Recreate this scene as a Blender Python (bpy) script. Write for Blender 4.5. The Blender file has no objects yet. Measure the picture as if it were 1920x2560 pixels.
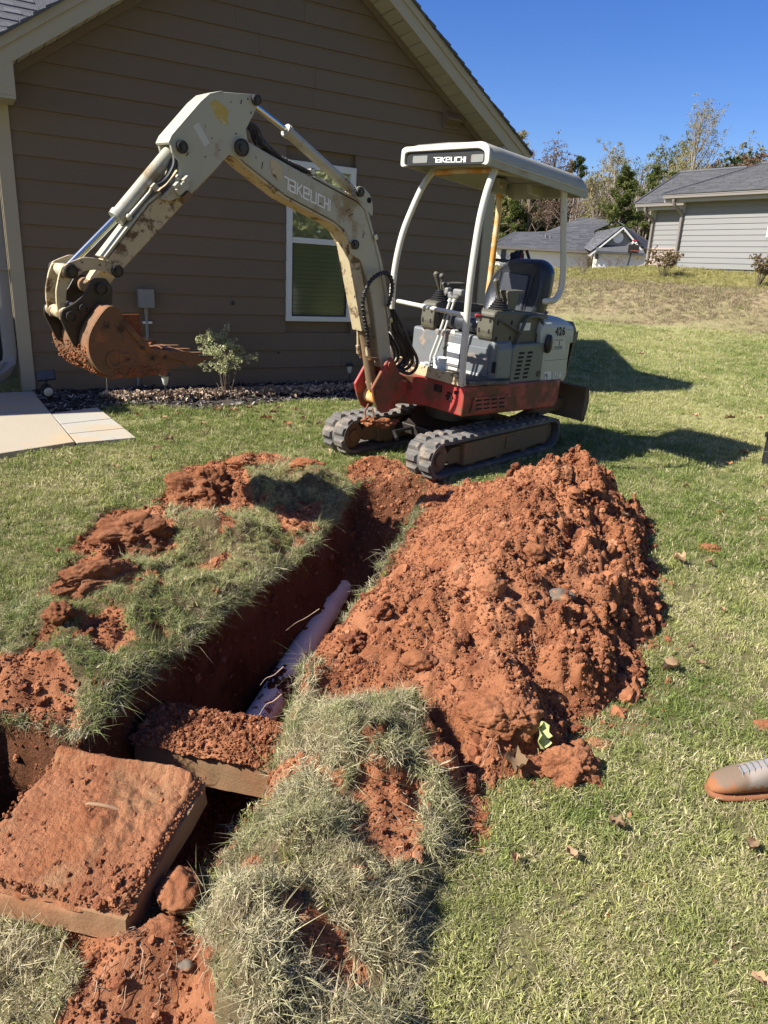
import bpy, bmesh, math, random
import numpy as np
from mathutils import Vector, Matrix, noise as mnoise
random.seed(11)
rng = np.random.default_rng(11)
scene = bpy.context.scene
col = scene.collection

# ------------------------------------------------------------------ camera
CAM_H = 1.55
PITCH, ROLL, FPX = math.radians(18.094), math.radians(-3.003), 1812.0
_fw = np.array([0, math.cos(PITCH), -math.sin(PITCH)])
_rt = np.array([1., 0, 0])
_dn = np.array([0, -math.sin(PITCH), -math.cos(PITCH)])
_c, _s = math.cos(ROLL), math.sin(ROLL)
CM = np.array([_c*_rt+_s*_dn, -_s*_rt+_c*_dn, _fw])      # rows: right, down, forward
cam_data = bpy.data.cameras.new('camera')
cam = bpy.data.objects.new('camera', cam_data); col.objects.link(cam)
mw = Matrix.Identity(4)
for i in range(3):
    mw[i][0] = CM[0][i]; mw[i][1] = -CM[1][i]; mw[i][2] = -CM[2][i]
mw[2][3] = CAM_H
cam.matrix_world = mw
cam_data.sensor_fit = 'VERTICAL'; cam_data.sensor_height = 36.0
cam_data.lens = FPX/2560*36.0
cam_data.clip_start = 0.05; cam_data.clip_end = 3000
scene.camera = cam

# ------------------------------------------------------------------ sky and sun
SUN_TRAVEL, SUN_EL = math.radians(68.3), math.radians(41.5)
world = bpy.data.worlds.new("World"); scene.world = world; world.use_nodes = True
wn = world.node_tree; wn.nodes.clear()
sky = wn.nodes.new('ShaderNodeTexSky'); sky.sky_type = 'NISHITA'; sky.sun_disc = False
sky.sun_elevation = SUN_EL; sky.sun_rotation = SUN_TRAVEL+math.pi
sky.altitude = 300; sky.air_density = 1.0; sky.dust_density = 0.9; sky.ozone_density = 3.0
bg = wn.nodes.new('ShaderNodeBackground'); bg.inputs[1].default_value = 0.076
wo = wn.nodes.new('ShaderNodeOutputWorld')
hsv = wn.nodes.new('ShaderNodeHueSaturation'); hsv.inputs['Saturation'].default_value = 1.34; hsv.inputs['Hue'].default_value = .52; wn.links.new(sky.outputs[0], hsv.inputs['Color']); wn.links.new(hsv.outputs[0], bg.inputs[0]); wn.links.new(bg.outputs[0], wo.inputs[0])
sd = bpy.data.lights.new('sun', 'SUN'); sd.energy = 4.9; sd.angle = math.radians(0.5); sd.color = (1, .955, .88)
sun = bpy.data.objects.new('sun', sd); col.objects.link(sun)
_tr = Vector((math.sin(SUN_TRAVEL)*math.cos(SUN_EL), math.cos(SUN_TRAVEL)*math.cos(SUN_EL), -math.sin(SUN_EL)))
sun.rotation_euler = _tr.to_track_quat('-Z', 'Y').to_euler()
vs = scene.view_settings
vs.view_transform = 'Standard'; vs.look = 'None'; vs.exposure = 1.09; vs.gamma = 1.0
scene.display_settings.display_device = 'sRGB'
try: vs.use_curve_mapping = False
except Exception: pass
try:
    scene.cycles.max_bounces = 8; scene.cycles.transparent_max_bounces = 12
except Exception: pass

# ------------------------------------------------------------------ ground geometry helpers
WAZ = math.radians(58.74)
dW = np.array([math.sin(WAZ), math.cos(WAZ), 0]); nW = np.array([-math.cos(WAZ), math.sin(WAZ), 0])
GR = .387/7.28
HOUSE0 = np.array([-3.221, 6.561, .387])
F_ = 1920/1659.
def ray(px, py): return CM.T@np.array([(px-960)/FPX, (py-1280)/FPX, 1.])
def G(px, py, dz=0.):
    d = ray(px, py); n = np.array([-GR*nW[0], -GR*nW[1], 1]); C = np.array([0, 0, CAM_H])
    return C+(dz-C@n)/(d@n)*d
def g(u, v, dz=0.): return G(u*F_, v*F_, dz)
def atd(px, py, y):                     # the point that far along +Y
    d = ray(px, py); return np.array([0, 0, CAM_H])+y/d[1]*d

def sstep(a, b, x):
    t = np.clip((x-a)/(b-a), 0, 1); return t*t*(3-2*t)
def _hash(ix, iy, seed):
    h = (ix.astype(np.int64)*374761393+iy.astype(np.int64)*668265263+seed*1442695041) & 0xffffffff
    h = ((h ^ (h >> 13))*1274126177) & 0xffffffff
    h = h ^ (h >> 16)
    return (h & 0xffff)/65535.0
def vn(x, y, seed=0):
    ix = np.floor(x); iy = np.floor(y); fx = x-ix; fy = y-iy
    fx = fx*fx*(3-2*fx); fy = fy*fy*(3-2*fy)
    a = _hash(ix, iy, seed); b = _hash(ix+1, iy, seed); c = _hash(ix, iy+1, seed); d = _hash(ix+1, iy+1, seed)
    return (a*(1-fx)+b*fx)*(1-fy)+(c*(1-fx)+d*fx)*fy
def fbm(x, y, f, o=4, seed=0, gain=.5):
    s = 0; a = 1; n = 0
    for k in range(o):
        s = s+a*vn(x*f*2**k+k*17.3, y*f*2**k-k*9.1, seed+k); n += a; a *= gain
    return s/n*2-1
def worley(x, y, f, seed=0):
    X = x*f; Y = y*f; ix = np.floor(X); iy = np.floor(Y); m = np.full(X.shape, 9.)
    for dx in (-1, 0, 1):
        for dy in (-1, 0, 1):
            jx = ix+dx; jy = iy+dy
            px_ = jx+_hash(jx, jy, seed); py_ = jy+_hash(jx, jy, seed+77)
            m = np.minimum(m, (X-px_)**2+(Y-py_)**2)
    return np.sqrt(m)
def sdpoly(x, y, P):
    """signed distance, negative inside"""
    P = np.array(P)[:, :2]; d = np.full(x.shape, 1e9); ins = np.zeros(x.shape, bool)
    n = len(P)
    for i in range(n):
        a = P[i]; b = P[(i+1) % n]; e = b-a; wx = x-a[0]; wy = y-a[1]
        t = np.clip((wx*e[0]+wy*e[1])/(e@e), 0, 1)
        d = np.minimum(d, (wx-t*e[0])**2+(wy-t*e[1])**2)
        c = ((a[1] <= y) & (b[1] > y)) | ((b[1] <= y) & (a[1] > y))
        if b[1] != a[1]:
            xi = a[0]+(y-a[1])/(b[1]-a[1])*(b[0]-a[0]); ins ^= c & (x < xi)
    d = np.sqrt(d); return np.where(ins, -d, d)

# ------------------------------------------------------------------ mesh builder
def rotm(rx=0, ry=0, rz=0):
    return np.array((Matrix.Rotation(rz, 3, 'Z')@Matrix.Rotation(ry, 3, 'Y')@Matrix.Rotation(rx, 3, 'X')))
class MB:
    def __init__(s): s.v = []; s.f = []
    def add(s, vv, ff):
        o = len(s.v); s.v += [tuple(map(float, p)) for p in vv]; s.f += [tuple(i+o for i in q) for q in ff]; return s
    def box(s, c, d, R=None):
        c = np.array(c, float); d = np.array(d, float)/2
        P = [np.array((x, y, z))*d for x in (-1, 1) for y in (-1, 1) for z in (-1, 1)]
        if R is not None: P = [R@p for p in P]
        return s.add([c+p for p in P], [(0, 1, 3, 2), (4, 6, 7, 5), (0, 4, 5, 1), (2, 3, 7, 6), (0, 2, 6, 4), (1, 5, 7, 3)])
    def bx(s, x0, x1, y0, y1, z0, z1): return s.box(((x0+x1)/2, (y0+y1)/2, (z0+z1)/2), (abs(x1-x0), abs(y1-y0), abs(z1-z0)))
    def hexa(s, b, t):
        n = len(b); s.add(list(b)+list(t), [tuple(range(n))[::-1], tuple(range(n, 2*n))]+[(i, (i+1) % n, n+(i+1) % n, n+i) for i in range(n)]); return s
    def prism(s, pts, lo, hi, ax=1):
        def P(p, h):
            q = list(p); q.insert(ax, h); return q
        return s.hexa([P(p, lo) for p in pts], [P(p, hi) for p in pts])
    def tube(s, path, r, seg=10, caps=True):
        path = [np.array(p, float) for p in path]; n = len(path)
        R = r if hasattr(r, '__len__') else [r]*n
        T = []
        for i in range(n):
            t = path[min(i+1, n-1)]-path[max(i-1, 0)]; T.append(t/(np.linalg.norm(t)+1e-12))
        u = np.cross(T[0], [0, 0, 1.]);
        if np.linalg.norm(u) < .1: u = np.cross(T[0], [0, 1., 0])
        u /= np.linalg.norm(u); V = []
        for i in range(n):
            u = u-T[i]*(u@T[i]); u /= np.linalg.norm(u); w = np.cross(T[i], u)
            for k in range(seg):
                a = 2*math.pi*k/seg; V.append(path[i]+R[i]*(math.cos(a)*u+math.sin(a)*w))
        Fc = []
        for i in range(n-1):
            for k in range(seg):
                a = i*seg+k; b = i*seg+(k+1) % seg; Fc.append((a, b, b+seg, a+seg))
        if caps: Fc += [tuple(range(seg))[::-1], tuple(range((n-1)*seg, n*seg))]
        return s.add(V, Fc)
    def cyl(s, p0, p1, r0, r1=None, seg=18): return s.tube([p0, p1], [r0, r0 if r1 is None else r1], seg)
    def lathe(s, prof, p0=(0, 0, 0), axis=(0, 0, 1), seg=20):
        p0 = np.array(p0, float); ax = np.array(axis, float); ax /= np.linalg.norm(ax)
        return s.tube([p0+ax*(h+1e-6*i) for i, (r, h) in enumerate(prof)], [max(r, 1e-5) for r, h in prof], seg) if False else s._lathe(prof, p0, ax, seg)
    def _lathe(s, prof, p0, ax, seg):
        u = np.cross(ax, [0, 0, 1.]);
        if np.linalg.norm(u) < .1: u = np.cross(ax, [0, 1., 0])
        u /= np.linalg.norm(u); w = np.cross(ax, u); V = []; Fc = []
        for r, h in prof:
            for k in range(seg):
                a = 2*math.pi*k/seg; V.append(p0+ax*h+max(r, 1e-5)*(math.cos(a)*u+math.sin(a)*w))
        n = len(prof)
        for i in range(n-1):
            for k in range(seg):
                a = i*seg+k; b = i*seg+(k+1) % seg; Fc.append((a, b, b+seg, a+seg))
        Fc += [tuple(range(seg))[::-1], tuple(range((n-1)*seg, n*seg))]
        return s.add(V, Fc)
    def clod(s, c, r, seed=0, sub=5, amp=.3, rough=1.):
        bm = bmesh.new(); bmesh.ops.create_icosphere(bm, subdivisions=sub, radius=1); c = np.array(c, float); r = np.array(r, float); V = []; off_ = Vector((seed*3.7, seed*1.3, 5.))
        for v in bm.verts:
            n = v.co; d = amp*(mnoise.noise(n*1.3+off_)+.5*mnoise.noise(n*2.8+off_))
            d += rough*(.20*(.5-mnoise.voronoi(n*2.4+off_)[0][0])+.13*(.5-mnoise.voronoi(n*5.5+off_)[0][0])+.06*(.5-mnoise.voronoi(n*12+off_)[0][0])+.03*mnoise.noise(n*26+off_))
            V.append(c+np.array(n*(1+d))*r)
        Fc = [tuple(v.index for v in f_.verts) for f_ in bm.faces]; bm.free(); return s.add(V, Fc)
    def blob(s, c, r, seed=0, sub=3, amp=.25, f=1.5, oct=3, flat=None):
        bm = bmesh.new(); bmesh.ops.create_icosphere(bm, subdivisions=sub, radius=1)
        c = np.array(c, float); r = np.array(r if hasattr(r, '__len__') else (r, r, r), float); V = []
        for v in bm.verts:
            n = v.co.copy(); d = 0; a = 1
            for k in range(oct):
                d += a*mnoise.noise(n*f*(2**k)+Vector((seed*3.7, seed*1.3, k*5.))); a *= .55
            q = n*(1+amp*d)
            if flat is not None and q.z < flat: q.z = flat
            V.append(c+np.array(q)*r)
        Fc = [tuple(v.index for v in f_.verts) for f_ in bm.faces]; bm.free()
        return s.add(V, Fc)
    def mesh(s, name, smooth=None, recalc=True):
        me = bpy.data.meshes.new(name); me.from_pydata(s.v, [], s.f); me.update()
        if recalc:
            bm = bmesh.new(); bm.from_mesh(me); bmesh.ops.recalc_face_normals(bm, faces=bm.faces); bm.to_mesh(me); bm.free()
        if smooth:
            me.polygons.foreach_set('use_smooth', [True]*len(me.polygons))
            if smooth < 179: me.set_sharp_from_angle(angle=math.radians(smooth))
        return me
    def build(s, name, mat, parent=None, smooth=35, bevel=0, label=None, recalc=True):
        me = s.mesh(name, smooth, recalc)
        if mat: me.materials.append(mat)
        return link(name, me, parent, bevel, label)
def link(name, me, parent=None, bevel=0, label=None):
    o = bpy.data.objects.new(name, me); col.objects.link(o)
    if parent: o.parent = parent
    if bevel:
        m = o.modifiers.new('bevel', 'BEVEL'); m.width = bevel; m.segments = 2; m.limit_method = 'ANGLE'; m.angle_limit = math.radians(40)
        m.harden_normals = False
    if label: o['label'] = label
    return o
def tag(o, label=None, cat=None, group=None, kind=None):
    if label: o['label'] = label
    if cat: o['category'] = cat
    if group: o['group'] = group
    if kind: o['kind'] = kind
    return o
def thing(name, label, cat, loc=(0, 0, 0), rz=0, group=None, M=None):
    o = bpy.data.objects.new(name, None); col.objects.link(o); o.empty_display_size = .2
    if M is not None: o.matrix_world = M
    else: o.location = loc; o.rotation_euler = (0, 0, rz)
    return tag(o, label, cat, group)
def gridmesh(name, X, Y, Z, keep=None):
    ny, nx = X.shape
    co = np.stack([X, Y, Z], -1).reshape(-1, 3).astype(np.float32)
    idx = np.arange(nx*ny).reshape(ny, nx)
    q = np.stack([idx[:-1, :-1], idx[:-1, 1:], idx[1:, 1:], idx[1:, :-1]], -1).reshape(-1, 4)
    if keep is not None:
        q = q[keep.reshape(-1)]
        used = np.unique(q); remap = np.full(len(co), -1); remap[used] = np.arange(len(used)); co = co[used]; q = remap[q]
    else: used = np.arange(len(co))
    me = bpy.data.meshes.new(name)
    me.vertices.add(len(co)); me.vertices.foreach_set('co', co.ravel())
    me.loops.add(q.size); me.loops.foreach_set('vertex_index', q.ravel().astype(np.int32))
    me.polygons.add(len(q)); me.polygons.foreach_set('loop_start', np.arange(0, q.size, 4, dtype=np.int32))
    me.polygons.foreach_set('loop_total', np.full(len(q), 4, np.int32))
    me.update(calc_edges=True); me.polygons.foreach_set('use_smooth', np.ones(len(q), bool))
    return me, used
def setcol(me, name, rgb):
    a = me.attributes.new(name, 'FLOAT_COLOR', 'POINT'); c = np.ones((len(rgb), 4), np.float32); c[:, :3] = rgb
    a.data.foreach_set('color', c.ravel())

# ------------------------------------------------------------------ materials
class NT:
    def __init__(s, m): s.m = m; m.use_nodes = True; s.t = m.node_tree; s.t.nodes.clear(); s.out = s.n('ShaderNodeOutputMaterial')
    def n(s, t, **k):
        nd = s.t.nodes.new(t)
        for a, b in k.items(): setattr(nd, a, b)
        return nd
    def l(s, a, b): s.t.links.new(a, b)
    def val(s, sock, v):
        if hasattr(v, 'is_output') or isinstance(v, bpy.types.NodeSocket): s.l(v, sock)
        else: sock.default_value = v
    def noise(s, vec, scale, detail=4, rough=.55, dist=0):
        nd = s.n('ShaderNodeTexNoise'); nd.inputs['Scale'].default_value = scale; nd.inputs['Detail'].default_value = detail
        nd.inputs['Roughness'].default_value = rough; nd.inputs['Distortion'].default_value = dist
        if vec is not None: s.l(vec, nd.inputs['Vector'])
        return nd.outputs['Fac']
    def ramp(s, f, a, b, lo=0., hi=1.):
        nd = s.n('ShaderNodeMapRange'); nd.interpolation_type = 'SMOOTHSTEP'
        s.l(f, nd.inputs[0]); nd.inputs[1].default_value = a; nd.inputs[2].default_value = b; nd.inputs[3].default_value = lo; nd.inputs[4].default_value = hi
        return nd.outputs[0]
    def mix(s, f, a, b, mode='MIX'):
        nd = s.n('ShaderNodeMix', data_type='RGBA', blend_type=mode)
        s.val(nd.inputs[0], f); s.val(nd.inputs[6], a if not isinstance(a, tuple) else (*a, 1)); s.val(nd.inputs[7], b if not isinstance(b, tuple) else (*b, 1))
        return nd.outputs[2]
    def math(s, op, a, b=0.):
        nd = s.n('ShaderNodeMath', operation=op); s.val(nd.inputs[0], a); s.val(nd.inputs[1], b); return nd.outputs[0]
    def obj(s): return s.n('ShaderNodeTexCoord').outputs['Object']
    def pos(s): return s.n('ShaderNodeNewGeometry').outputs['Position']
    def bsdf(s, color, rough=.6, metal=0., spec=.5, bump=None, bstr=.3, bdist=.01, normal=None, **k):
        b = s.n('ShaderNodeBsdfPrincipled')
        s.val(b.inputs['Base Color'], (*color, 1) if isinstance(color, tuple) else color)
        s.val(b.inputs['Roughness'], rough); s.val(b.inputs['Metallic'], metal); b.inputs['Specular IOR Level'].default_value = spec
        if bump is not None:
            bp = s.n('ShaderNodeBump'); bp.inputs['Strength'].default_value = bstr; bp.inputs['Distance'].default_value = bdist
            s.l(bump, bp.inputs['Height']); s.l(bp.outputs[0], b.inputs['Normal'])
        for a, v in k.items(): s.val(b.inputs[a.replace('_', ' ')], v)
        s.l(b.outputs[0], s.out.inputs[0]); return b
def mk(name, c1, c2=None, scale=6, rough=.6, metal=0., spec=.5, dirt=None, dscale=4, dthr=.56, dw=.06, bump=0., bscale=60, dirt2=None, d2=(12, .62, .03), world=False, var=0.):
    """paint / metal / plastic with colour variation, wear patches with shapes of their own and fine relief"""
    m = bpy.data.materials.new(name); t = NT(m); P = t.pos() if world else t.obj()
    c = (*c1, 1)
    cc = t.mix(t.noise(P, scale, 5), c1, c2 if c2 else tuple(x*.8 for x in c1))
    r = rough
    if dirt:
        f = t.ramp(t.noise(P, dscale, 8, .68), dthr-dw, dthr+dw); cc = t.mix(f, cc, dirt); r = t.ramp(f, 0, 1, rough, .9)
    if dirt2:
        f2 = t.ramp(t.noise(P, d2[0], 6, .7, .4), d2[1]-d2[2], d2[1]+d2[2]); cc = t.mix(f2, cc, dirt2)
    if var:
        oi = t.n('ShaderNodeObjectInfo'); v = t.ramp(oi.outputs['Random'], 0, 1, 1-var, 1+var)
        hs = t.n('ShaderNodeHueSaturation'); t.l(cc, hs.inputs['Color']); t.l(v, hs.inputs['Value']); cc = hs.outputs[0]
    bn = t.noise(P, bscale, 4) if bump else None
    t.bsdf(cc, r, metal, spec, bn, bump, .004)
    return m
MUD = (.30, .10, .04)
M = {}
M['cream'] = mk('cream_paint', (.42, .405, .315), (.34, .325, .245), 3, .42, dirt=(.27, .20, .11), dscale=3.2, dthr=.60, dw=.06, dirt2=(.045, .03, .02), d2=(16, .665, .02), bump=.15, bscale=90)
M['cream_dirty'] = mk('dirty_cream_paint', (.52, .45, .28), (.40, .30, .16), 6, .6, dirt=(.14, .085, .04), dscale=9, dthr=.56, dw=.04, dirt2=(.05, .03, .02), d2=(22, .62, .02), bump=.3, bscale=70)
M['white'] = mk('white_post_paint', (.60, .58, .50), (.52, .50, .42), 5, .4, dirt2=(.09, .06, .04), d2=(30, .68, .02), bump=.08)
M['hood'] = mk('white_hood_paint', (.43, .44, .385), (.36, .365, .32), 3, .4, dirt=(.40, .36, .27), dscale=3, dthr=.66, dw=.08, dirt2=(.10, .08, .06), d2=(25, .70, .02), bump=.06)
M['ochre'] = mk('rust_stained_post_paint', (.62, .55, .38), (.62, .33, .08), 9, .5, dirt=(.55, .24, .04), dscale=5, dthr=.5, dw=.08)
M['roof_paint'] = mk('canopy_paint', (.36, .35, .29), (.28, .27, .22), 9, .55, dirt=(.27, .25, .20), dscale=6, dthr=.6, dw=.1, bump=.15, bscale=200)
M['greypaint'] = mk('grey_cover_paint', (.15, .16, .145), (.12, .125, .11), 5, .5, dirt=(.20, .16, .11), dscale=5, dthr=.64, dw=.07, bump=.1)
M['bluegrey'] = mk('worn_blue_grey_panel', (.155, .17, .175), (.105, .115, .12), 5, .5, dirt=(.30, .20, .12), dscale=6, dthr=.60, dw=.08, dirt2=(.12, .08, .05), d2=(14, .67, .03), bump=.1)
M['red'] = mk('worn_red_paint', (.43, .050, .045), (.28, .036, .028), 5, .5, dirt=(.17, .075, .035), dscale=4.5, dthr=.52, dw=.08, dirt2=(.07, .035, .02), d2=(18, .66, .03), bump=.15)
M['rust'] = mk('rusty_steel', (.115, .060, .026), (.17, .085, .035), 7, .8, dirt=(.26, .105, .042), dscale=6, dthr=.58, dw=.08, dirt2=(.035, .02, .012), d2=(9, .63, .05), bump=.4, bscale=60)
M['mudsteel'] = mk('mud_coated_steel', (.14, .10, .055), (.20, .12, .06), 7, .85, dirt=(.30, .12, .05), dscale=7, dthr=.62, dw=.06, bump=.5, bscale=50)
M['darksteel'] = mk('dark_greasy_steel', (.018, .015, .013), (.035, .025, .018), 8, .45, dirt=(.12, .06, .03), dscale=6, dthr=.66, dw=.06, bump=.2)
M['steel'] = mk('bare_steel', (.42, .40, .36), (.3, .28, .24), 12, .35, .9, dirt=(.10, .07, .04), dscale=10, dthr=.6)
M['chrome'] = mk('chrome_rod', (.62, .64, .62), (.55, .57, .55), 3, .22, 1.)
M['rubber'] = mk('dusty_rubber', (.075, .072, .066), (.13, .12, .105), 9, .85, dirt=(.24, .19, .14), dscale=8, dthr=.58, dw=.09, bump=.4, bscale=80)
M['hose'] = mk('hose_rubber', (.012, .012, .013), (.03, .028, .025), 14, .5, dirt=(.10, .075, .05), dscale=14, dthr=.62)
M['vinyl'] = mk('black_vinyl', (.026, .029, .036), (.034, .037, .044), 6, .34, bump=.35, bscale=180)
M['plastic'] = mk('olive_grey_plastic', (.098, .090, .064), (.075, .069, .049), 5, .55, dirt=(.14, .12, .09), dscale=7, dthr=.62, dw=.08, bump=.12, bscale=150)
M['plastic_lt'] = mk('grey_plastic', (.20, .20, .185), (.16, .16, .15), 5, .55, bump=.1, bscale=150)
M['black'] = mk('black_plastic', (.012, .012, .012), (.02, .02, .02), 8, .45)
M['cavity'] = mk('dark_inside', (.006, .006, .006), (.01, .008, .007), 8, .9)
M['sticker'] = mk('decal_white', (.75, .75, .72), (.70, .70, .66), 9, .5)
M['sticker_pale'] = mk('decal_pale', (.52, .52, .47), (.48, .48, .42), 9, .5)
M['boomdecal'] = mk('worn_decal', (.85, .85, .82), (.75, .75, .70), 14, .5, dirt=(.62, .60, .50), dscale=25, dthr=.68)
M['ink'] = mk('black_ink', (.01, .01, .01), (.02, .02, .02), 9, .6)
M['inkred'] = mk('red_ink', (.16, .04, .05), (.2, .06, .06), 9, .6)
M['yellowtape'] = mk('torn_yellow_decal', (.50, .36, .06), (.40, .30, .08), 9, .6, dirt=(.5, .47, .35), dscale=16, dthr=.6)
M['cup'] = mk('white_bucket_plastic', (.80, .80, .78), (.74, .74, .71), 9, .4)
# siding and house
def siding(name, c, grain=.10, var=.05):
    m = bpy.data.materials.new(name); t = NT(m)
    tc = t.n('ShaderNodeTexCoord').outputs['Object']; mp = t.n('ShaderNodeMapping'); mp.inputs['Scale'].default_value = (2.2, 2.2, 34)
    t.l(tc, mp.inputs[0]); n = t.noise(mp.outputs[0], 1.6, 6, .6, 1.2); n2 = t.noise(tc, 1.3, 3)
    oi = t.n('ShaderNodeObjectInfo'); v = t.ramp(oi.outputs['Random'], 0, 1, 1-var, 1+var)
    cc = t.mix(n2, tuple(x*.93 for x in c), tuple(x*1.06 for x in c)); cc = t.mix(t.ramp(n, .3, .7, 0, grain), cc, tuple(x*.7 for x in c))
    hs = t.n('ShaderNodeHueSaturation'); t.l(cc, hs.inputs['Color']); t.l(v, hs.inputs['Value'])
    t.bsdf(hs.outputs[0], .62, 0, .4, n, .35, .003); return m
M['siding'] = siding('brown_lap_siding', (.146, .101, .060))
M['trim'] = mk('tan_trim', (.36, .31, .21), (.33, .28, .19), 3, .6, var=.02, bump=.05)
M['soffit'] = mk('tan_soffit', (.36, .32, .24), (.33, .29, .215), 3, .6, var=.04)
M['gsiding'] = siding('grey_lap_siding', (.195, .192, .182), .05, .03)
M['gtrim'] = mk('grey_trim', (.33, .31, .28), (.30, .28, .25), 3, .6)
M['gutter'] = mk('brown_gutter', (.20, .175, .15), (.17, .15, .13), 3, .4)
M['csiding'] = siding('cream_siding', (.80, .77, .66), .05, .03)
M['ctrim'] = mk('white_trim', (.75, .74, .70), (.70, .69, .65), 3, .5)
M['vinylw'] = mk('white_window_vinyl', (.62, .60, .54), (.58, .56, .50), 3, .45)
M['blind'] = mk('blind_slat', (.78, .80, .72), (.72, .74, .66), 3, .5)
M['foundation'] = mk('painted_foundation', (.12, .075, .045), (.09, .055, .035), 6, .9, bump=.3)
M['brickw'] = mk('pale_brick', (.42, .34, .29), (.33, .25, .21), 12, .9, var=.12, bump=.3)
M['mortar'] = mk('mortar', (.45, .42, .38), (.4, .37, .33), 20, .9)
M['downspout'] = mk('beige_downspout', (.25, .225, .19), (.21, .19, .16), 3, .4)
def shingle_mat(name, a, b):
    m = bpy.data.materials.new(name); t = NT(m); P = t.pos()
    at = t.n('ShaderNodeAttribute', attribute_name='tint'); sep = at.outputs['Fac']
    cc = t.mix(sep, a, b); cc = t.mix(t.ramp(t.noise(P, 260, 2), .35, .7), cc, tuple(x*1.7 for x in b)); t.bsdf(cc, .9, 0, .3, t.noise(P, 300, 2), .5, .003); return m
M['shingle'] = shingle_mat('charcoal_shingle', (.030, .031, .035), (.10, .10, .105))
def glassmat(name, tint=(.02, .025, .02), screen=False):
    m = bpy.data.materials.new(name); t = NT(m)
    fr = t.n('ShaderNodeFresnel'); fr.inputs[0].default_value = 1.52
    tr = t.n('ShaderNodeBsdfTransparent'); tr.inputs[0].default_value = (.80, .84, .77, 1) if screen else (.93, .96, .92, 1)
    gl = t.n('ShaderNodeBsdfGlossy'); gl.inputs['Roughness'].default_value = .12 if screen else .02; gl.inputs[0].default_value = (.5, .5, .5, 1) if screen else (1, 1, 1, 1)
    bp = t.n('ShaderNodeBump'); bp.inputs['Strength'].default_value = .06; bp.inputs['Distance'].default_value = .02; t.l(t.noise(t.pos(), 3, 2), bp.inputs['Height']); t.l(bp.outputs[0], gl.inputs['Normal'])
    f = t.math('MULTIPLY_ADD', fr.outputs[0], 1.6 if not screen else 1.2); f.node.inputs[2].default_value = .10 if screen else .24
    mx = t.n('ShaderNodeMixShader'); t.l(f, mx.inputs[0]); t.l(tr.outputs[0], mx.inputs[1]); t.l(gl.outputs[0], mx.inputs[2]); t.l(mx.outputs[0], t.out.inputs[0]); return m
M['glass'] = glassmat('window_glass'); M['glass_screen'] = glassmat('window_glass_with_screen', screen=True)
M['lampglass'] = mk('frosted_lamp_glass', (.62, .60, .52), (.5, .48, .4), 12, .25)
M['solar'] = mk('solar_cell', (.05, .055, .06), (.08, .085, .09), 14, .25)
def concrete(name, c, c2, stain, sthr=.55):
    m = bpy.data.materials.new(name); t = NT(m); P = t.pos()
    cc = t.mix(t.noise(P, 2.5, 6, .6), c, c2); cc = t.mix(t.ramp(t.noise(P, 1.4, 5, .6), sthr-.1, sthr+.12), cc, stain)
    cc = t.mix(t.ramp(t.noise(P, 180, 2), .5, .75, 0, .5), cc, tuple(x*.55 for x in c)); t.bsdf(cc, .88, 0, .3, t.noise(P, 130, 4), .35, .004); return m
M['conc'] = concrete('walk_concrete', (.42, .36, .27), (.36, .31, .23), (.46, .34, .20))
M['conc2'] = concrete('pale_paver_concrete', (.43, .40, .33), (.35, .33, .28), (.45, .33, .19), .56)
M['conc_old'] = concrete('stained_tank_concrete', (.33, .21, .11), (.22, .13, .065), (.30, .115, .05), .48)
# red clay
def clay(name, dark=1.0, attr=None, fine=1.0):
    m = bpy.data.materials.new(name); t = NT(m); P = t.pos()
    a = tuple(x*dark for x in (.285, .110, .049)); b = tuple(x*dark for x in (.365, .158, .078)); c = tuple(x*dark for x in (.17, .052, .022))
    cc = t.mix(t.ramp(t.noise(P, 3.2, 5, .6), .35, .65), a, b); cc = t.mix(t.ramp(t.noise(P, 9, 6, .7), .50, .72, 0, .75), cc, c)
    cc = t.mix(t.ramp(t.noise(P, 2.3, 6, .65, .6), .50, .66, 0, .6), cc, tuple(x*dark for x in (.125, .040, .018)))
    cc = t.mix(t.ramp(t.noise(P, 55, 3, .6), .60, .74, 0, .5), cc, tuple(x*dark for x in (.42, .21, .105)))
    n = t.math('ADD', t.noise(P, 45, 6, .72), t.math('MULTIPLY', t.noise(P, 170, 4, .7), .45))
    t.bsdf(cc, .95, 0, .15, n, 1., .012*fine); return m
M['clay'] = clay('red_clay')
def clay_worn():
    m = M['clay'].copy(); m.name = 'clay_over_concrete'; t = m.node_tree; b = [n for n in t.nodes if n.type == 'BSDF_PRINCIPLED'][0]; src = b.inputs['Base Color'].links[0].from_socket
    g_ = t.nodes.new('ShaderNodeNewGeometry'); n = t.nodes.new('ShaderNodeTexNoise'); n.inputs['Scale'].default_value = 6; n.inputs['Detail'].default_value = 8; n.inputs['Roughness'].default_value = .7; t.links.new(g_.outputs['Position'], n.inputs['Vector'])
    r = t.nodes.new('ShaderNodeMapRange'); r.inputs[1].default_value = .50; r.inputs[2].default_value = .66; r.inputs[4].default_value = .75; t.links.new(n.outputs['Fac'], r.inputs[0])
    x = t.nodes.new('ShaderNodeMix'); x.data_type = 'RGBA'; t.links.new(r.outputs[0], x.inputs[0]); t.links.new(src, x.inputs[6]); x.inputs[7].default_value = (.33, .19, .095, 1); t.links.new(x.outputs[2], b.inputs['Base Color']); return m
M['clay_worn'] = clay_worn(); M['clay_damp'] = clay('damp_red_clay', .74); M['clay_sm'] = clay('red_clay_smooth', .85, fine=.4)
M['clay_trench_shade'] = clay('shade_darkened_clay', .55, fine=2.2)  # damp cut clay, darkened further to put the trench's shade into the colour
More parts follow.
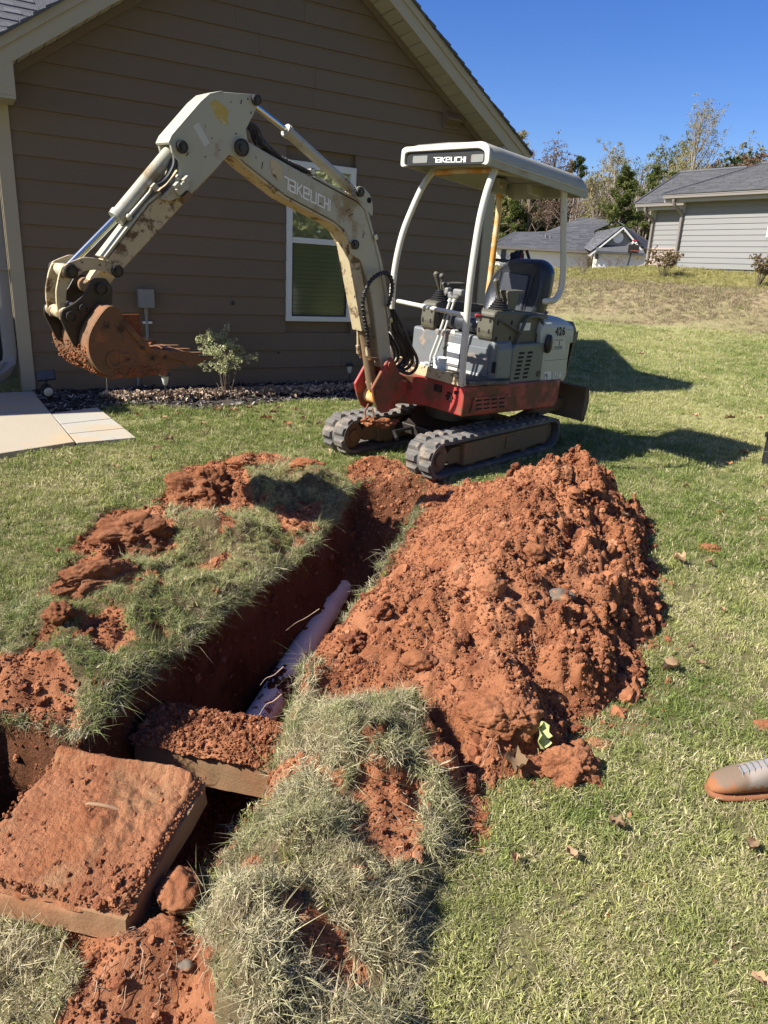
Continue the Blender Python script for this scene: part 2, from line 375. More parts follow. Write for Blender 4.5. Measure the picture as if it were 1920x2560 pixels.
# ------------------------------------------------------------------ terrain
def poly(pts): return [g(u, v)[:2] for u, v in pts]
TR = poly([(178, 1562), (262, 1494), (350, 1404), (480, 1314), (588, 1222), (662, 1170), (705, 1122), (742, 1062), (790, 1030), (870, 1022), (925, 1045), (905, 1105), (858, 1180),
           (825, 1228), (822, 1268), (765, 1312), (742, 1374), (676, 1430), (652, 1500), (630, 1570), (590, 1680), (540, 1750), (470, 1850), (400, 1920), (330, 1950), (150, 1880), (-150, 1790), (-260, 1600), (0, 1540)])
ZB = poly([(790, 1285), (735, 1325), (705, 1385), (640, 1442), (622, 1560), (590, 1690), (540, 1800), (470, 1920), (440, 2060), (430, 2212), (520, 2420), (800, 2450), (905, 2212), (900, 2060), (905, 1960), (945, 1860), (995, 1760), (1000, 1660),
           (930, 1560), (800, 1530), (700, 1500), (690, 1400), (740, 1340)])
ZA = poly([(178, 1570), (262, 1500), (350, 1410), (480, 1320), (590, 1225), (662, 1175), (720, 1120), (745, 1050), (640, 985), (520, 985), (400, 1020), (330, 1100), (180, 1180), (90, 1270), (-40, 1330), (-120, 1450), (0, 1475)])
PILE = poly([(900, 1150), (955, 1085), (985, 1068)])+[np.array(p) for p in [(.62, 4.52), (1.0, 4.72), (1.36, 4.72)]]+poly([(1392, 1128), (1402, 1190), (1408, 1262), (1436, 1345), (1382, 1430), (1388, 1490), (1305, 1565), (1225, 1600), (1240, 1640), (1150, 1650),
             (1090, 1700), (1040, 1720), (1000, 1640), (930, 1585), (800, 1535), (690, 1495), (682, 1405), (735, 1345), (790, 1305), (835, 1262), (862, 1215)])
DIRT = [poly(p) for p in (
    [(-120, 1440), (120, 1462), (190, 1570), (60, 1640), (-200, 1640)],
    [(-100, 1600), (70, 1600), (120, 1700), (-60, 1760)],
    [(740, 1010), (800, 985), (880, 1005), (960, 1035), (950, 1080), (760, 1060)],
    [(150, 2010), (270, 1990), (330, 1960), (420, 1960), (450, 2100), (450, 2300), (80, 2300), (180, 2150)],
    [(555, 1655), (610, 1680), (600, 1725), (545, 1765), (500, 1840), (430, 1930), (480, 1790)], [(780, 1728), (905, 1728), (900, 1748), (790, 1750)],
    [(340, 1095), (395, 1005), (515, 1005), (545, 1095), (430, 1120)], [(150, 1190), (235, 1095), (345, 1095), (385, 1195), (250, 1215)], [(100, 1310), (145, 1215), (300, 1200), (215, 1270), (150, 1345)],
    [(930, 1560), (1040, 1650), (1060, 1780), (1030, 1830), (960, 1720), (900, 1690)],
    [(790, 1780), (900, 1800), (900, 1900), (830, 1930), (760, 1860)],
    [(640, 2060), (720, 2070), (800, 2150), (850, 2212), (700, 2212)],
    [(190, 1340), (250, 1330), (300, 1400), (240, 1420), (180, 1400)],
    [(590, 1105), (700, 1085), (680, 1150), (610, 1160)],
    [(822, 1240), (862, 1180), (908, 1105), (942, 1040), (1010, 1050), (970, 1150), (880, 1250), (835, 1275)],
    [(480, 985), (600, 975), (640, 1000), (560, 1015), (470, 1010)],
    [(400, 1215), (490, 1205), (480, 1245), (410, 1240)],
    [(560, 1460), (640, 1440), (630, 1540), (600, 1560)],
    [(700, 1500), (830, 1530), (760, 1570), (690, 1540)])]
BUMPS = [(560, 1062, .22, .10), (470, 1165, .20, .08), (360, 1280, .22, .11), (120, 1370, .20, .12), (210, 1475, .16, .05), (690, 1040, .12, .05), (820, 1000, .16, .07), (900, 1030, .12, .06),
         (700, 1640, .16, .09), (820, 1620, .12, .08), (650, 1900, .14, .08), (800, 1700, .10, .06), (560, 2080, .14, .08), (760, 1990, .10, .06), (680, 1480, .1, .06), (780, 1290, .08, .05),
         (970, 1700, .07, .08), (300, 2080, .10, .05), (210, 2180, .12, .05), (400, 2060, .08, .04), (20, 1480, .14, .10)]
BUMPS = [(*g(u, v)[:2], r, h) for u, v, r, h in BUMPS]
def base_z(x, y):
    z = GR*(x*nW[0]+y*nW[1]); z = np.where(z > .62, .62+.25*(z-.62), z); z = np.clip(z, -3, 1.2)
    t = x*.342+y*.94
    zb = np.interp(t, [19, 19.6, 20.6, 21.8, 22.5, 24, 26.5, 34, 60, 120, 500], [.68, .76, 1.12, 1.55, 1.68, 1.85, 2.04, 1.95, 1.4, 1.4, 1.4])
    zb = zb+.20*sstep(5.5, 9.5, x)*sstep(22, 25, t)
    w = sstep(17.5, 19.8, t); z = z*(1-w)+zb*w
    return z
def dirt_mask(x, y):
    m = np.zeros(x.shape)
    wob = .035*fbm(x, y, 9, 4, 5)
    for P in DIRT: m = np.maximum(m, 1-sstep(-.02, .03, sdpoly(x, y, P)+wob))
    zz = np.minimum(sdpoly(x, y, ZA), sdpoly(x, y, ZB)+.03*fbm(x, y, 6, 3, 35))
    m = np.maximum(m, (1-sstep(-.03, .0, zz))*(1-sstep(-.44, -.38, fbm(x, y, 7, 4, 213))))
    s = sdpoly(x, y, TR)+wob*.6
    m = np.maximum(m, 1-sstep(.0, .03, s)); return m
def near(x, y): return (np.abs(x) < 3.4) & (y > .3) & (y < 6.4)
def ground_z(x, y, with_trench=True):
    x = np.asarray(x, float); y = np.asarray(y, float)
    z = base_z(x, y); r = np.hypot(x, y)
    z = z+.012*fbm(x, y, 1.1, 3, 2)*sstep(0, 2, r)+.05*fbm(x, y, .35, 2, 9)*sstep(12, 30, r)
    k = near(x, y)
    if not k.any(): return z
    X = x[k]; Y = y[k]; Z = z[k]
    Z = Z+.004*fbm(X, Y, 14, 3, 21)
    za = 1-sstep(-.10, .06, sdpoly(X, Y, ZA)); Z += za*(.085*fbm(X, Y, 4.2, 3, 31)+.02+.035*fbm(X, Y, 9, 3, 33))
    sb = sdpoly(X, Y, ZB)+.03*fbm(X, Y, 6, 3, 35); zb = 1-sstep(-.07, .012, sb)
    zb = zb*(.25+.75*sstep(.02, .26, sdpoly(X, Y, TR)))
    Z += zb*(.095+.07*fbm(X, Y, 4, 3, 37)+.045*fbm(X, Y, 10, 3, 39))
    for bx_, by_, br, bh in BUMPS: Z += bh*np.exp(-((X-bx_)**2+(Y-by_)**2)/(br*br)*1.3)*(1+.3*fbm(X, Y, 10, 2, 41))
    dm = dirt_mask(X, Y)
    Z += dm*(-.035+.030*fbm(X, Y, 9, 4, 43)+.018*(1-worley(X, Y, 16, 3))+.008*(1-worley(X, Y, 40, 4)))
    if with_trench:
        s = sdpoly(X, Y, TR)+.028*fbm(X, Y, 7, 4, 45)+.01*fbm(X, Y, 30, 2, 46)
        dep = np.interp(Y, [1.2, 1.7, 2.3, 3.5, 4.0, 4.35, 4.75], [.75, .80, .66, .60, .52, .26, .04])
        prof = sstep(.0, .085, -s)*.93+.07*sstep(.05, .2, -s)
        Z -= dep*prof*(1+.05*fbm(X, Y, 6, 3, 47))
        ramp = sstep(3.7, 4.4, Y)*prof; Z += ramp*(.05*fbm(X, Y, 7, 4, 48)+.03*(1-worley(X, Y, 13, 8)))
    z[k] = Z
    return z
def pile_h(x, y):
    s = sdpoly(x, y, PILE)+.05*fbm(x, y, 3.5, 3, 51)+.02*fbm(x, y, 12, 3, 52); d = np.maximum(-s, 0)
    ra, rb = np.array((.98, 4.05)), g(1010, 1560)[:2]; e_ = rb-ra; sd_ = ((x-ra[0])*-e_[1]+(y-ra[1])*e_[0])/np.hypot(*e_)
    h = (.70*d-.18*d*d)*(1+.16*sstep(-.10, .30, sd_))
    px_, py_ = .93, 4.02
    h += .035*np.exp(-((x-px_)**2+(y-py_)**2)/.07)*sstep(0, .2, d)
    b = g(1105, 1590); h += .05*np.exp(-((x-b[0])**2+(y-b[1])**2)/.018)*sstep(0, .05, d)
    b = g(850, 1330); h += .04*np.exp(-((x-b[0])**2+(y-b[1])**2)/.05)*sstep(0, .1, d)
    w = sstep(0, .12, d); side = sstep(.5, 1.1, x)        # the thrown side is coarser
    h += w*(.095*fbm(x, y, 3.0, 3, 53)+(.024+.085*side)*fbm(x, y, 8.5, 4, 54)*1.2)
    gul = np.abs(fbm(x*.9+y*.35, y*.5-x*.2, 3.3, 3, 57)); h -= w*(.4+.6*side)*.06*(1-sstep(0, .30, gul+.25*fbm(x, y, 11, 3, 60)))
    h += w*(.030+.045*side)*(1-1.25*worley(x+.02*fbm(x, y, 20, 2, 58), y+.02*fbm(x, y, 20, 2, 59), 11, 5))+w*(.015+.012*side)*(1-1.2*worley(x+.01*fbm(x, y, 40, 2, 58), y, 27, 6))+w*.006*(1-worley(x, y, 60, 7))
    return np.where(d > 0, h, -.05+0*h), d
# one sheet, fine near the digging and coarser out to the horizon
def axis(lo, hi, step, out, grow=1.085):
    a = list(np.arange(lo, hi+step/2, step)); s = step; p = a[-1]
    while p < out: s *= grow; p += s; a.append(p)
    s = step; p = a[0]
    while p > -out: s *= grow; p -= s; a.insert(0, p)
    return np.array(a)
ax_ = axis(-2.5, 2.3, .0125, 600); ay_ = axis(.95, 5.6, .0125, 600)
GX, GY = np.meshgrid(ax_, ay_)
GZ = ground_z(GX, GY)
nb = near(GX, GY); sdT = np.full(GX.shape, 9.); sdT[nb] = sdpoly(GX[nb], GY[nb], TR)+.028*fbm(GX[nb], GY[nb], 7, 4, 45)
intr = sdT < .012
qt = intr[:-1, :-1] & intr[1:, 1:] & intr[1:, :-1] & intr[:-1, 1:]
def ground_tint(x, y):
    r = np.hypot(x, y); t = x*.342+y*.94
    n1 = fbm(x, y, .8, 4, 61); n2 = fbm(x, y, 4, 4, 62)
    grn = np.array((.20, .225, .065)); yel = np.array((.43, .41, .18)); st = np.array((.33, .27, .15))
    w = sstep(-.5, .6, n1*.8+n2*.5)[..., None]; c = grn*(1-w)+yel*w
    near_ = (1-sstep(3, 9, r))[..., None]; c = c*(1-near_*.75)+np.array((.11, .085, .045))*near_*.75             # bare thatch between the blades close by
    bank = (sstep(18.6, 19.6, t)*(1-sstep(22.0, 22.9, t)))[..., None]
    bw = sstep(-.6, .5, fbm(x, y, 1.3, 4, 63))[..., None]; bc = np.array((.33, .25, .15))*bw+np.array((.27, .235, .115))*(1-bw)
    c = c*(1-bank)+bc*bank
    top = sstep(22.0, 22.9, t)[..., None]; c = c*(1-top)+(np.array((.27, .24, .085))*(.9+.25*n2[..., None]))*top
    far = sstep(38, 55, t)[..., None]; c = c*(1-far)+np.array((.16, .12, .07))*far
    dm = np.zeros(x.shape); k = near(x, y); dm[k] = dirt_mask(x[k], y[k])
    zz = np.full(x.shape, 9.); zz[k] = np.minimum(sdpoly(x[k], y[k], ZA), sdpoly(x[k], y[k], ZB)); m_ = (1-sstep(-.02, .04, zz))[..., None]; c = c*(1-m_)+np.array((.12, .082, .045))*m_
    return c, dm
tint, dmask = ground_tint(GX, GY)

def lawnmat():
    m = bpy.data.materials.new('lawn_ground'); t = NT(m); P = t.pos()
    at = t.n('ShaderNodeAttribute', attribute_name='tint'); dt = t.n('ShaderNodeAttribute', attribute_name='dirt')
    gc = t.mix(t.ramp(t.noise(P, 24, 6, .75), .35, .7, 0, .55), at.outputs['Color'], (.06, .065, .02)); gc = t.mix(t.ramp(t.noise(P, 2.5, 6, .7), .45, .75, 0, .5), gc, (.30, .25, .12))
    a = (.285, .110, .049); b = (.365, .158, .078); c = (.17, .052, .022)
    cc = t.mix(t.ramp(t.noise(P, 3.2, 5, .6), .35, .65), a, b); cc = t.mix(t.ramp(t.noise(P, 9, 6, .7), .50, .72, 0, .75), cc, c); cc = t.mix(t.ramp(t.noise(P, 2.3, 6, .65, .6), .50, .66, 0, .6), cc, (.125, .040, .018))
    cc = t.mix(t.ramp(t.noise(P, 55, 3, .6), .60, .74, 0, .6), cc, (.42, .21, .105))
    col_ = t.mix(t.ramp(dt.outputs['Fac'], .35, .65), gc, cc)
    n = t.math('ADD', t.noise(P, 45, 6, .72), t.math('MULTIPLY', t.noise(P, 170, 4, .7), .45))
    t.bsdf(col_, .95, 0, .12, n, .9, .012); return m
M['lawn'] = lawnmat()
def ground_piece(name, keep, mat):
    me, used = gridmesh(name, GX, GY, GZ, keep)
    setcol(me, 'tint', tint.reshape(-1, 3)[used]); a = me.attributes.new('dirt', 'FLOAT', 'POINT'); a.data.foreach_set('value', dmask.reshape(-1)[used].astype(np.float32))
    me.materials.append(mat); o = link(name, me); tag(o, kind='structure'); return o
ground_piece('lawn', ~qt, M['lawn'])
ground_piece('trench', qt, M['clay_trench_shade'])
# the heap of dug clay
hx = np.arange(-.25, 2.35, .0065); hy = np.arange(1.75, 4.95, .0065)
HX, HY = np.meshgrid(hx, hy); PH, PD = pile_h(HX, HY)
PGZ = ground_z(HX, HY, False); PZ = PGZ+PH
# lateral lumpiness so the slopes are not a pure height field
jx = .012*fbm(HX, HY, 17, 3, 71); jy = .012*fbm(HX, HY, 17, 3, 72); wj = sstep(0, .05, PD)
inside = PD > 0
kp = inside[:-1, :-1] | inside[1:, 1:] | inside[1:, :-1] | inside[:-1, 1:]
me, _u = gridmesh('dirt_pile', HX+jx*wj, HY+jy*wj, PZ, kp); me.materials.append(M['clay'])
tag(link('dirt_pile', me), 'large heap of lumpy red clay dug from the trench, in front of the excavator', 'dirt pile')
def top_z(x, y):
    x = np.asarray(x, float); y = np.asarray(y, float); z = ground_z(x, y); ph, pd = pile_h(x, y)
    return np.where(pd > 0, np.maximum(z, ground_z(x, y, False)+ph), z)

def surf(u, v):
    """the point of the real surface seen at that place of the photograph"""
    d = ray(u*F_, v*F_); C = np.array([0, 0, CAM_H]); ts = np.linspace(.8, 16, 1500); P = C+ts[:, None]*d; k = np.nonzero(P[:, 2] < top_z(P[:, 0], P[:, 1]))[0]
    return P[k[0]] if len(k) else g(u, v)
# ------------------------------------------------------------------ instancer for what nobody could count
def scatter_obj(name, pts, rot, scl, tintc, variants, label=None, pick=None):
    """points with rotation, scale and tint carry instances of the variant meshes (one stuff object)"""
    n = len(pts); me = bpy.data.meshes.new(name); me.vertices.add(n); me.vertices.foreach_set('co', np.asarray(pts, np.float32).ravel())
    a = me.attributes.new('rot', 'FLOAT_VECTOR', 'POINT'); a.data.foreach_set('vector', np.asarray(rot, np.float32).ravel())
    a = me.attributes.new('scl', 'FLOAT', 'POINT'); a.data.foreach_set('value', np.asarray(scl, np.float32).ravel())
    a = me.attributes.new('pick', 'INT', 'POINT'); a.data.foreach_set('value', (rng.integers(0, len(variants), n) if pick is None else pick).astype(np.int32))
    setcol(me, 'itint', tintc); me.update()
    o = bpy.data.objects.new(name, me); col.objects.link(o); tag(o, label, kind='stuff')
    vc = bpy.data.collections.new(name+'_kinds')
    for i, vm in enumerate(variants): vc.objects.link(bpy.data.objects.new('%s_kind_%02d' % (name, i), vm))
    ng = bpy.data.node_groups.new(name, 'GeometryNodeTree')
    ng.interface.new_socket('Geometry', in_out='INPUT', socket_type='NodeSocketGeometry'); ng.interface.new_socket('Geometry', in_out='OUTPUT', socket_type='NodeSocketGeometry')
    N = ng.nodes; gi = N.new('NodeGroupInput'); go = N.new('NodeGroupOutput')
    ci = N.new('GeometryNodeCollectionInfo'); ci.inputs[0].default_value = vc; ci.inputs[1].default_value = True; ci.inputs[2].default_value = True
    ip = N.new('GeometryNodeInstanceOnPoints')
    def na(nm, ty):
        q = N.new('GeometryNodeInputNamedAttribute'); q.data_type = ty; q.inputs[0].default_value = nm; return q.outputs[0]
    L = ng.links
    L.new(gi.outputs[0], ip.inputs['Points']); L.new(ci.outputs[0], ip.inputs['Instance']); ip.inputs['Pick Instance'].default_value = True
    L.new(na('pick', 'INT'), ip.inputs['Instance Index']); L.new(na('rot', 'FLOAT_VECTOR'), ip.inputs['Rotation']); L.new(na('scl', 'FLOAT'), ip.inputs['Scale'])
    L.new(ip.outputs[0], go.inputs[0])
    md = o.modifiers.new('scatter', 'NODES'); md.node_group = ng
    return o
# ------------------------------------------------------------------ the brown house (x along the wall, y into the house, z up)
def frame_matrix(o, ex, ey):
    m = Matrix.Identity(4); ez = np.cross(ex, ey)
    for i in range(3): m[i][0] = ex[i]; m[i][1] = ey[i]; m[i][2] = ez[i]; m[i][3] = o[i]
    return m
HM = frame_matrix(HOUSE0, dW, nW)
house = thing('brown_house', 'brown lap sided house end with a tall gable and one window, behind the excavator', 'house', M=HM)
WL, RX, RZ0, SL = 4.89, 2.45, 2.56, .69            # wall length, ridge x, height of the rake line at the corners, slope
def rake(x): return RZ0+SL*(RX-abs(x-RX))
win = (2.43, 3.20, .655, 2.19)                     # outer window frame
EXP = .178
core = MB(); core.prism([(-.02, -.3), (WL+.02, -.3), (WL+.02, RZ0-.03), (RX, rake(RX)-.03), (-.02, RZ0-.03)], .10, .12, 1)
def clip_box(mb_list, x0, x1): return x1-x0 > .02
# lap boards, one object each, cut to the gable and round the window
z = .0; k = 0; joints = random.Random(5)
while z < rake(RX)-.05:
    zt = z+EXP
    segs = [(0.0, WL)]
    if zt > win[2]+.02 and z < win[3]-.02: segs = [(0.0, win[0]), (win[1], WL)]
    segs2 = []
    for a, b in segs:
        if b-a > 3.2:
            j = a+(b-a)*joints.uniform(.35, .65); segs2 += [(a, j-.0010), (j+.0010, b)]
        else: segs2.append((a, b))
    for a, b in segs2:
        # end points following the rake
        def lim(zz): q = (zz-RZ0)/SL; return (max(0, q), min(WL, WL-q))
        lo0, hi0 = lim(z); lo1, hi1 = lim(zt-.001)
        A0, B0, A1, B1 = max(a, lo0), min(b, hi0), max(a, lo1), min(b, hi1)
        if B0-A0 < .04: continue
        if B1 <= A1: A1 = B1 = (A0+B0)/2; B1 += .001
        th0, th1 = -.030, -.018+.0005*joints.random()
        mb = MB(); mb.add([(A0, th0, z), (B0, th0, z), (B0, .02, z), (A0, .02, z), (A1, th1+.004, zt), (B1, th1+.004, zt), (B1, .02, zt), (A1, .02, zt)],
                          [(3, 2, 1, 0), (4, 5, 6, 7), (0, 1, 5, 4), (1, 2, 6, 5), (2, 3, 7, 6), (3, 0, 4, 7)])
        mb.build('siding_board', M['siding'], house, smooth=None)
    z = zt; k += 1
mb = MB(); mb.bx(-.1, WL+.1, -.005, .30, -.3, -.001); mb.build('foundation', M['foundation'], house, smooth=None)
# wall core behind the boards, with the window opening left free
mb = MB(); mb.prism([(0, 0), (win[0]+.03, 0), (win[0]+.03, RZ0+SL*(win[0]+.03)-.03), (0, RZ0-.03)], .021, .14)
mb.prism([(win[1]-.03, 0), (WL, 0), (WL, RZ0-.03), (win[1]-.03, rake(win[1]-.03)-.03)], .021, .14)
mb.bx(win[0]+.03, win[1]-.03, .021, .14, 0, win[2]+.03)
mb.prism([(win[0]+.03, win[3]-.03), (win[1]-.03, win[3]-.03), (win[1]-.03, rake(win[1]-.03)-.03), (RX, rake(RX)-.03), (win[0]+.03, rake(win[0]+.03)-.03)], .021, .14)
mb.build('wall', M['siding'], house, smooth=None)
# corner boards
for a, b in ((-.115, -.002), (WL+.002, WL+.13)):
    mb = MB(); mb.bx(a, b, -.045, .10, -.03, RZ0-.02); mb.build('corner_board', M['trim'], house, smooth=None, bevel=.004)
# side walls going back
mb = MB(); mb.bx(-.09, -.02, .10, 1.15, -.3, RZ0); mb.bx(WL+.02, WL+.10, .10, 5.5, -.3, RZ0+.0); mb.build('side_wall', M['siding'], house, smooth=None)
# rakes: soffit panels, fascia, frieze, shingle edge
OV = .31
def rake_pt(side, x, dz): # x measured as wall coordinate
    return (x, rake(x)+dz)
def sloped(mb, x0, x1, y0, y1, dz0, dz1):
    """bar following the rake line between wall coordinates x0 and x1 (same side of the ridge)"""
    z0 = RZ0+SL*(RX-abs(x0-RX)); z1 = RZ0+SL*(RX-abs(x1-RX))
    mb.hexa([(x0, y0, z0+dz0), (x1, y0, z1+dz0), (x1, y1, z1+dz0), (x0, y1, z0+dz0)], [(x0, y0, z0+dz1), (x1, y0, z1+dz1), (x1, y1, z1+dz1), (x0, y1, z0+dz1)])
for s, (xa, xb) in enumerate(((-.34, RX), (WL+.33, RX))):
    mb = MB(); sloped(mb, xa, xb, -OV-.022, -OV, -.012, .165); mb.build('rake_fascia', M['trim'], house, smooth=None, bevel=.003)
    mb = MB(); sloped(mb, xa, xb, -OV-.040, -OV-.023, .115, .205); mb.build('rake_trim', M['trim'], house, smooth=None, bevel=.003)
    mb = MB(); sloped(mb, (0 if s == 0 else WL), xb, -.052, -.031, -.075, -.004); mb.build('frieze_board', M['siding'], house, smooth=None)
    n = 26
    for i in range(n):
        x0 = xa+(xb-xa)*i/n; x1 = xa+(xb-xa)*(i+.90)/n
        mb = MB(); sloped(mb, x0, x1, -OV+.002, -.02, 0, .012); mb.build('soffit_panel', M['soffit'], house, smooth=None)
    mb = MB(); sloped(mb, xa, xb, -OV+.001, -.02, .013, .03); mb.build('soffit_backing', M['cavity'], house, smooth=None)
# roof deck and the shingle courses whose ends show along the rake
sl_len = math.hypot(1, SL)
for s in (0, 1):
    mb = MB(); xa = -.36 if s == 0 else WL+.35
    sloped(mb, xa, RX, -OV-.03, 5.6, .166, .186); mb.build('roof_deck', M['trim'], house, smooth=None)
    n = 30
    for i in range(n):
        t0 = i/n; t1 = (i+1)/n; x0 = xa+(RX-xa)*t0; x1 = xa+(RX-xa)*min(1, t1+.01)
        z0 = RZ0+SL*(RX-abs(x0-RX)); z1 = RZ0+SL*(RX-abs(x1-RX))
        jit = random.uniform(-.012, .01)
        mb = MB(); mb.hexa([(x0, -OV-.065+jit, z0+.187), (x1, -OV-.065+jit, z1+.187), (x1, 5.6, z1+.187), (x0, 5.6, z0+.187)],
                           [(x0, -OV-.065+jit, z0+.216), (x1, -OV-.065+jit, z1+.198), (x1, 5.6, z1+.198), (x0, 5.6, z0+.216)])
        mb.build('shingle_course', M['shingle'], house, smooth=None)
# boxed eave returns at both lower ends of the gable
mb = MB(); mb.prism([(-.34, RZ0-.42), (.02, RZ0-.12), (.02, RZ0+.02), (-.34, RZ0-.24)], -OV, .10, 1)
mb = MB(); mb.bx(-.44, .035, -OV-.018, .12, RZ0-.245, RZ0-.225); mb.build('eave_return_soffit', M['soffit'], house, smooth=None)
mb = MB(); mb.prism([(-.44, RZ0-.224), (.037, RZ0-.224), (.037, RZ0+.03), (-.44, RZ0-.28+.001)], -OV-.02, -OV, 1); mb.prism([(-.44, RZ0-.224), (-.42, RZ0-.224), (-.42, RZ0-.26), (-.44, RZ0-.27)], -OV+.001, .12, 1)
mb.bx(.017, .037, -OV+.001, -.032, RZ0-.224, RZ0+.02); mb.build('eave_return', M['trim'], house, smooth=None, bevel=.003)
mb = MB(); mb.prism([(WL+.34, RZ0-.26), (WL-.03, RZ0-.21), (WL-.03, RZ0+.01), (WL+.34, RZ0-.23)], -OV-.02, .12, 1); mb.build('eave_return', M['trim'], house, smooth=None, bevel=.003)
# window: vinyl frame, sashes, glass, blinds
wx0, wx1, wz0, wz1 = win
fw = .062
wf = MB(); wf.bx(wx0, wx0+fw, -.040, .05, wz0, wz1); wf.bx(wx1-fw, wx1, -.040, .05, wz0, wz1); wf.bx(wx0+fw, wx1-fw, -.040, .05, wz0, wz0+.05); wf.bx(wx0+fw, wx1-fw, -.040, .05, wz1-fw, wz1)
zm = wz0+.80
window = wf.build('window', M['vinylw'], house, smooth=None, bevel=.003)
mb = MB(); mb.bx(wx0+fw, wx1-fw, -.028, .03, zm-.028, zm+.028); mb.build('meeting_rail', M['vinylw'], window, smooth=None, bevel=.003)
mb = MB()
for (x0, x1, z0, z1) in ((wx0+fw, wx0+fw+.018, wz0+.05, zm-.028), (wx1-fw-.018, wx1-fw, wz0+.05, zm-.028), (wx0+fw+.018, wx1-fw-.018, wz0+.05, wz0+.07)): mb.bx(x0, x1, -.024, -.012, z0, z1)
mb.build('screen_frame', M['black'], window, smooth=None)
mb = MB(); mb.bx(wx0+fw, wx1-fw, -.010, -.006, zm+.028, wz1-fw); mb.build('pane', M['glass'], window, smooth=None)
mb = MB(); mb.bx(wx0+fw+.018, wx1-fw-.018, -.018, -.014, wz0+.07, zm-.028); mb.build('pane', M['glass_screen'], window, smooth=None, label='lower pane behind an insect screen')
z = wz0+.06
slatv = MB()
slat_me = None
while z < wz1-.07:
    mb = MB(); cz = 0
    if slat_me is None:
        R_ = rotm(rx=math.radians(-52)); mb.box((0, 0, 0), (wx1-wx0-.135, .050, .003), R_); slat_me = mb.mesh('blind_slat'); slat_me.materials.append(M['blind'])
    o = link('blind_slat', slat_me, window); o.location = ((wx0+wx1)/2, .040, z); z += .043
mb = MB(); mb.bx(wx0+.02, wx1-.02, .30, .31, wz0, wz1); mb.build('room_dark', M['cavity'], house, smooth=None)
# vent hood high on the wall, small boxes, hose bib scar
mb = MB(); mb.bx(4.23, 4.44, -.045, -.02, 2.70, 2.90); mb.prism([(-.03, 2.885), (-.13, 2.79), (-.13, 2.775), (-.03, 2.72)], 4.25, 4.42, 0)
mb.build('dryer_vent', M['siding'], house, smooth=None, bevel=.004)
for (x, z, r) in ((1.86, .82, .018), (2.35, .33, .010)):
    MB().blob((x, -.03, z), (r, .006, r*1.3), 3, 2).build('wall_scar', M['ink'], house)
# main roof and porch recess to the left behind the gable
mb = MB(); mb.bx(-7, -.16, 1.16, 1.24, -.4, 2.62); mb.build('porch_wall', M['siding'], house, smooth=None)
mb = MB(); mb.bx(-7, -.36, .62, 1.16, 2.60, 2.64); mb.build('porch_ceiling', M['soffit'], house, smooth=None)
mb = MB(); mb.bx(-7, -.37, .60, .62, 2.56, 2.76); mb.build('porch_fascia', M['trim'], house, smooth=None)
mb = MB(); mb.bx(-1.35, -.13, 1.10, 1.155, -.1, 2.40); mb.build('porch_dark_panel', M['black'], house, smooth=None, bevel=.01)  # black door sheet, widened to stand in for the recess's deep shade
mb = MB(); mb.bx(-9, -2.45, -.50, .6, 2.50, 2.74); mb.build('front_porch_roof', M['trim'], house, smooth=None)
mb = MB(); mb.bx(-2.75, -2.55, -.42, -.22, -.3, 2.50); mb.build('porch_column', M['trim'], house, smooth=None)
mr_n = 22; shv = []; shf = []; sht = []
pitch_m = .70
for i in range(mr_n):
    y0 = .52+i*.13; y1 = y0+.135; z0 = 2.74+(y0-.52)*pitch_m; z1 = 2.74+(y1-.52)*pitch_m
    x = -3.0+random.uniform(0, .2)
    while x < 1.2:
        w = random.uniform(.13, .24); xe = x+w-.004; th = random.choice((.010, .016))
        if i > 2:
            mb = MB(); mb.hexa([(x, y0, z0), (xe, y0, z0), (xe, y1, z1), (x, y1, z1)], [(x, y0, z0+th+.008), (xe, y0, z0+th+.008), (xe, y1, z1+.006), (x, y1, z1+.006)])
            me_ = mb.mesh('shingle'); c_ = random.uniform(0, 1); a_ = me_.attributes.new('tint', 'FLOAT', 'POINT'); a_.data.foreach_set('value', [c_]*8); me_.materials.append(M['shingle'])
            # only where the roof shows beside the gable
            if z0+.1 < 4.3 and x < .4 and x > -1.6 and i < 16: link('shingle', me_, house)
        x += w
mb = MB(); mb.hexa([(-7, .50, 2.70), (WL, .50, 2.70), (WL, 4.0, 2.70+3.5*pitch_m), (-7, 4.0, 2.70+3.5*pitch_m)], [(-7, .50, 2.738), (WL, .50, 2.738), (WL, 4.0, 2.738+3.5*pitch_m), (-7, 4.0, 2.738+3.5*pitch_m)])
mb.build('main_roof', M['shingle'], house, smooth=None)
# downspout at the near corner with its elbow
ds = MB(); px_ = -.178
def rrect(w, d, n=3):
    P = []
    for cx, cy, a0 in ((w/2-.012, d/2-.012, 0), (-w/2+.012, d/2-.012, 90), (-w/2+.012, -d/2+.012, 180), (w/2-.012, -d/2+.012, 270)):
        for k in range(n): a = math.radians(a0+90*k/(n-1)); P.append((cx+.012*math.cos(a), cy+.012*math.sin(a)))
    return P
sec = rrect(.085, .11); path = [(px_, .02, 2.45), (px_, .02, .34), (px_-.015, -.005, .26), (px_-.07, -.05, .19), (px_-.15, -.11, .145), (px_-.26, -.20, .11)]
V = []; Fc = []; n = len(sec)
for i, p in enumerate(path):
    a = np.array(path[max(i-1, 0)]); b = np.array(path[min(i+1, len(path)-1)]); t = b-a; t /= np.linalg.norm(t)
    u = np.array([.86, -.5, 0]) if i > 2 else np.array([1., 0, 0]); u = u-t*(u@t); u /= np.linalg.norm(u); w = np.cross(t, u)
    for q in sec: V.append(np.array(p)+q[0]*w+q[1]*u)
    if i:
        for k in range(n): Fc.append(((i-1)*n+k, (i-1)*n+(k+1) % n, i*n+(k+1) % n, i*n+k))
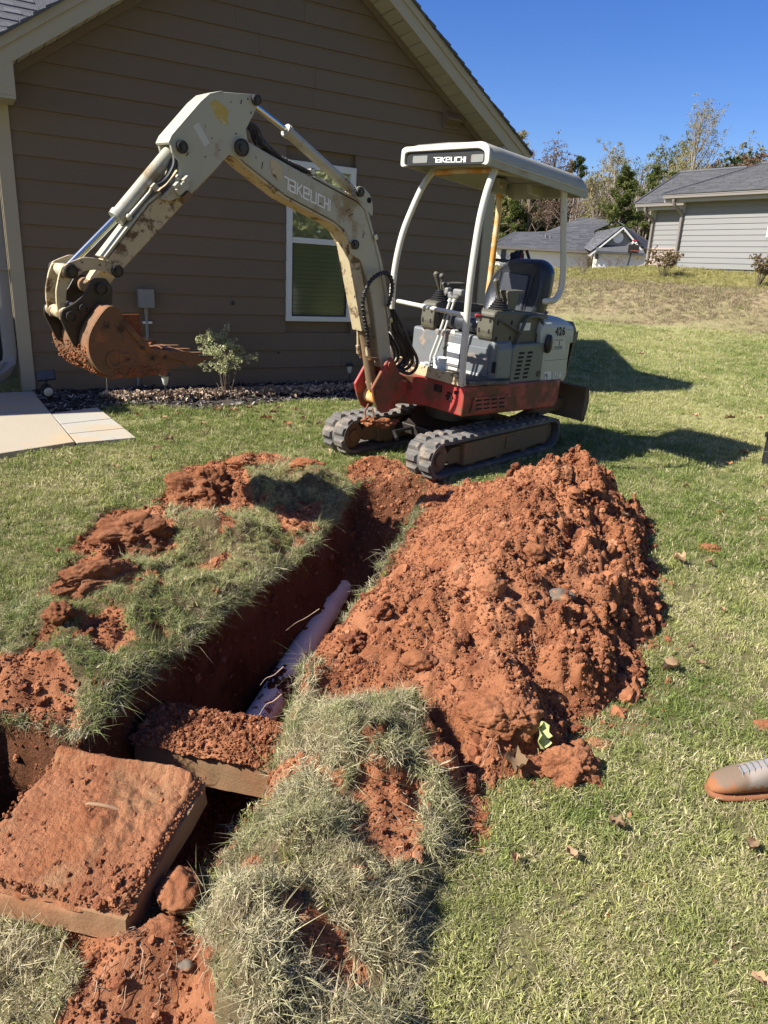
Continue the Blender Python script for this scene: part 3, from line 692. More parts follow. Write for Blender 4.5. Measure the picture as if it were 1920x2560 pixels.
dsp = thing('downspout', 'beige metal downspout with a ribbed elbow at the left corner of the brown house', 'downspout', M=HM)
MB().add(V, Fc).build('pipe', M['downspout'], dsp, smooth=30)
for i in range(9):
    t_ = .15+i*.1; k_ = 2+t_*2.8; j = int(k_); f_ = k_-j; j = min(j, 4); p = np.array(path[j])*(1-f_)+np.array(path[j+1])*f_
    mb = MB(); mb.box(p, (.135, .018, .098), rotm(rx=math.radians(38), rz=math.radians(35)))
    mb.build('rib', M['downspout'], dsp, smooth=None, bevel=.005)
mb = MB(); mb.box((px_, .02, 1.05), (.10, .125, .02)); mb.build('strap', M['downspout'], dsp, smooth=None)

# things standing by the wall
def on_ground(x, y, dz=0): return (float(x), float(y), float(base_z(np.array([x]), np.array([y]))[0]+dz))
def wallpt(x, out): p = HOUSE0+dW*x-nW*out; return p[0], p[1]
jb = thing('junction_box', 'grey electrical box with conduit on the brown wall above the bucket', 'electrical box', M=HM)
mb = MB(); mb.bx(.93, 1.065, -.12, -.031, .765, .925); mb.build('box', M['plastic_lt'], jb, smooth=None, bevel=.006)
mb = MB(); mb.bx(.927, 1.068, -.130, -.121, .762, .928); mb.build('cover', M['plastic_lt'], jb, smooth=None, bevel=.003)
mb = MB(); mb.cyl((1.0, -.07, .70), (1.0, -.07, .77), .020); mb.cyl((1.0, -.07, .655), (1.0, -.07, .70), .015); mb.tube([(1.0, -.07, .66), (1.0, -.07, .50), (.985, -.06, .40), (.96, -.045, .33), (.93, -.05, .25), (.90, -.055, .12), (.895, -.05, -.02)], .0145, 10)
mb.build('conduit', M['plastic_lt'], jb)
mb = MB(); mb.bx(.965, 1.05, -.08, -.031, .615, .635); mb.build('clamp', M['vinylw'], jb, smooth=None)
# solar spotlight, path lights, thin rod
x, y = G(100, 1052)[:2]; x, y = wallpt(.05, .42)
sp = thing('solar_spotlight', 'black solar spotlight on a stake at the corner of the walk', 'garden light', on_ground(x, y), rz=math.radians(28))
mb = MB(); mb.cyl((0, 0, -.05), (0, 0, .10), .010); mb.build('stake', M['black'], sp)
mb = MB(); mb.lathe([(.001, -.06), (.035, -.055), (.048, -.02), (.050, .03), (.044, .034)], (0, 0, .095), (.25, -.85, -.30), 24); mb.build('lamp_head', M['black'], sp)
mb = MB(); mb.lathe([(.043, .028), (.036, .040), (.001, .046)], (0, 0, .095), (.25, -.85, -.30), 20); mb.build('lens', M['lampglass'], sp)
mb = MB(); mb.tube([(0, .01, .13), (.0, .02, .165), (0, .01, .19)], .010, 8); mb.build('bracket', M['black'], sp)
Rp = rotm(rx=math.radians(38), ry=math.radians(-6)); mb = MB(); mb.box((0, -.01, .222), (.15, .115, .014), Rp); mb.build('solar_panel_case', M['black'], sp, smooth=None, bevel=.004)
for sx in (-.035, .035):
    c_ = np.array((0, -.01, .222))+Rp@np.array((sx, 0, .0085)); mb = MB(); mb.box(c_, (.064, .10, .003), Rp); mb.build('solar_cell', M['solar'], sp, smooth=None)
def path_light(x, y, label, sc=1., tilt=0):
    t = thing('path_light', label, 'garden light', on_ground(x, y)); t.rotation_euler = (0, tilt, 0); t.scale = (sc,)*3
    mb = MB(); mb.cyl((0, 0, -.05), (0, 0, .17), .009); mb.build('stake', M['black'], t)
    mb = MB(); mb.lathe([(.012, .165), (.022, .18), (.034, .23), (.037, .262), (.030, .266)], seg=20); mb.build('lamp_glass', M['lampglass'], t)
    mb = MB(); mb.lathe([(.040, .262), (.058, .262), (.060, .270), (.048, .288), (.034, .296), (.032, .306), (.001, .309)], seg=24); mb.build('cap', M['black'], t)
x, y = G(415, 1003)[:2]; path_light(x, y, 'solar path light standing in the mulch between the bucket and the bright shrub', .88)
x, y = wallpt(3.12, .20); path_light(x, y, 'solar path light in the shade by the wall, right of the window', .80, math.radians(-3))
x, y = wallpt(.56, .32); z0 = on_ground(x, y)[2]
mb = MB(); mb.cyl((x, y, z0-.05), (x, y, z0+.55), .0035, seg=6); tag(mb.build('thin_rod', M['steel']), 'thin metal rod standing in the mulch under the excavator bucket', 'rod')

# ------------------------------------------------------------------ walk and pavers
def slab_obj(name, pts, top, mat, parent=None, bottom=-.08, bevel=.008):
    P = [G(*p) for p in pts]; n = np.array([-GR*nW[0], -GR*nW[1], 1])
    lo = [p+np.array([0, 0, bottom]) for p in P]; hi = [p+np.array([0, 0, top]) for p in P]
    mb = MB(); mb.hexa(lo, hi); return mb.build(name, mat, parent, smooth=None, bevel=bevel)
o = slab_obj('concrete_walk', [(-700, 1262), (-380, 1040), (-300, 1000), (87, 988), (96, 1003), (188, 1116), (2, 1146)], .035, M['conc']); tag(o, kind='structure')
pv = thing('paver_pad', 'pale concrete paver pad beside the walk in three tones', 'paving', (0, 0, 0))
def lerp(a, b, t): return (a[0]+(b[0]-a[0])*t, a[1]+(b[1]-a[1])*t)
pa, pb, pc, pd_ = (129, 1042), (244, 1027), (341, 1102), (193, 1116)
cuts = [0, .37, .69, 1.0]
for i in range(3):
    q = [lerp(pa, pd_, cuts[i]+.0015), lerp(pb, pc, cuts[i]+.0015), lerp(pb, pc, cuts[i+1]-.0015), lerp(pa, pd_, cuts[i+1]-.0015)]
    slab_obj('paver', q, .030-.002*i, M['conc2'], pv, bevel=.004, bottom=-.06)
# ------------------------------------------------------------------ the mini excavator (x forward to the bucket, y to its left side, z up)
_up = np.array([-GR*nW[0], -GR*nW[1], 1.]); _up /= np.linalg.norm(_up)
_a = math.radians(225.8); XF = np.array([math.sin(_a), math.cos(_a), 0.]); XF -= _up*(XF@_up); XF /= np.linalg.norm(XF); XN = np.cross(_up, XF)
XO = np.array([.55, 5.78, GR*(.55*nW[0]+5.78*nW[1])])
EM = frame_matrix(XO, XF, XN)
ex = thing('mini_excavator', 'worn cream and red mini excavator with canopy, boom raised and bucket curled', 'excavator', M=EM)
E_ = ex
M['rim'] = mk('canopy_rim_paint', (.52, .50, .43), (.45, .43, .36), 5, .5, bump=.1)
M['greypaint2'] = mk('mid_grey_panel', (.21, .22, .20), (.17, .175, .16), 5, .55, dirt=(.22, .15, .09), dscale=6, dthr=.62, dw=.07, bump=.1)
# ---- undercarriage, turned a little against the house of the machine
YU = math.radians(-3)
CU, SU = math.cos(YU), math.sin(YU)
def U(p): x, y, z = p; return (x*CU+y*SU, -x*SU+y*CU, z)
XSH = 0.
def Umb(mb): mb.v = [U((p[0]+XSH, p[1], p[2])) for p in mb.v]; return mb
XA, XB, TRr, TZ = .87, -.54, .128, .142
def track_path(r, n=14):
    P = []
    for i in range(n+1): a = math.pi/2-math.pi*i/n; P.append((XA+r*math.cos(a), TZ+r*math.sin(a)))
    for i in range(n+1): a = -math.pi/2-math.pi*i/n; P.append((XB+r*math.cos(a), TZ+r*math.sin(a)))
    return P
def path_at(d, r=TRr):
    L = XA-XB; arc = math.pi*r; tot = 2*L+2*arc; d %= tot
    if d < L: return (XB+d, TZ+r), 0.
    d -= L
    if d < arc: a = math.pi/2-d/r; return (XA+r*math.cos(a), TZ+r*math.sin(a)), a-math.pi/2
    d -= arc
    if d < L: return (XA-d, TZ-r), math.pi
    d -= L; a = -math.pi/2-d/r; return (XB+r*math.cos(a), TZ+r*math.sin(a)), a-math.pi/2
TOT = 2*(XA-XB)+2*math.pi*TRr
for sgn, y0, y1 in ((1, .27, .50), (-1, -.50, -.27)):
    XSH = -.085 if sgn > 0 else .0
    out = track_path(TRr); inn = track_path(TRr-.022)
    mb = MB(); V = []; n = len(out)
    for (p, y) in ((out, y0), (out, y1), (inn, y1), (inn, y0)): V += [(q[0], y, q[1]) for q in p]
    Fc = []
    for ring in range(4):
        a0 = ring*n; b0 = ((ring+1) % 4)*n
        for i in range(n): Fc.append((a0+i, a0+(i+1) % n, b0+(i+1) % n, b0+i))
    mb.add(V, Fc)
    belt = Umb(mb).build('track_belt', M['rubber'], E_, smooth=30)
    nl = 38
    for i in range(nl):
        for half in (0, 1):
            d = (i+.5*half)*TOT/nl; (cx, cz), a = path_at(d, TRr+.010)
            ya, yb = ((y0+.004, (y0+y1)/2-.012) if half == 0 else ((y0+y1)/2+.012, y1-.004))
            R_ = rotm(ry=-a)
            mb = MB(); w = .036
            b = [(-w, ya, -.012), (w, ya, -.012), (w*.9, yb, -.012), (-w*.9, yb, -.012)]; t = [(-w*.55, ya+.006, .008), (w*.55, ya+.006, .008), (w*.5, yb-.012, .008), (-w*.5, yb-.012, .008)]
            if half: t = [(-w*.5, ya+.012, .008), (w*.5, ya+.012, .008), (w*.55, yb-.006, .008), (-w*.55, yb-.006, .008)]
            f_ = lambda p: np.array((cx, 0, cz))+R_@np.array((p[0], 0, p[2]))+np.array((0, p[1], 0))
            mb.hexa([f_(p) for p in b], [f_(p) for p in t]); Umb(mb).build('track_lug', M['rubber'], belt, smooth=None)
    # side frame, idler, sprocket, rollers
    yo = y1-.02 if sgn > 0 else y0+.02; yi = y0+.03 if sgn > 0 else y1-.03
    mb = MB(); mb.prism([(.62, .225), (-.50, .232), (-.50, .075), (.60, .055)], min(yo, yi), max(yo, yi)); fr = Umb(mb).build('track_frame', M['mudsteel'], E_, smooth=None, bevel=.012)
    ys = y1 if sgn > 0 else y0+.23
    mb = MB(); yy = (y1+.0 if sgn > 0 else y1-.0)
    mb.prism([(-.02, .205), (.10, .205), (.10, .11), (-.02, .11)], yy-.025, yy-.008); Umb(mb).build('frame_cover', M['mudsteel'], fr, smooth=None, bevel=.01)
    mb = MB(); mb.lathe([(.10, -.07), (.104, -.06), (.104, .06), (.095, .07), (.05, .074), (.045, .09), (.001, .092)], (XA-.005, (y0+y1)/2, TZ), (0, 1, 0), 28); Umb(mb).build('idler_wheel', M['mudsteel'], E_)
    mb = MB(); mb.lathe([(.100, -.05), (.100, .05), (.06, .07), (.001, .08)], (XB, (y0+y1)/2, TZ), (0, 1, 0), 24); Umb(mb).build('sprocket', M['mudsteel'], E_)
    for rx in (.45, .12, -.22): mb = MB(); mb.cyl((rx, y0+.05, .055), (rx, y1-.05, .055), .038); Umb(mb).build('roller', M['mudsteel'], E_)
    mb = MB(); mb.prism([(.72, .20), (.80, .14), (.72, .08), (.58, .08), (.58, .20)], y0+.05, y1-.05); Umb(mb).build('idler_yoke', M['mudsteel'], E_, smooth=None, bevel=.006)
XSH = -.04
mb = MB(); mb.prism([(-.28, .28), (-.28, .16), (.20, .12), (.42, .12), (.42, .20), (.22, .30)], -.30, .30); mb.bx(.05, .45, -.42, .42, .13, .21); mb.bx(-.35, -.15, -.42, .42, .13, .21)
Umb(mb).build('carbody', M['darksteel'], E_, smooth=None, bevel=.01)
for s in (-1, 1):
    mb = MB(); mb.tube([(.42, .12*s, .19), (.62, .16*s, .17), (.70, .05*s, .15)], .014, 8); Umb(mb).build('hydraulic_hose', M['hose'], E_)
MB().cyl((0, 0, .27), (0, 0, .40), .27, seg=40).build('slew_ring', M['darksteel'], E_)
XSH = 0.
# blade with its arms at the rear
mb = MB(); prof = [(-1.10, .20), (-1.125, .28), (-1.13, .36), (-1.11, .44), (-1.08, .485), (-1.10, .492), (-1.145, .44), (-1.165, .36), (-1.15, .27), (-1.12, .19)]
mb.prism(prof, -.46, .50); bl = Umb(mb).build('dozer_blade', M['mudsteel'], E_, smooth=40)
mb = MB(); mb.bx(-1.14, -1.09, .485, .50, .19, .49); Umb(mb).build('blade_end_plate', M['mudsteel'], bl, smooth=None)
for y in (-.22, .26):
    mb = MB(); mb.prism([(-.30, .16), (-.30, .24), (-.75, .33), (-1.12, .36), (-1.12, .27), (-.72, .23)], y-.03, y+.03); Umb(mb).build('blade_arm', M['mudsteel'], E_, smooth=None, bevel=.006)
MB().cyl(U((-.35, .02, .24)), U((-1.08, .02, .36)), .032).build('blade_cylinder', M['darksteel'], E_)
# ---- red lower body
lower = [(.545, .485), (.52, .10), (.66, -.02), (.80, .02), (.80, -.16), (.62, -.20), (.50, -.40), (.40, -.47), (-.45, -.47), (-.70, -.36), (-.80, -.10), (-.82, .10), (-.78, .30), (-.66, .46), (-.55, .485)]
lo = []; hi = []
for x, y in lower:
    k = (x+.8)/1.35; lo.append((x*.985, y*.98, .368+.045*k)); hi.append((x, y, .590+.040*k))
mb = MB(); mb.hexa(lo, hi); body = mb.build('lower_body', M['red'], E_, smooth=30, bevel=.012)
# slotted louvre panel low on the side
pn = MB(); pn.hexa([(.460, .4845, .440), (.055, .4845, .425), (.028, .4845, .535), (.440, .4845, .548)], [(.460, .490, .440), (.055, .490, .425), (.028, .490, .535), (.440, .490, .548)]); lp = pn.build('louvre_panel', M['red'], body, smooth=None, bevel=.002)
for r in range(3):
    for c in range(4):
        x = .385-c*.088-.006*r; z = .522-r*.031-.003*c
        mb = MB(); mb.box((x, .4903, z), (.064, .004, .011)); mb.build('slot', M['cavity'], lp, smooth=None)
for p in ((.425, .541), (.045, .528)): MB().cyl((p[0], .489, p[1]), (p[0], .496, p[1]), .006, seg=8).build('bolt', M['steel'], lp)
# holes and plate on the front face
for k in range(7):
    a = k*math.pi/3; r = 0 if k == 6 else .024
    MB().cyl((.5385, .345+r*math.cos(a), .535+r*math.sin(a)), (.5465, .345+r*math.cos(a), .535+r*math.sin(a)), .0085, seg=10).build('drain_hole', M['cavity'], body)
MB().cyl((.541, .405, .575), (.552, .405, .575), .014, seg=10).build('key_lock', M['darksteel'], body)
mb = MB(); mb.hexa([(.532, .19, .545), (.534, .26, .545), (.534, .26, .595), (.532, .19, .595)], [(.540, .19, .545), (.542, .26, .545), (.542, .26, .595), (.540, .19, .595)]); mb.build('nameplate', M['darksteel'], body, smooth=None)
# ---- deck, floor mat, front plate
mb = MB(); mb.hexa([(.555, .475, .632), (.50, -.22, .628), (.10, -.22, .61), (.05, .475, .615)], [(.555, .475, .650), (.50, -.22, .650), (.10, -.22, .628), (.05, .475, .632)]); mb.build('floor_plate', M['cream_dirty'], E_, smooth=None, bevel=.003)
mb = MB(); mb.hexa([(.566, .485, .628), (.54, .10, .628), (.53, -.26, .632), (.518, -.26, .632), (.528, .10, .628), (.552, .478, .628)], [(.566, .485, .700), (.54, .10, .706), (.53, -.26, .712), (.518, -.26, .712), (.528, .10, .706), (.552, .478, .700)]); mb.build('front_kick_plate', M['cream_dirty'], E_, smooth=None, bevel=.003)
mb = MB(); mb.hexa([(.50, .15, .652), (.505, .495, .640), (.06, .50, .612), (.06, .15, .630)], [(.50, .15, .664), (.505, .495, .664), (.06, .50, .640), (.06, .15, .642)]); mat_ = mb.build('floor_mat', M['rubber'], E_, smooth=None, bevel=.006)
for i in range(11):
    x = .48-i*.038; mb = MB(); mb.hexa([(x, .17, .6645-.052*i*.038), (x-.018, .17, .664-.052*i*.038), (x-.018, .485, .663-.052*i*.038), (x, .485, .6645-.052*i*.038)],
                                         [(x-.003, .17, .670-.052*i*.038), (x-.015, .17, .6695-.052*i*.038), (x-.015, .485, .669-.052*i*.038), (x-.003, .485, .670-.052*i*.038)]); mb.build('mat_rib', M['black'], mat_, smooth=None)
# seat base: worn grey panel facing forward, with plates, decal and bolts
mb = MB(); mb.prism([(-.27, .64), (.44, .64), (.44, .90), (.40, .93), (-.24, .93), (-.27, .90)], .06, .215, 0); sb_ = mb.build('seat_base', M['bluegrey'], E_, smooth=None, bevel=.012)
mb = MB(); mb.prism([(-.02, .68), (.13, .68), (.13, .905), (.0, .905), (-.02, .88)], .215, .222, 0); mb.build('access_panel', M['bluegrey'], sb_, smooth=None, bevel=.003)
mb = MB(); mb.prism([(.20, .655), (.40, .66), (.40, .86), (.20, .86)], .215, .221, 0); mb.build('access_panel', M['bluegrey'], sb_, smooth=None, bevel=.003)
mb = MB(); mb.prism([(.0, .70), (.125, .70), (.125, .85), (.0, .85)], .222, .2245, 0); mb.build('faded_decal', M['sticker'], sb_, smooth=None)
mb = MB(); mb.prism([(.03, .655), (.33, .655), (.33, .675), (.03, .675)], .2225, .2245, 0); mb.build('faded_decal', M['sticker_pale'], sb_, smooth=None)
for y, z in ((.0, .835), (-.03, .80), (.29, .80), (.40, .70), (.17, .72)): mb = MB(); mb.cyl((.222, y, z), (.232, y, z), .010, seg=10); mb.build('bolt', M['steel'], sb_)
mb = MB(); mb.bx(.222, .230, .445, .475, .70, .78); mb.build('latch_slot', M['cavity'], sb_, smooth=None)
mb = MB(); mb.prism([(.30, .64), (.455, .64), (.455, .86), (.42, .92), (.30, .92)], .0, .19, 0); mb.build('side_shroud', M['greypaint2'], E_, smooth=None, bevel=.02)
# far side pillar of the base
mb = MB(); mb.prism([(-.40, .62), (-.24, .62), (-.24, .90), (-.30, .92), (-.40, .92)], -.30, .20, 0); mb.build('side_box', M['bluegrey'], E_, smooth=None, bevel=.02)
# ---- grey louvred side cover
mb = MB(); mb.prism([(-.005, .605), (.015, .62), (.03, .86), (.0, .895), (-.36, .895), (-.385, .60)], .30, .462); sc_ = mb.build('side_cover', M['greypaint'], E_, smooth=None, bevel=.012)
for c in range(2):
    for r in range(7):
        x = -.085-c*.105+.004*r; z = .828-r*.0305
        mb = MB(); mb.box((x, .4625, z), (.062, .006, .016)); mb.build('louvre_slot', M['cavity'], sc_, smooth=None, bevel=.003)
MB().cyl((-.335, .46, .66), (-.335, .468, .66), .024, seg=18).build('plug', M['black'], sc_)
# ---- white rear hood
hp = [(-.29, .98), (-.385, .60), (-.715, .578), (-.735, .62), (-.762, .875), (-.80, .885), (-.80, .92), (-.79, .98), (-.74, 1.045), (-.62, 1.075), (-.33, 1.085), (-.30, 1.06)]
mb = MB(); N_ = 9
# hood cross sections along y with rounded shoulder at the near side
ys = [-.44, -.40, 0, .30, .38, .425, .448, .455]; shr = [.06, .0, 0, 0, .006, .022, .045, .07]
V = []; n = len(hp)
cx_, cz_ = -.55, .60
for y, s in zip(ys, shr):
    for (x, z) in hp:
        zz = z; xx = x
        if z > 1.0: zz = z-s
        if x < -.74: xx = x+s*.8
        V.append((xx, y, zz))
Fc = []
for i in range(len(ys)-1):
    for k in range(n): Fc.append((i*n+k, i*n+(k+1) % n, (i+1)*n+(k+1) % n, (i+1)*n+k))
Fc += [tuple(range(n)), tuple(range((len(ys)-1)*n, len(ys)*n))]
mb.add(V, Fc); hood = mb.build('engine_hood', M['hood'], E_, smooth=35, bevel=.006)
mb = MB(); mb.bx(-.73, -.40, .4552, .4560, .752, .7545); mb.build('panel_seam', M['cavity'], hood, smooth=None)
# dark corner bumper with end cap and the ribbed counterweight edge
mb = MB(); mb.prism([(-.745, 1.045), (-.80, .99), (-.825, .94), (-.822, .87), (-.77, .87), (-.765, .98), (-.74, 1.02)], .20, .440); mb.build('corner_guard', M['greypaint'], E_, smooth=30, bevel=.01)
mb = MB(); mb.bx(-.822, -.758, .440, .452, .885, .965); mb.build('tail_lamp', M['plastic'], E_, smooth=None, bevel=.006)
for i in range(9):
    z = .855-i*.033; mb = MB(); mb.cyl((-.818+.004*i, -.30, z), (-.818+.004*i, .425, z), .0165, seg=10); mb.build('rear_grille_rib', M['black'], E_)
mb = MB(); mb.bx(-.80, -.72, -.3, .41, .575, .87); mb.build('rear_grille_backing', M['cavity'], E_, smooth=None)
mb = MB(); mb.prism([(-.66, .46), (-.74, .40), (-.82, .10), (-.80, .08), (-.70, .38), (-.64, .455)], .40, .60, 2); mb.build('rear_bumper', M['red'], E_, smooth=30)
mb = MB(); mb.lathe([(.04, 0), (.055, .005), (.055, .02), (.035, .03), (.035, .045), (.001, .047)], (-.60, .22, 1.075), (0, 0, 1), 14); mb.lathe([(.02, 0), (.02, .02), (.001, .022)], (-.50, .28, 1.08), (0, 0, 1), 10); mb.build('filler_cap', M['black'], E_)
mb = MB(); mb.blob((-.395, .472, .885), (.035, .03, .075), 4, 3, .15); mb.build('tie_down_cover', M['black'], E_, smooth=30)
# handrail beside the seat and the red knobbed lever
mb = MB(); mb.tube([(-.035, .44, .88), (-.06, .44, .96), (-.10, .44, 1.05), (-.125, .44, 1.078), (-.16, .44, 1.088), (-.27, .44, 1.085), (-.31, .44, 1.07), (-.325, .44, 1.03), (-.335, .44, .91)], .0125, 12); mb.build('grab_rail', M['plastic'], E_)
mb = MB(); mb.tube([(.36, .40, 1.090), (.22, .41, 1.075), (.16, .42, 1.062), (-.07, .45, .972)], .0085, 10); lv = mb.build('safety_lever', M['plastic'], E_)
mb = MB(); mb.tube([(.42, .395, 1.097), (.41, .396, 1.096), (.36, .40, 1.090), (.34, .402, 1.088)], [.006, .0125, .0125, .009], 10); mb.build('lever_grip', M['red'], lv)
# ---- seat
def rounded(pts, r=.05, n=4):
    out = []
    m = len(pts)
    for i in range(m):
        p = np.array(pts[i]); a = np.array(pts[i-1]); b = np.array(pts[(i+1) % m])
        da = (a-p)/np.linalg.norm(a-p); db = (b-p)/np.linalg.norm(b-p)
        rr = min(r, .45*np.linalg.norm(a-p), .45*np.linalg.norm(b-p))
        for k in range(n+1):
            t = k/n; q = (1-t)**2*(p+da*rr)+2*t*(1-t)*p+t*t*(p+db*rr); out.append(tuple(q))
    return out
bk = rounded([(-.15, 1.02), (-.18, 1.18), (-.13, 1.37), (.0, 1.475), (.29, 1.485), (.375, 1.42), (.395, 1.22), (.36, 1.02)], .09)
V = []; Fc = []; n = len(bk); c0 = np.array([.11, 1.22])
def xs(z): return -.385-.17*(z-1.03)
for dx, sc_s in ((.075, .80), (.088, .86), (.075, .93), (.045, .985), (.0, 1.0), (-.045, .97), (-.065, .85)):
    for p in bk:
        q = c0+(np.array(p)-c0)*sc_s; V.append((xs(q[1])+dx, q[0], q[1]))
m_ = 7
for i in range(m_-1):
    for k in range(n): Fc.append((i*n+k, i*n+(k+1) % n, (i+1)*n+(k+1) % n, (i+1)*n+k))
Fc += [tuple(range(n)), tuple(range((m_-1)*n, m_*n))]
mb = MB(); mb.add(V, Fc); sback = mb.build('seat_backrest', M['vinyl'], E_, smooth=50)
# padded centre panel with piping
ctr = rounded([(-.02, 1.05), (-.02, 1.37), (.04, 1.375), (.24, 1.37), (.25, 1.05)], .02)
mb = MB(); mb.hexa([(xs(p[1])+.070, p[0], p[1]) for p in ctr], [(xs(p[1])+.094, .115+(p[0]-.115)*.93, 1.21+(p[1]-1.21)*.96) for p in ctr]); mb.build('seat_panel', M['vinyl'], sback, smooth=50, bevel=.008)
for y in (-.035, .262): mb = MB(); mb.tube([(xs(z)+.088, y+(.02 if y > 0 else -.02)*((z-1.05)/.3-.6), z) for z in np.linspace(1.05, 1.38, 8)], .004, 6); mb.build('piping', M['vinyl'], sback)
cu = rounded([(-.32, -.16), (.15, -.14), (.19, .0), (.19, .24), (.15, .36), (-.32, .38)], .05)
mb = MB(); V = []; Fc = []; n = len(cu)
for z, s in ((.955, .90), (.97, .98), (1.0, 1.0), (1.035, .99), (1.055, .93), (1.058, .80)):
    for p in cu: q = np.array((-.07, .11))+(np.array(p)-np.array((-.07, .11)))*s; V.append((q[0], q[1], z-.02*(p[0]+.3)))
for i in range(5):
    for k in range(n): Fc.append((i*n+k, i*n+(k+1) % n, (i+1)*n+(k+1) % n, (i+1)*n+k))
Fc += [tuple(range(n)), tuple(range(5*n, 6*n))]; mb.add(V, Fc); mb.build('seat_cushion', M['vinyl'], E_, smooth=50)
mb = MB(); mb.prism([(-.13, .88), (.32, .88), (.34, .965), (-.15, .965)], .02, .10, 0); mb.bx(-.25, .10, -.10, .32, .90, .955); mb.build('seat_suspension', M['black'], E_, smooth=None, bevel=.01)
MB().cyl((.17, .03, .925), (.215, .03, .925), .022, seg=14).build('adjust_knob', M['sticker_pale'], E_)
# ---- joystick consoles
def console(y0, y1, jx, jy, lab=None, lean=(.03, .06)):
    pf = [(.235, 1.115), (.245, .985), (.235, .93), (.18, .885), (.06, .868), (-.28, .872), (-.40, .90), (-.42, 1.10), (-.12, 1.12), (.02, 1.128), (.20, 1.13)]
    mb = MB(); mb.prism(pf, y0, y1); c = mb.build('control_console', M['plastic'], E_, smooth=None, bevel=.018)
    for (x, z) in ((.236, 1.06), (.238, .985)):
        for yy in (y0+.03, y1-.03): mb = MB(); mb.box((x+.004, yy, z), (.010, .014, .028)); mb.build('console_slot', M['cavity'], c, smooth=None)
    for (x, z) in ((.19, 1.045), (.03, 1.045)):
        for dz in (0, -.11): mb = MB(); mb.box((x, y1+.0005, z+dz), (.014, .006, .028)); mb.build('console_slot', M['cavity'], c, smooth=None)
    mb = MB(); prof = []
    for i in range(5): r = .066-.0105*i; prof += [(r, i*.016), (r+.006, i*.016+.006), (r-.004, i*.016+.0145)]
    prof += [(.014, .082), (.001, .083)]
    mb.lathe(prof, (jx, jy, 1.128), (0, 0, 1), 20); mb.build('rubber_boot', M['black'], c)
    top = np.array((jx, jy, 1.20)); d = np.array((lean[0], lean[1]*-.4, .115))
    mb = MB(); mb.tube([top, top+d*.25, top+d*.35, top+d*.85, top+d*.95, top+d*1.08, top+d*1.2], [.008, .009, .015, .018, .023, .022, .008], 12); mb.build('joystick', M['plastic'], c)
    # arm rest
    ar = [(-.03, 1.12), (.075, 1.12), (.065, 1.19), (.085, 1.245), (.085, 1.262), (-.12, 1.266), (-.125, 1.245), (-.06, 1.232), (-.045, 1.17)]
    mb = MB(); mb.prism([(x-.0, z) for x, z in ar], y0+.02, y1-.03); mb.build('armrest', M['plastic'], c, smooth=None, bevel=.012)
    return c
cR = console(.27, .42, .115, .345)
mb = MB(); mb.bx(-.20, -.07, .4205, .4225, .985, 1.04); mb.build('faded_decal', M['sticker'], cR, smooth=None)
mb = MB(); mb.cyl((-.34, .42, .97), (-.34, .43, .97), .012, seg=10); mb.bx(-.30, -.293, .4205, .424, .89, .96); mb.build('console_trim', M['cavity'], cR)
cL = console(-.29, -.15, .13, -.22)
MB().tube([(.09, -.25, 1.10), (.085, -.255, 1.29)], .005, 8).build('lever_rod', M['steel'], cL)
MB().blob((.083, -.256, 1.305), .022, 3, 3, .0).build('lever_knob', M['plastic'], cL)
# ---- the two travel levers
for y in (.055, .095):
    mb = MB(); mb.tube([(.40, y-.02, .66), (.415, y-.035, .72), (.425, y-.03, .76), (.40, y, .90), (.375, y+.06, 1.17)], .0095, 10); tl = mb.build('travel_lever', M['sticker_pale'], E_)
    mb = MB(); mb.tube([(.388, y+.028, 1.03), (.383, y+.042, 1.09)], .0105, 10); mb.build('lever_sleeve', M['black'], tl)
    mb = MB(); mb.tube([(.378, y+.052, 1.155), (.373, y+.064, 1.185)], .014, 10); mb.build('lever_collar', M['vinylw'], tl)
    s = -1 if y < .07 else 1
    mb = MB(); mb.hexa([(.362, y+.042+(.0 if s > 0 else 0), 1.18), (.392, y+.042, 1.18), (.392, y+.092, 1.18), (.362, y+.092, 1.18)], [(.355, y+.045+s*.005, 1.225), (.395, y+.045+s*.005, 1.225), (.395, y+.095+s*.035, 1.225), (.355, y+.095+s*.035, 1.225)])
    mb.bx(.350, .398, y+.03+s*.02, y+.09+s*.045, 1.205, 1.25); mb.build('lever_head', M['plastic_lt'], tl, smooth=None, bevel=.012)
mb = MB(); mb.lathe([(.035, 0), (.03, .02), (.036, .03), (.026, .05), (.03, .06), (.012, .085)], (.41, .045, .655), (0, 0, 1), 14); mb.build('lever_boot', M['black'], E_)
# foot pedals
for k, y in enumerate((-.15, -.08)):
    mb = MB(); mb.hexa([(.50, y, .70), (.60, y, .735), (.60, y+.05, .735), (.50, y+.05, .70)], [(.50, y, .708), (.60, y, .743), (.60, y+.05, .743), (.50, y+.05, .708)]); mb.tube([(.52, y+.025, .70), (.50, y+.025, .655)], .008, 8); mb.build('foot_pedal', M['cream_dirty'], E_, smooth=None)
mb = MB(); mb.tube([(.52, .22, .672), (.515, .30, .68), (.51, .40, .672)], [.012, .02, .012], 8); mb.build('foot_rest', M['black'], E_)
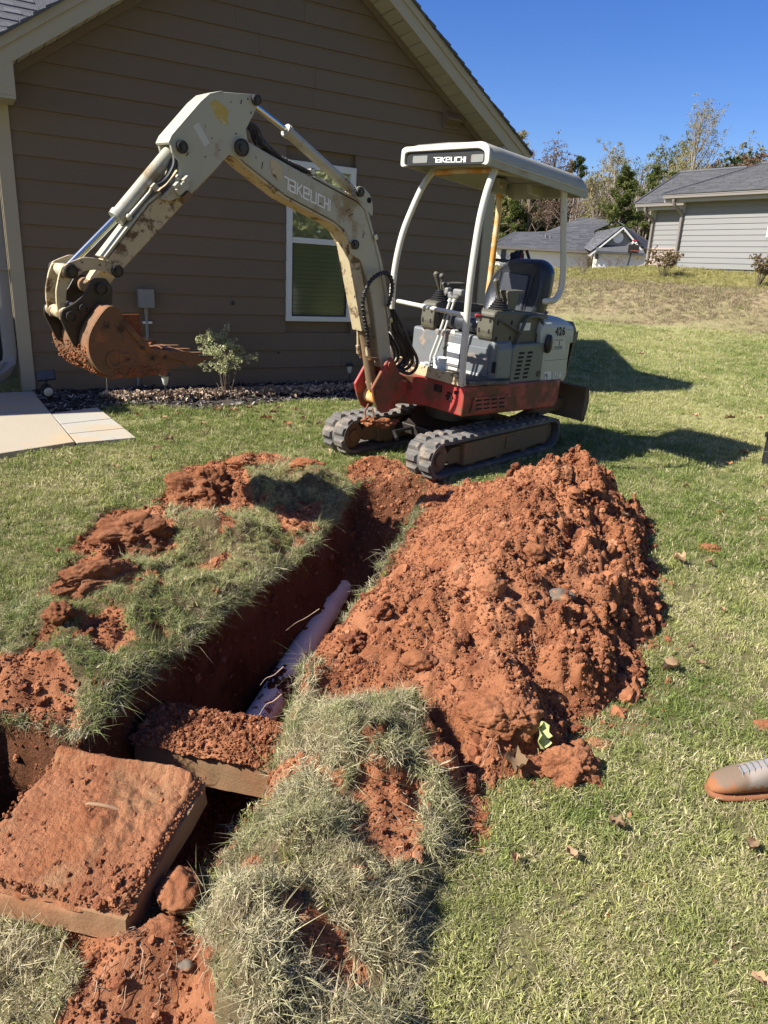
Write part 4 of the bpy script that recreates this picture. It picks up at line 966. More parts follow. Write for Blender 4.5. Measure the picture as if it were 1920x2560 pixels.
# ---- canopy posts and cross rail
R_P = .0235
near_post = [(.555, .468, .635), (.572, .468, .72), (.585, .468, .92), (.592, .468, 1.10), (.598, .468, 1.30), (.590, .468, 1.50), (.570, .465, 1.70), (.535, .462, 1.85), (.495, .458, 1.95), (.455, .452, 2.03)]
near_post = [(x-.012, y-.01, z) for x, y, z in near_post]
far_post = [(.60, -.215, .66), (.625, -.215, 1.0), (.635, -.215, 1.22), (.622, -.215, 1.40), (.585, -.21, 1.58), (.53, -.205, 1.72), (.455, -.20, 1.87), (.39, -.20, 1.96), (.33, -.19, 2.03)]
rear_near = [(-.44, .16, 1.18), (-.40, .30, 1.187), (-.385, .40, 1.193), (-.41, .438, 1.20), (-.445, .445, 1.218), (-.475, .445, 1.25), (-.492, .445, 1.31), (-.475, .445, 1.44), (-.43, .445, 1.60), (-.35, .445, 1.90), (-.33, .445, 2.0)]
rear_far = [(-.43, -.20, 1.08), (-.434, -.20, 1.30), (-.434, -.20, 1.50), (-.436, -.20, 1.80), (-.415, -.20, 1.94), (-.38, -.18, 2.0)]
def smoothpath(P, n=4):
    P = [np.array(p) for p in P]; out = []
    for i in range(len(P)-1):
        p0 = P[max(i-1, 0)]; p1 = P[i]; p2 = P[i+1]; p3 = P[min(i+2, len(P)-1)]
        for k in range(n):
            t = k/n; out.append(.5*((2*p1)+(-p0+p2)*t+(2*p0-5*p1+4*p2-p3)*t*t+(-p0+3*p1-3*p2+p3)*t**3))
    out.append(P[-1]); return out
MB().tube(smoothpath(near_post), R_P, 14).build('canopy_post', M['white'], E_, smooth=60)
MB().tube(smoothpath(far_post), R_P*.95, 14).build('canopy_post', M['white'], E_, smooth=60)
MB().tube(smoothpath(rear_near), R_P, 14).build('canopy_post', M['white'], E_, smooth=60)
MB().tube(smoothpath(rear_far), R_P, 14).build('canopy_post', M['ochre'], E_, smooth=60, label='rust stained far rear canopy post')
MB().tube([(.605, -.21, 1.128), (.585, .455, 1.105)], .0155, 12).build('front_rail', M['white'], E_)
mb = MB(); mb.tube([(.59, .32, 1.108), (.588, .34, 1.107)], .02, 10); mb.tube([(.60, .06, 1.119), (.598, .09, 1.118)], .019, 10); mb.build('rail_clamp', M['white'], E_)
MB().tube([(.34, -.19, 2.0), (.36, .12, 2.01), (.44, .45, 2.0)], .018, 10).build('roof_crossbar', M['ochre'], E_)
MB().tube([(.42, .40, 2.0), (.0, .40, 2.005), (-.36, .42, 1.99)], .016, 10).build('roof_side_bar', M['roof_paint'], E_)
mb = MB(); mb.bx(-.47, -.36, -.235, -.17, 1.93, 2.04); mb.build('roof_bracket', M['roof_paint'], E_, smooth=None, bevel=.01)
mb = MB(); mb.prism([(-.30, 1.99), (-.33, 1.925), (-.47, 1.915), (-.50, 1.99)], .13, .17); mb.build('roof_bracket', M['roof_paint'], E_, smooth=None, bevel=.01)
# ---- canopy roof: moulded shell with downturned edges
rf = MB(); V = []; Fc = []
YN, YF = .505, -.265
xs_ = [.60, .585, .55, .46, .20, -.10, -.35, -.47, -.535, -.55]
# section across y: outer lower edge near, rounded shoulder, flat top, shoulder, far lower edge
def sect(x):
    k = (x+.55)/1.15; top = 2.062+.082*k; low = 1.922+.092*k
    e = 0.
    if x > .57: e = .02
    if x < -.52: e = .03
    if x < -.545: e = .055
    return [(YN-.004, low), (YN+.002, low+.055-e*.3), (YN-.012, top-.028-e), (YN-.05, top-.004-e), (YN-.10, top+.008-e), (.12, top+.014-e), (YF+.10, top+.006-e), (YF+.045, top-.004-e), (YF+.012, top-.03-e), (YF, low+.05-e*.3), (YF+.002, low)]
S_ = [sect(x) for x in xs_]; n = len(S_[0])
for x, S in zip(xs_, S_): V += [(x, p[0], p[1]) for p in S]
th = .020
for x, S in zip(xs_, S_):
    xx = min(max(x, -.53), .585)
    for j, p in enumerate(S):
        y = p[0]; z = p[1]
        if j in (0, 1, 2): y -= th
        elif j in (n-1, n-2, n-3): y += th
        z -= th if 2 <= j <= n-3 else 0
        V.append((xx, y, z))
o_ = len(xs_)*n
for i in range(len(xs_)-1):
    for j in range(n-1):
        Fc.append((i*n+j, i*n+j+1, (i+1)*n+j+1, (i+1)*n+j)); Fc.append((o_+i*n+j, o_+i*n+j+1, o_+(i+1)*n+j+1, o_+(i+1)*n+j))
    for j in (0, n-1): Fc.append((i*n+j, (i+1)*n+j, o_+(i+1)*n+j, o_+i*n+j))
for i in (0, len(xs_)-1):
    for j in range(n-1): Fc.append((i*n+j, i*n+j+1, o_+i*n+j+1, o_+i*n+j))
rf.add(V, Fc); roof = rf.build('canopy_roof', M['roof_paint'], E_, smooth=50)
mb = MB(); mb.tube([(.58, YN+.001, 2.052), (.46, YN+.003, 2.040), (-.30, YN+.003, 1.985), (-.52, YN+.001, 1.970)], .0045, 6); mb.build('roof_crease', M['rim'], roof)
# rear downturned apron
mb = MB(); mb.prism([(YN-.02, 2.02), (YN-.004, 1.935), (YN-.05, 1.925), (YF+.12, 1.90), (YF+.03, 1.94), (YF+.02, 2.02)], -.548, -.525, 0); mb.build('rear_apron', M['roof_paint'], roof, smooth=None, bevel=.006)
# front rim round the name panel
rim = rounded([(YF+.0, 2.0), (YF+.004, 2.105), (YF+.04, 2.128), (YN-.06, 2.142), (YN-.005, 2.10), (YN+.004, 2.01)], .03, 4)
mb = MB(); outp = rounded([(YF-.004, 2.005), (YF-.002, 2.115), (YF+.03, 2.130), (YN-.055, 2.146), (YN+.0, 2.115), (YN+.008, 2.012)], .03, 4)
inp = [(.12+(p[0]-.12)*.905, 2.045+(p[1]-2.045)*(.62 if p[1] > 2.045 else .75)) for p in outp]
n = len(outp); V = [(.603, *p) for p in outp]+[(.603, *p) for p in inp]+[(.580, *p) for p in outp]+[(.580, *p) for p in inp]; Fc = []
for i in range(n-1):
    Fc += [(i, i+1, n+i+1, n+i), (2*n+i, 2*n+i+1, 3*n+i+1, 3*n+i), (i, i+1, 2*n+i+1, 2*n+i), (n+i, n+i+1, 3*n+i+1, 3*n+i)]
Fc += [(0, n, 3*n, 2*n), (n-1, 2*n-1, 4*n-1, 3*n-1)]
mb.add(V, Fc); mb.build('roof_rim', M['rim'], roof, smooth=40, bevel=.004)
mb = MB(); mb.prism([(YF+.03, 2.012), (YN-.03, 2.018), (YN-.035, 2.085), (YN-.06, 2.104), (YF+.06, 2.097), (YF+.03, 2.08)], .572, .586, 0); np_ = mb.build('name_panel', M['black'], roof, smooth=None, bevel=.003)
for y0, y1 in ((-.165, -.03), (.352, .452)):
    P = rounded([(y0, 2.030), (y1, 2.032), (y1, 2.076), (y0, 2.074)], .01)
    mb = MB(); mb.prism(P, .5865, .5885, 0); mb.build('panel_window', M['greypaint2'], np_, smooth=None)
# the logotype, drawn as strokes (unit: letter height 1)
LOGO = [  # (strokes, width)
    ([[(0, 1), (.42, 1), (.42, 0)]], .55),
    ([[(.08, 1), (.72, 1), (.72, 0), (.08, 0), (.08, .5), (.72, .5)]], .92),
    ([[(.08, 1.), (.08, 0)], [(.62, 1), (.16, .5), (.66, 0)]], .82),
    ([[(.76, 0), (.08, 0), (.08, 1), (.74, 1), (.74, .5), (.12, .5)]], .94),
    ([[(.08, 1), (.08, 0), (.74, 0), (.74, 1)]], .94),
    ([[(.76, 1), (.08, 1), (.08, 0), (.76, 0)]], .88),
    ([[(.08, 1), (.08, 0)], [(.08, .5), (.52, .5)], [(.56, 1), (.56, 0)]], .72),
    ([[(.08, 1), (.08, 0)]], .30)]
def stroke_poly(path, w):
    out = []
    for i in range(len(path)-1):
        a = np.array(path[i], float); b = np.array(path[i+1], float); d = (b-a)/np.linalg.norm(b-a); nn = np.array((-d[1], d[0]))*w/2
        e = d*w/2; a2 = a-e; b2 = b+e; out.append([a2+nn, a2-nn, b2-nn, b2+nn])
    return out
def logo(mapf, name, mat, parent, w=.17):
    x = 0.
    tot = sum(q[1] for q in LOGO)
    for st, wd in LOGO:
        mb = MB()
        kk = 0
        for s in st:
            for q in stroke_poly(s, w):
                P = [((x+p[0])/tot, p[1]) for p in q]; mb.hexa([mapf(*p, kk*.0003) for p in P], [mapf(*p, .0012+kk*.0003) for p in P]); kk += 1
        mb.build(name, mat, parent, smooth=None); x += wd
logo(lambda u, v, h: (.5868+h, .030+.285*u, 2.034+.028*v-.001*u), 'logo_letter', M['sticker'], np_)
# text from the built in font
def text_mesh(body, size, mapf, name, mat, parent, bold=0., spacing=1., th=.0006, sx=1.):
    cu = bpy.data.curves.new('t', 'FONT'); cu.body = body; cu.size = size; cu.offset = bold; cu.space_character = spacing; cu.resolution_u = 3
    o = bpy.data.objects.new('t', cu); col.objects.link(o); dg = bpy.context.evaluated_depsgraph_get()
    me = bpy.data.meshes.new_from_object(o.evaluated_get(dg)); bpy.data.objects.remove(o); bpy.data.curves.remove(cu)
    co = np.zeros(len(me.vertices)*3); me.vertices.foreach_get('co', co); co = co.reshape(-1, 3)
    new = np.array([mapf(p[0]*sx, p[1]) for p in co], float); me.vertices.foreach_set('co', new.ravel()); me.update()
    me.name = name; me.materials.clear(); me.materials.append(mat); return link(name, me, parent)
text_mesh('426', .085, lambda u, v: (-.495-u+.16*v, .4565, .945+v+.0*u), 'number', M['ink'], hood, bold=.0045, spacing=1.15, sx=.92)
text_mesh('TB', .082, lambda u, v: (-.425-u, .4575, .608+v-.03*u), 'model_letters', M['sticker'], hood, bold=.0042, sx=1.0)
text_mesh('016', .082, lambda u, v: (-.547-u, .4575, .604+v-.03*u), 'model_letters', M['sticker'], hood, bold=.0008, sx=1.0)
mb = MB(); mb.prism([(-.492, .825), (-.655, .822), (-.645, .923), (-.486, .927)], .4556, .4562); st_ = mb.build('company_sticker', M['sticker_pale'], hood, smooth=None)
text_mesh('DUKE PLUMBING', .0175, lambda u, v: (-.500-u+.1*v, .4568, .903+v-.02*u), 'sticker_text', M['ink'], st_, sx=.85)
text_mesh('770-300-8300', .026, lambda u, v: (-.500-u, .4568, .843+v-.01*u), 'sticker_text', M['ink'], st_, bold=.0005, sx=.78)
mb = MB(); mb.prism([(-.50, .834), (-.62, .833), (-.62, .836), (-.50, .837)], .4565, .4568); mb.prism([(-.565, .865), (-.575, .865), (-.570, .895), (-.558, .90)], .4565, .4568); mb.build('sticker_mark', M['ink'], st_, smooth=None)
# ---- swing post (red plates) and boom
pl_n = [(.80, .655), (.86, .745), (.905, .79), (.945, .76), (1.03, .635), (1.065, .585), (1.035, .50), (.99, .425), (.955, .402), (.885, .405), (.86, .50), (.845, .60)]
pl_f = [(x, z) for x, z in pl_n]
for y0, y1 in ((.085, .108), (-.092, -.069)):
    mb = MB(); mb.prism(pl_n, y0, y1); mb.build('swing_bracket_plate', M['red'], E_, smooth=30, bevel=.006)
mb = MB(); mb.cyl((.935, -.068, .500), (.935, .083, .500), .052, seg=22); mb.build('bracket_tube', M['ochre'], E_)
mb = MB(); mb.cyl((.80, -.03, .40), (.80, -.03, .70), .075, seg=24); mb.bx(.70, .90, -.10, .08, .455, .61); mb.build('swing_post', M['red'], E_, smooth=30, bevel=.01)
for y in (.108, -.092): mb = MB(); mb.cyl((.905, y, .735), (.905, y+(.012 if y > 0 else -.012), .735), .034, seg=18); mb.cyl((1.005, y, .56), (1.005, y+(.01 if y > 0 else -.01), .56), .03, seg=18); mb.build('pin_boss', M['red'], E_)
mb = MB(); mb.tube([(.99, .0, .45), (1.03, .01, .40), (1.035, .03, .35), (1.0, .05, .33), (.965, .04, .36), (.97, .02, .42)], .007, 8); mb.build('tow_ring', M['rust'], E_)
MB().blob((.985, .02, .33), (.06, .05, .03), 9, 3, .6, 2.5).build('mud_cake', M['clay'], E_)
MB().blob((.86, .05, .31), (.10, .05, .03), 12, 3, .6, 2.5).build('mud_cake', M['clay'], E_)
boomP = [(2.145, 1.958), (2.095, 1.985), (2.034, 1.962), (1.892, 1.918), (1.602, 1.832), (1.262, 1.738), (1.191, 1.700), (1.140, 1.600), (1.060, 1.45), (.985, 1.24), (.915, .985), (.865, .80), (.855, .725), (.93, .705), (.975, .78), (1.02, .95), (1.075, 1.15), (1.135, 1.30),
         (1.20, 1.40), (1.285, 1.435), (1.30, 1.50), (1.348, 1.574), (1.443, 1.619), (1.799, 1.729), (2.07, 1.865), (2.13, 1.90)]
mb = MB(); mb.prism(boomP, -.060, .060); boom = mb.build('boom', M['cream'], E_, smooth=25, bevel=.006)
# boom edge plates and reinforcement, a lower rusty strip
mb = MB(); mb.prism([(1.30, 1.497), (1.352, 1.566), (1.443, 1.611), (1.799, 1.721), (2.07, 1.857), (2.12, 1.89), (2.125, 1.882), (2.075, 1.846), (1.80, 1.709), (1.447, 1.599), (1.362, 1.556), (1.31, 1.49)], -.066, .066); mb.build('boom_bottom_plate', M['cream_dirty'], boom, smooth=None)
P = rounded([(1.905, 1.905), (1.84, 1.885), (1.815, 1.83), (1.83, 1.79), (1.885, 1.82)], .02); mb = MB(); mb.prism(P, .060, .0635); mb.build('wear_plate', M['cream_dirty'], boom, smooth=None)
mb = MB(); mb.prism([(1.262, 1.742), (1.60, 1.838), (1.60, 1.846), (1.255, 1.752), (1.18, 1.712), (1.125, 1.60), (1.04, 1.44), (.97, 1.24), (.90, .99), (.91, .985), (.983, 1.235), (1.056, 1.43), (1.138, 1.592), (1.195, 1.70)], -.066, .066); mb.build('boom_top_plate', M['cream'], boom, smooth=None)
# arm cylinder lug on the back of the boom with a hole
lug = rounded([(1.30, 1.765), (1.262, 1.80), (1.235, 1.828), (1.205, 1.825), (1.14, 1.785), (1.118, 1.735), (1.112, 1.66), (1.17, 1.70)], .02)
for y0, y1 in ((.034, .050), (-.050, -.034)): mb = MB(); mb.prism(lug, y0, y1); mb.build('cylinder_lug', M['cream'], boom, smooth=30, bevel=.003)
for y in (.0505, -.056): mb = MB(); mb.cyl((1.152, y, 1.755), (1.152, y+.003, 1.755), .017, seg=16); mb.build('lug_hole', M['cavity'], boom)
def pin(x, z, r, y0, y1, parent, name='pin', steel='darksteel'):
    mb = MB(); mb.cyl((x, y0, z), (x, y1, z), r*.62, seg=18); mb.lathe([(r, 0), (r, .014), (r*.86, .018), (r*.80, .014), (r*.45, .014), (r*.45, .020), (.001, .021)], (x, y1-.004, z), (0, 1, 0), 22); mb.lathe([(r, 0), (r, .014), (.001, .015)], (x, y0+.004, z), (0, -1, 0), 18)
    return mb.build(name, M[steel], parent, smooth=40)
pin(1.238, 1.795, .029, -.058, .058, boom)
pin(1.262, 1.492, .028, -.07, .068, boom)
logo(lambda u, v, h: (1.800-.342*u, .0615+h, 1.763-.096*u+.030*(v)*1.9+.0*v), 'logo_letter', M['boomdecal'], boom, .15)
for (x, z, a) in ((1.30, 1.66, .5), (1.33, 1.685, .5), (1.19, 1.55, 1.2), (1.55, 1.70, .3), (1.95, 1.86, 1.4)):
    mb = MB(); mb.box((x, .0605, z), (.035, .001, .005), rotm(ry=a)); mb.build('paint_chip', M['ink'], boom, smooth=None)
# hydraulic pipes on the boom back
mb = MB()
for y in (-.025, .0, .025): mb.tube([(1.60, y, 1.858), (1.45, y, 1.815), (1.33, y, 1.78)], .0065, 8)
mb.build('hydraulic_pipe', M['cream'], boom)
mb = MB()
for y in (.035, .055): mb.tube(smoothpath([(1.135, y, 1.60), (1.10, y, 1.55), (1.02, y, 1.40), (.955, y, 1.22), (.905, y, 1.06), (.885, y, .95)]), .0065, 8)
mb.build('hydraulic_pipe', M['cream'], boom)
for (x, z) in ((1.095, 1.545), (.905, 1.03)): mb = MB(); mb.box((x, .05, z), (.03, .05, .035), rotm(ry=.4)); mb.build('pipe_clamp', M['steel'], boom, smooth=None, bevel=.003)
# arm (dipper) with its gussets
armP = [(2.010, 2.188), (2.21, 2.166), (2.27, 2.140), (2.318, 2.098), (2.478, 1.928), (2.492, 1.895), (2.480, 1.855), (2.448, 1.820), (2.452, 1.770), (2.478, 1.713), (2.54, 1.662), (2.606, 1.605), (2.832, 1.345), (2.905, 1.255), (2.925, 1.205), (2.895, 1.165), (2.855, 1.180), (2.795, 1.262),
        (2.46, 1.585), (2.30, 1.74), (2.149, 1.885), (2.095, 1.880), (2.052, 1.905), (2.045, 1.96), (2.059, 2.018), (1.992, 2.132), (1.975, 2.165)]
boxP = [(2.478, 1.713), (2.54, 1.662), (2.606, 1.605), (2.832, 1.345), (2.905, 1.255), (2.925, 1.205), (2.895, 1.165), (2.855, 1.180), (2.795, 1.262), (2.46, 1.585), (2.30, 1.74), (2.149, 1.885), (2.28, 1.90), (2.40, 1.80)]
mb = MB(); mb.prism(boxP, -.050, .050); arm = mb.build('arm', M['cream_dirty'], E_, smooth=25, bevel=.006)
gus = [p for p in armP if p[0] < 2.50]+[(2.56, 1.632), (2.44, 1.66), (2.30, 1.775), (2.16, 1.905)]
gusP = [(2.010, 2.188), (2.21, 2.166), (2.27, 2.140), (2.318, 2.098), (2.478, 1.928), (2.492, 1.895), (2.480, 1.855), (2.448, 1.820), (2.452, 1.770), (2.478, 1.713), (2.556, 1.640), (2.50, 1.635), (2.45, 1.655), (2.40, 1.66), (2.16, 1.888), (2.095, 1.872), (2.050, 1.905), (2.045, 1.96), (2.059, 2.018), (1.992, 2.132), (1.975, 2.165)]
for y0, y1 in ((.052, .068), (-.068, -.052)): mb = MB(); mb.prism(gusP, y0, y1); mb.build('arm_gusset', M['cream'], arm, smooth=25, bevel=.003)
# curved top wrap of the arm
wrap = [(2.20, 2.172), (2.27, 2.148), (2.322, 2.104), (2.482, 1.934), (2.500, 1.90)]
mb = MB(); V = []
for x, z in wrap: V += [(x, -.068, z), (x, .068, z), (x-.006, .068, z-.008), (x-.006, -.068, z-.008)]
Fc = []
for i in range(len(wrap)-1):
    for k in range(4): Fc.append((4*i+k, 4*i+(k+1) % 4, 4*i+4+(k+1) % 4, 4*i+4+k))
Fc += [(0, 1, 2, 3), tuple(range(4*len(wrap)-4, 4*len(wrap)))]
mb.add(V, Fc); mb.build('arm_top_plate', M['cream'], arm, smooth=60)
mb = MB(); mb.prism([(2.54, 1.667), (2.61, 1.612), (2.838, 1.350), (2.846, 1.357), (2.618, 1.622), (2.548, 1.677)], -.056, .056); mb.build('arm_upper_strip', M['cream'], arm, smooth=None)
P = [(2.245, 2.128), (2.272, 2.105), (2.232, 2.045), (2.205, 2.020), (2.168, 2.022), (2.172, 2.060), (2.162, 2.085), (2.195, 2.110)]; mb = MB(); mb.prism(P, .0682, .0690); mb.build('torn_decal', M['yellowtape'], arm, smooth=None)
P = [(2.335, 2.010), (2.368, 1.990), (2.305, 1.905), (2.273, 1.926)]; mb = MB(); mb.prism(P, .0682, .0690); mb.build('decal', M['sticker_pale'], arm, smooth=None)
for (x, z, a, l) in ((2.15, 2.13, .2, .006), (2.09, 2.14, 1.3, .02), (2.03, 2.10, 1.2, .012), (2.26, 1.95, .2, .006), (2.40, 1.86, .9, .02), (2.30, 1.86, .4, .008), (2.12, 1.99, .3, .01), (2.22, 1.90, .5, .008), (2.19, 2.10, .2, .01), (2.05, 2.16, .1, .01)):
    mb = MB(); mb.box((x, .0685, z), (l, .0009, .006), rotm(ry=a)); mb.build('paint_chip', M['ink'], arm, smooth=None)
mb = MB(); mb.box((2.005, .0, 2.163), (.05, .05, .05), rotm(ry=.6)); mb.build('rod_eye', M['steel'], arm, bevel=.012)
pin(2.002, 2.163, .027, -.075, .072, arm); pin(2.432, 1.888, .030, -.075, .072, arm); pin(2.092, 1.928, .043, -.080, .076, arm)
mb = MB(); mb.cyl((2.092, -.074, 1.928), (2.092, .074, 1.928), .052, seg=26); mb.build('pivot_boss', M['cream'], arm, smooth=40)
# valve block on the arm
mb = MB(); mb.box((2.445, .085, 1.702), (.07, .04, .035), rotm(ry=.75)); mb.box((2.425, .09, 1.742), (.035, .04, .025), rotm(ry=.75)); mb.box((2.475, .095, 1.71), (.03, .03, .025), rotm(ry=.75)); mb.cyl((2.46, .10, 1.74), (2.48, .10, 1.755), .010); mb.build('valve_block', M['cream'], arm, smooth=None, bevel=.004)
mb = MB(); mb.box((2.42, .088, 1.665), (.05, .035, .03), rotm(ry=.75)); mb.build('valve_fitting', M['mudsteel'], arm, smooth=None, bevel=.004)
# cylinders
def hyd(rod0, rod1, bar1, rr, rb, y, name, parent=None, mat='cream', rodmat='chrome'):
    a = np.array((rod0[0], y, rod0[1])); b = np.array((rod1[0], y, rod1[1])); c = np.array((bar1[0], y, bar1[1])); d = (c-b)/np.linalg.norm(c-b)
    o = MB().tube([b, b+d*.012, b+d*.0121, b+d*.03, b+d*.0301, c-d*.05, c-d*.02], [rb*1.12, rb*1.12, rb*1.18, rb*1.18, rb, rb, rb*.85], 22).build(name, M[mat], E_, smooth=40)
    MB().cyl(a, b+d*.02, rr, seg=18).build('rod', M[rodmat], o, smooth=60)
    for p, r_ in ((a, rb*.9), (c, rb*.95)): MB().cyl(p+np.array((0, -.03, 0)), p+np.array((0, .03, 0)), r_, seg=18).build('end_eye', M[mat], o, smooth=40)
    return o
hyd((2.002, 2.163), (1.760, 2.062), (1.238, 1.795), .0165, .031, 0, 'arm_cylinder')
bc = hyd((3.022, 1.283), (2.755, 1.533), (2.432, 1.888), .0175, .037, 0, 'bucket_cylinder')
mb = MB(); mb.tube([(2.705, .045, 1.545), (2.70, .05, 1.56), (2.60, .05, 1.665), (2.585, .05, 1.69), (2.56, .045, 1.70)], .008, 10); mb.blob((2.708, .043, 1.545), .017, 2, 2, .1); mb.box((2.575, .05, 1.69), (.03, .03, .03), rotm(ry=.8)); mb.build('cylinder_pipe', M['cream'], bc)
mb = MB()
for k, y in enumerate((.035, .055)): mb.tube(smoothpath([(2.56, y, 1.70), (2.525, y, 1.72), (2.49, y, 1.76), (2.475-.01*k, y, 1.81), (2.46, y-.02, 1.86)]), .011, 10)
mb.build('hydraulic_hose', M['hose'], bc)
# boom cylinder with its channel guard
bmc = hyd((.975, .60), (1.095, 1.0), (1.262, 1.492), .018, .034, 0, 'boom_cylinder', mat='cream_dirty', rodmat='mudsteel')
MB().tube([(.965, 0, .56), (1.06, 0, .90), (1.10, 0, 1.02)], [.038, .038, .036], 18).build('cylinder_barrel', M['mudsteel'], bmc, smooth=40)
gd = [(1.305, 1.49), (1.26, 1.505), (1.225, 1.49), (1.055, .985), (1.125, .97), (1.185, 1.18)]
mb = MB()
mb.prism([(1.318, 1.495), (1.296, 1.505), (1.118, .965), (1.140, .958)], -.048, .048)
mb.prism([(1.306, 1.485), (1.235, 1.505), (1.060, .985), (1.126, .965)], .042, .050); mb.prism([(1.306, 1.485), (1.235, 1.505), (1.060, .985), (1.126, .965)], -.050, -.042)
mb.build('cylinder_guard', M['cream_dirty'], bmc, smooth=None, bevel=.003)
mb = MB()
for y in (-.04, .055): mb.tube([(1.10, y, .97), (1.088, y, .86), (1.075, y, .80)], [.008, .009, .012], 10); mb.cyl((1.09, y, .855), (1.078, y, .80), .014, seg=8); mb.cyl((1.078, y, .80), (1.05, y, .775), .011, seg=8)
mb.build('hose_fitting', M['cream_dirty'], bmc)
mb = MB(); mb.bx(1.0, 1.05, -.06, .07, .765, .785); mb.build('fitting_bracket', M['red'], bmc, smooth=None)
# coiled hose guard round the boom foot
def coil(path, r, wr, turns, seg=8, name='spiral_hose', parent=None):
    P = smoothpath(path, 8); L = [0]
    for i in range(1, len(P)): L.append(L[-1]+np.linalg.norm(P[i]-P[i-1]))
    out = []; n = int(turns*9); L = np.array(L)
    PX = np.array(P)
    for k in range(n+1):
        s = L[-1]*k/n; p = np.array([np.interp(s, L, PX[:, j]) for j in range(3)]); q = np.array([np.interp(min(s+.005, L[-1]), L, PX[:, j]) for j in range(3)]); q2 = np.array([np.interp(max(s-.005, 0), L, PX[:, j]) for j in range(3)])
        t = q-q2; t /= np.linalg.norm(t); u = np.cross(t, [0, 1, .1]); u /= np.linalg.norm(u); w = np.cross(t, u); a = 2*math.pi*turns*k/n
        out.append(p+r*(math.cos(a)*u+math.sin(a)*w))
    return out
hp1 = [(.954, .085, 1.12), (.945, .10, 1.22), (.975, .115, 1.30), (1.03, .12, 1.335), (1.09, .12, 1.325), (1.155, .12, 1.285), (1.195, .11, 1.21), (1.195, .10, 1.13), (1.165, .09, 1.05), (1.12, .075, .96), (1.085, .06, .85)]
mb = MB(); mb.tube(smoothpath(hp1), .011, 10); mb.tube(coil(hp1, .012, 0, 34), .0045, 5); mb.build('spiral_wrapped_hose', M['hose'], E_, smooth=60)
hp2 = [(1.96, .0, 2.03), (1.93, .01, 1.99), (1.87, .01, 1.945), (1.78, .01, 1.905), (1.68, .01, 1.88), (1.60, .01, 1.862)]
mb = MB()
for y in (-.03, .0, .028): mb.tube(smoothpath([(p[0], p[1]+y, p[2]+random.uniform(-.006, .006)) for p in hp2]), .0095, 8)
mb.tube(coil([(1.80, .01, 1.905), (1.72, .01, 1.885), (1.66, .01, 1.87)], .021, 0, 7), .006, 5); mb.build('arm_hose', M['hose'], E_, smooth=60)
for dy, (a, b, c) in enumerate(((2.03, 2.0, .055), (2.015, 2.03, .02), (2.02, 1.985, -.02))):
    MB().tube(smoothpath([(2.09, c, 2.04), (2.03, c, 2.055), (1.975, c, 2.03), (1.955, c, 1.985), (1.93, c, 1.96), (1.87, c*.5, 1.94)]), .009, 8).build('arm_hose', M['hose'], E_, smooth=60)
mb = MB(); mb.box((1.925, .0, 1.965), (.03, .10, .03), rotm(ry=.5)); mb.build('hose_clamp', M['hose'], E_, bevel=.005)
mb = MB(); mb.box((1.60, .02, 1.868), (.03, .08, .035), rotm(ry=.3)); mb.build('pipe_coupling', M['steel'], E_, bevel=.004)
for k, (y, dx, dz) in enumerate(((.02, 0, 0), (.05, .015, -.02), (.085, -.02, -.01), (-.02, .02, .0), (.11, -.045, -.035), (.065, .0, .0), (-.05, .03, 0))):
    MB().tube(smoothpath([(.89, y*.5+.02, 1.10), (.865+dx, y, .98), (.80+dx, y+.02, .90+dz), (.735+dx, y+.03, .81+dz), (.725+dx, y+.02, .74+dz), (.78+dx, y, .70+dz), (.86, y*.6, .72)]), .0115, 8).build('boom_hose', M['hose'], E_, smooth=60)
for y in (.02, .05): MB().tube(smoothpath([(1.12, -y, 1.66), (1.07, -y-.02, 1.62), (.99, -y-.03, 1.48), (.935, -y-.02, 1.30), (.90, -y, 1.12)]), .010, 8).build('boom_hose', M['hose'], E_, smooth=60)
# ---- bucket linkage
lk = rounded([(3.062, 1.285), (3.045, 1.318), (3.02, 1.330), (2.965, 1.352), (2.906, 1.352), (2.842, 1.337), (2.785, 1.318), (2.772, 1.290), (2.79, 1.268), (2.815, 1.270), (2.852, 1.288), (2.91, 1.298), (2.965, 1.290), (3.00, 1.262), (3.035, 1.250)], .012, 3)
for y0, y1 in ((.076, .088), (-.088, -.076)): mb = MB(); mb.prism(lk, y0, y1); mb.build('link_arm', M['cream_dirty'], E_, smooth=30, bevel=.002)
lk2 = rounded([(3.056, 1.310), (3.073, 1.272), (3.093, 1.20), (3.096, 1.14), (3.084, 1.06), (3.05, 1.075), (3.052, 1.14), (3.045, 1.20), (3.02, 1.255), (3.0, 1.285), (3.02, 1.315)], .012, 3)
for y0, y1 in ((.058, .072), (-.072, -.058)): mb = MB(); mb.prism(lk2, y0, y1); mb.build('link_rod', M['cream_dirty'], E_, smooth=30, bevel=.002)
pin(3.027, 1.288, .033, -.092, .09, E_, 'link_pin'); pin(2.803, 1.295, .030, -.092, .09, E_, 'link_pin', 'darksteel')
mb = MB(); mb.cyl((3.027, -.075, 1.288), (3.027, .075, 1.288), .026); mb.cyl((3.062, -.10, 1.095), (3.062, .10, 1.095), .030); mb.build('link_boss', M['cream_dirty'], E_)
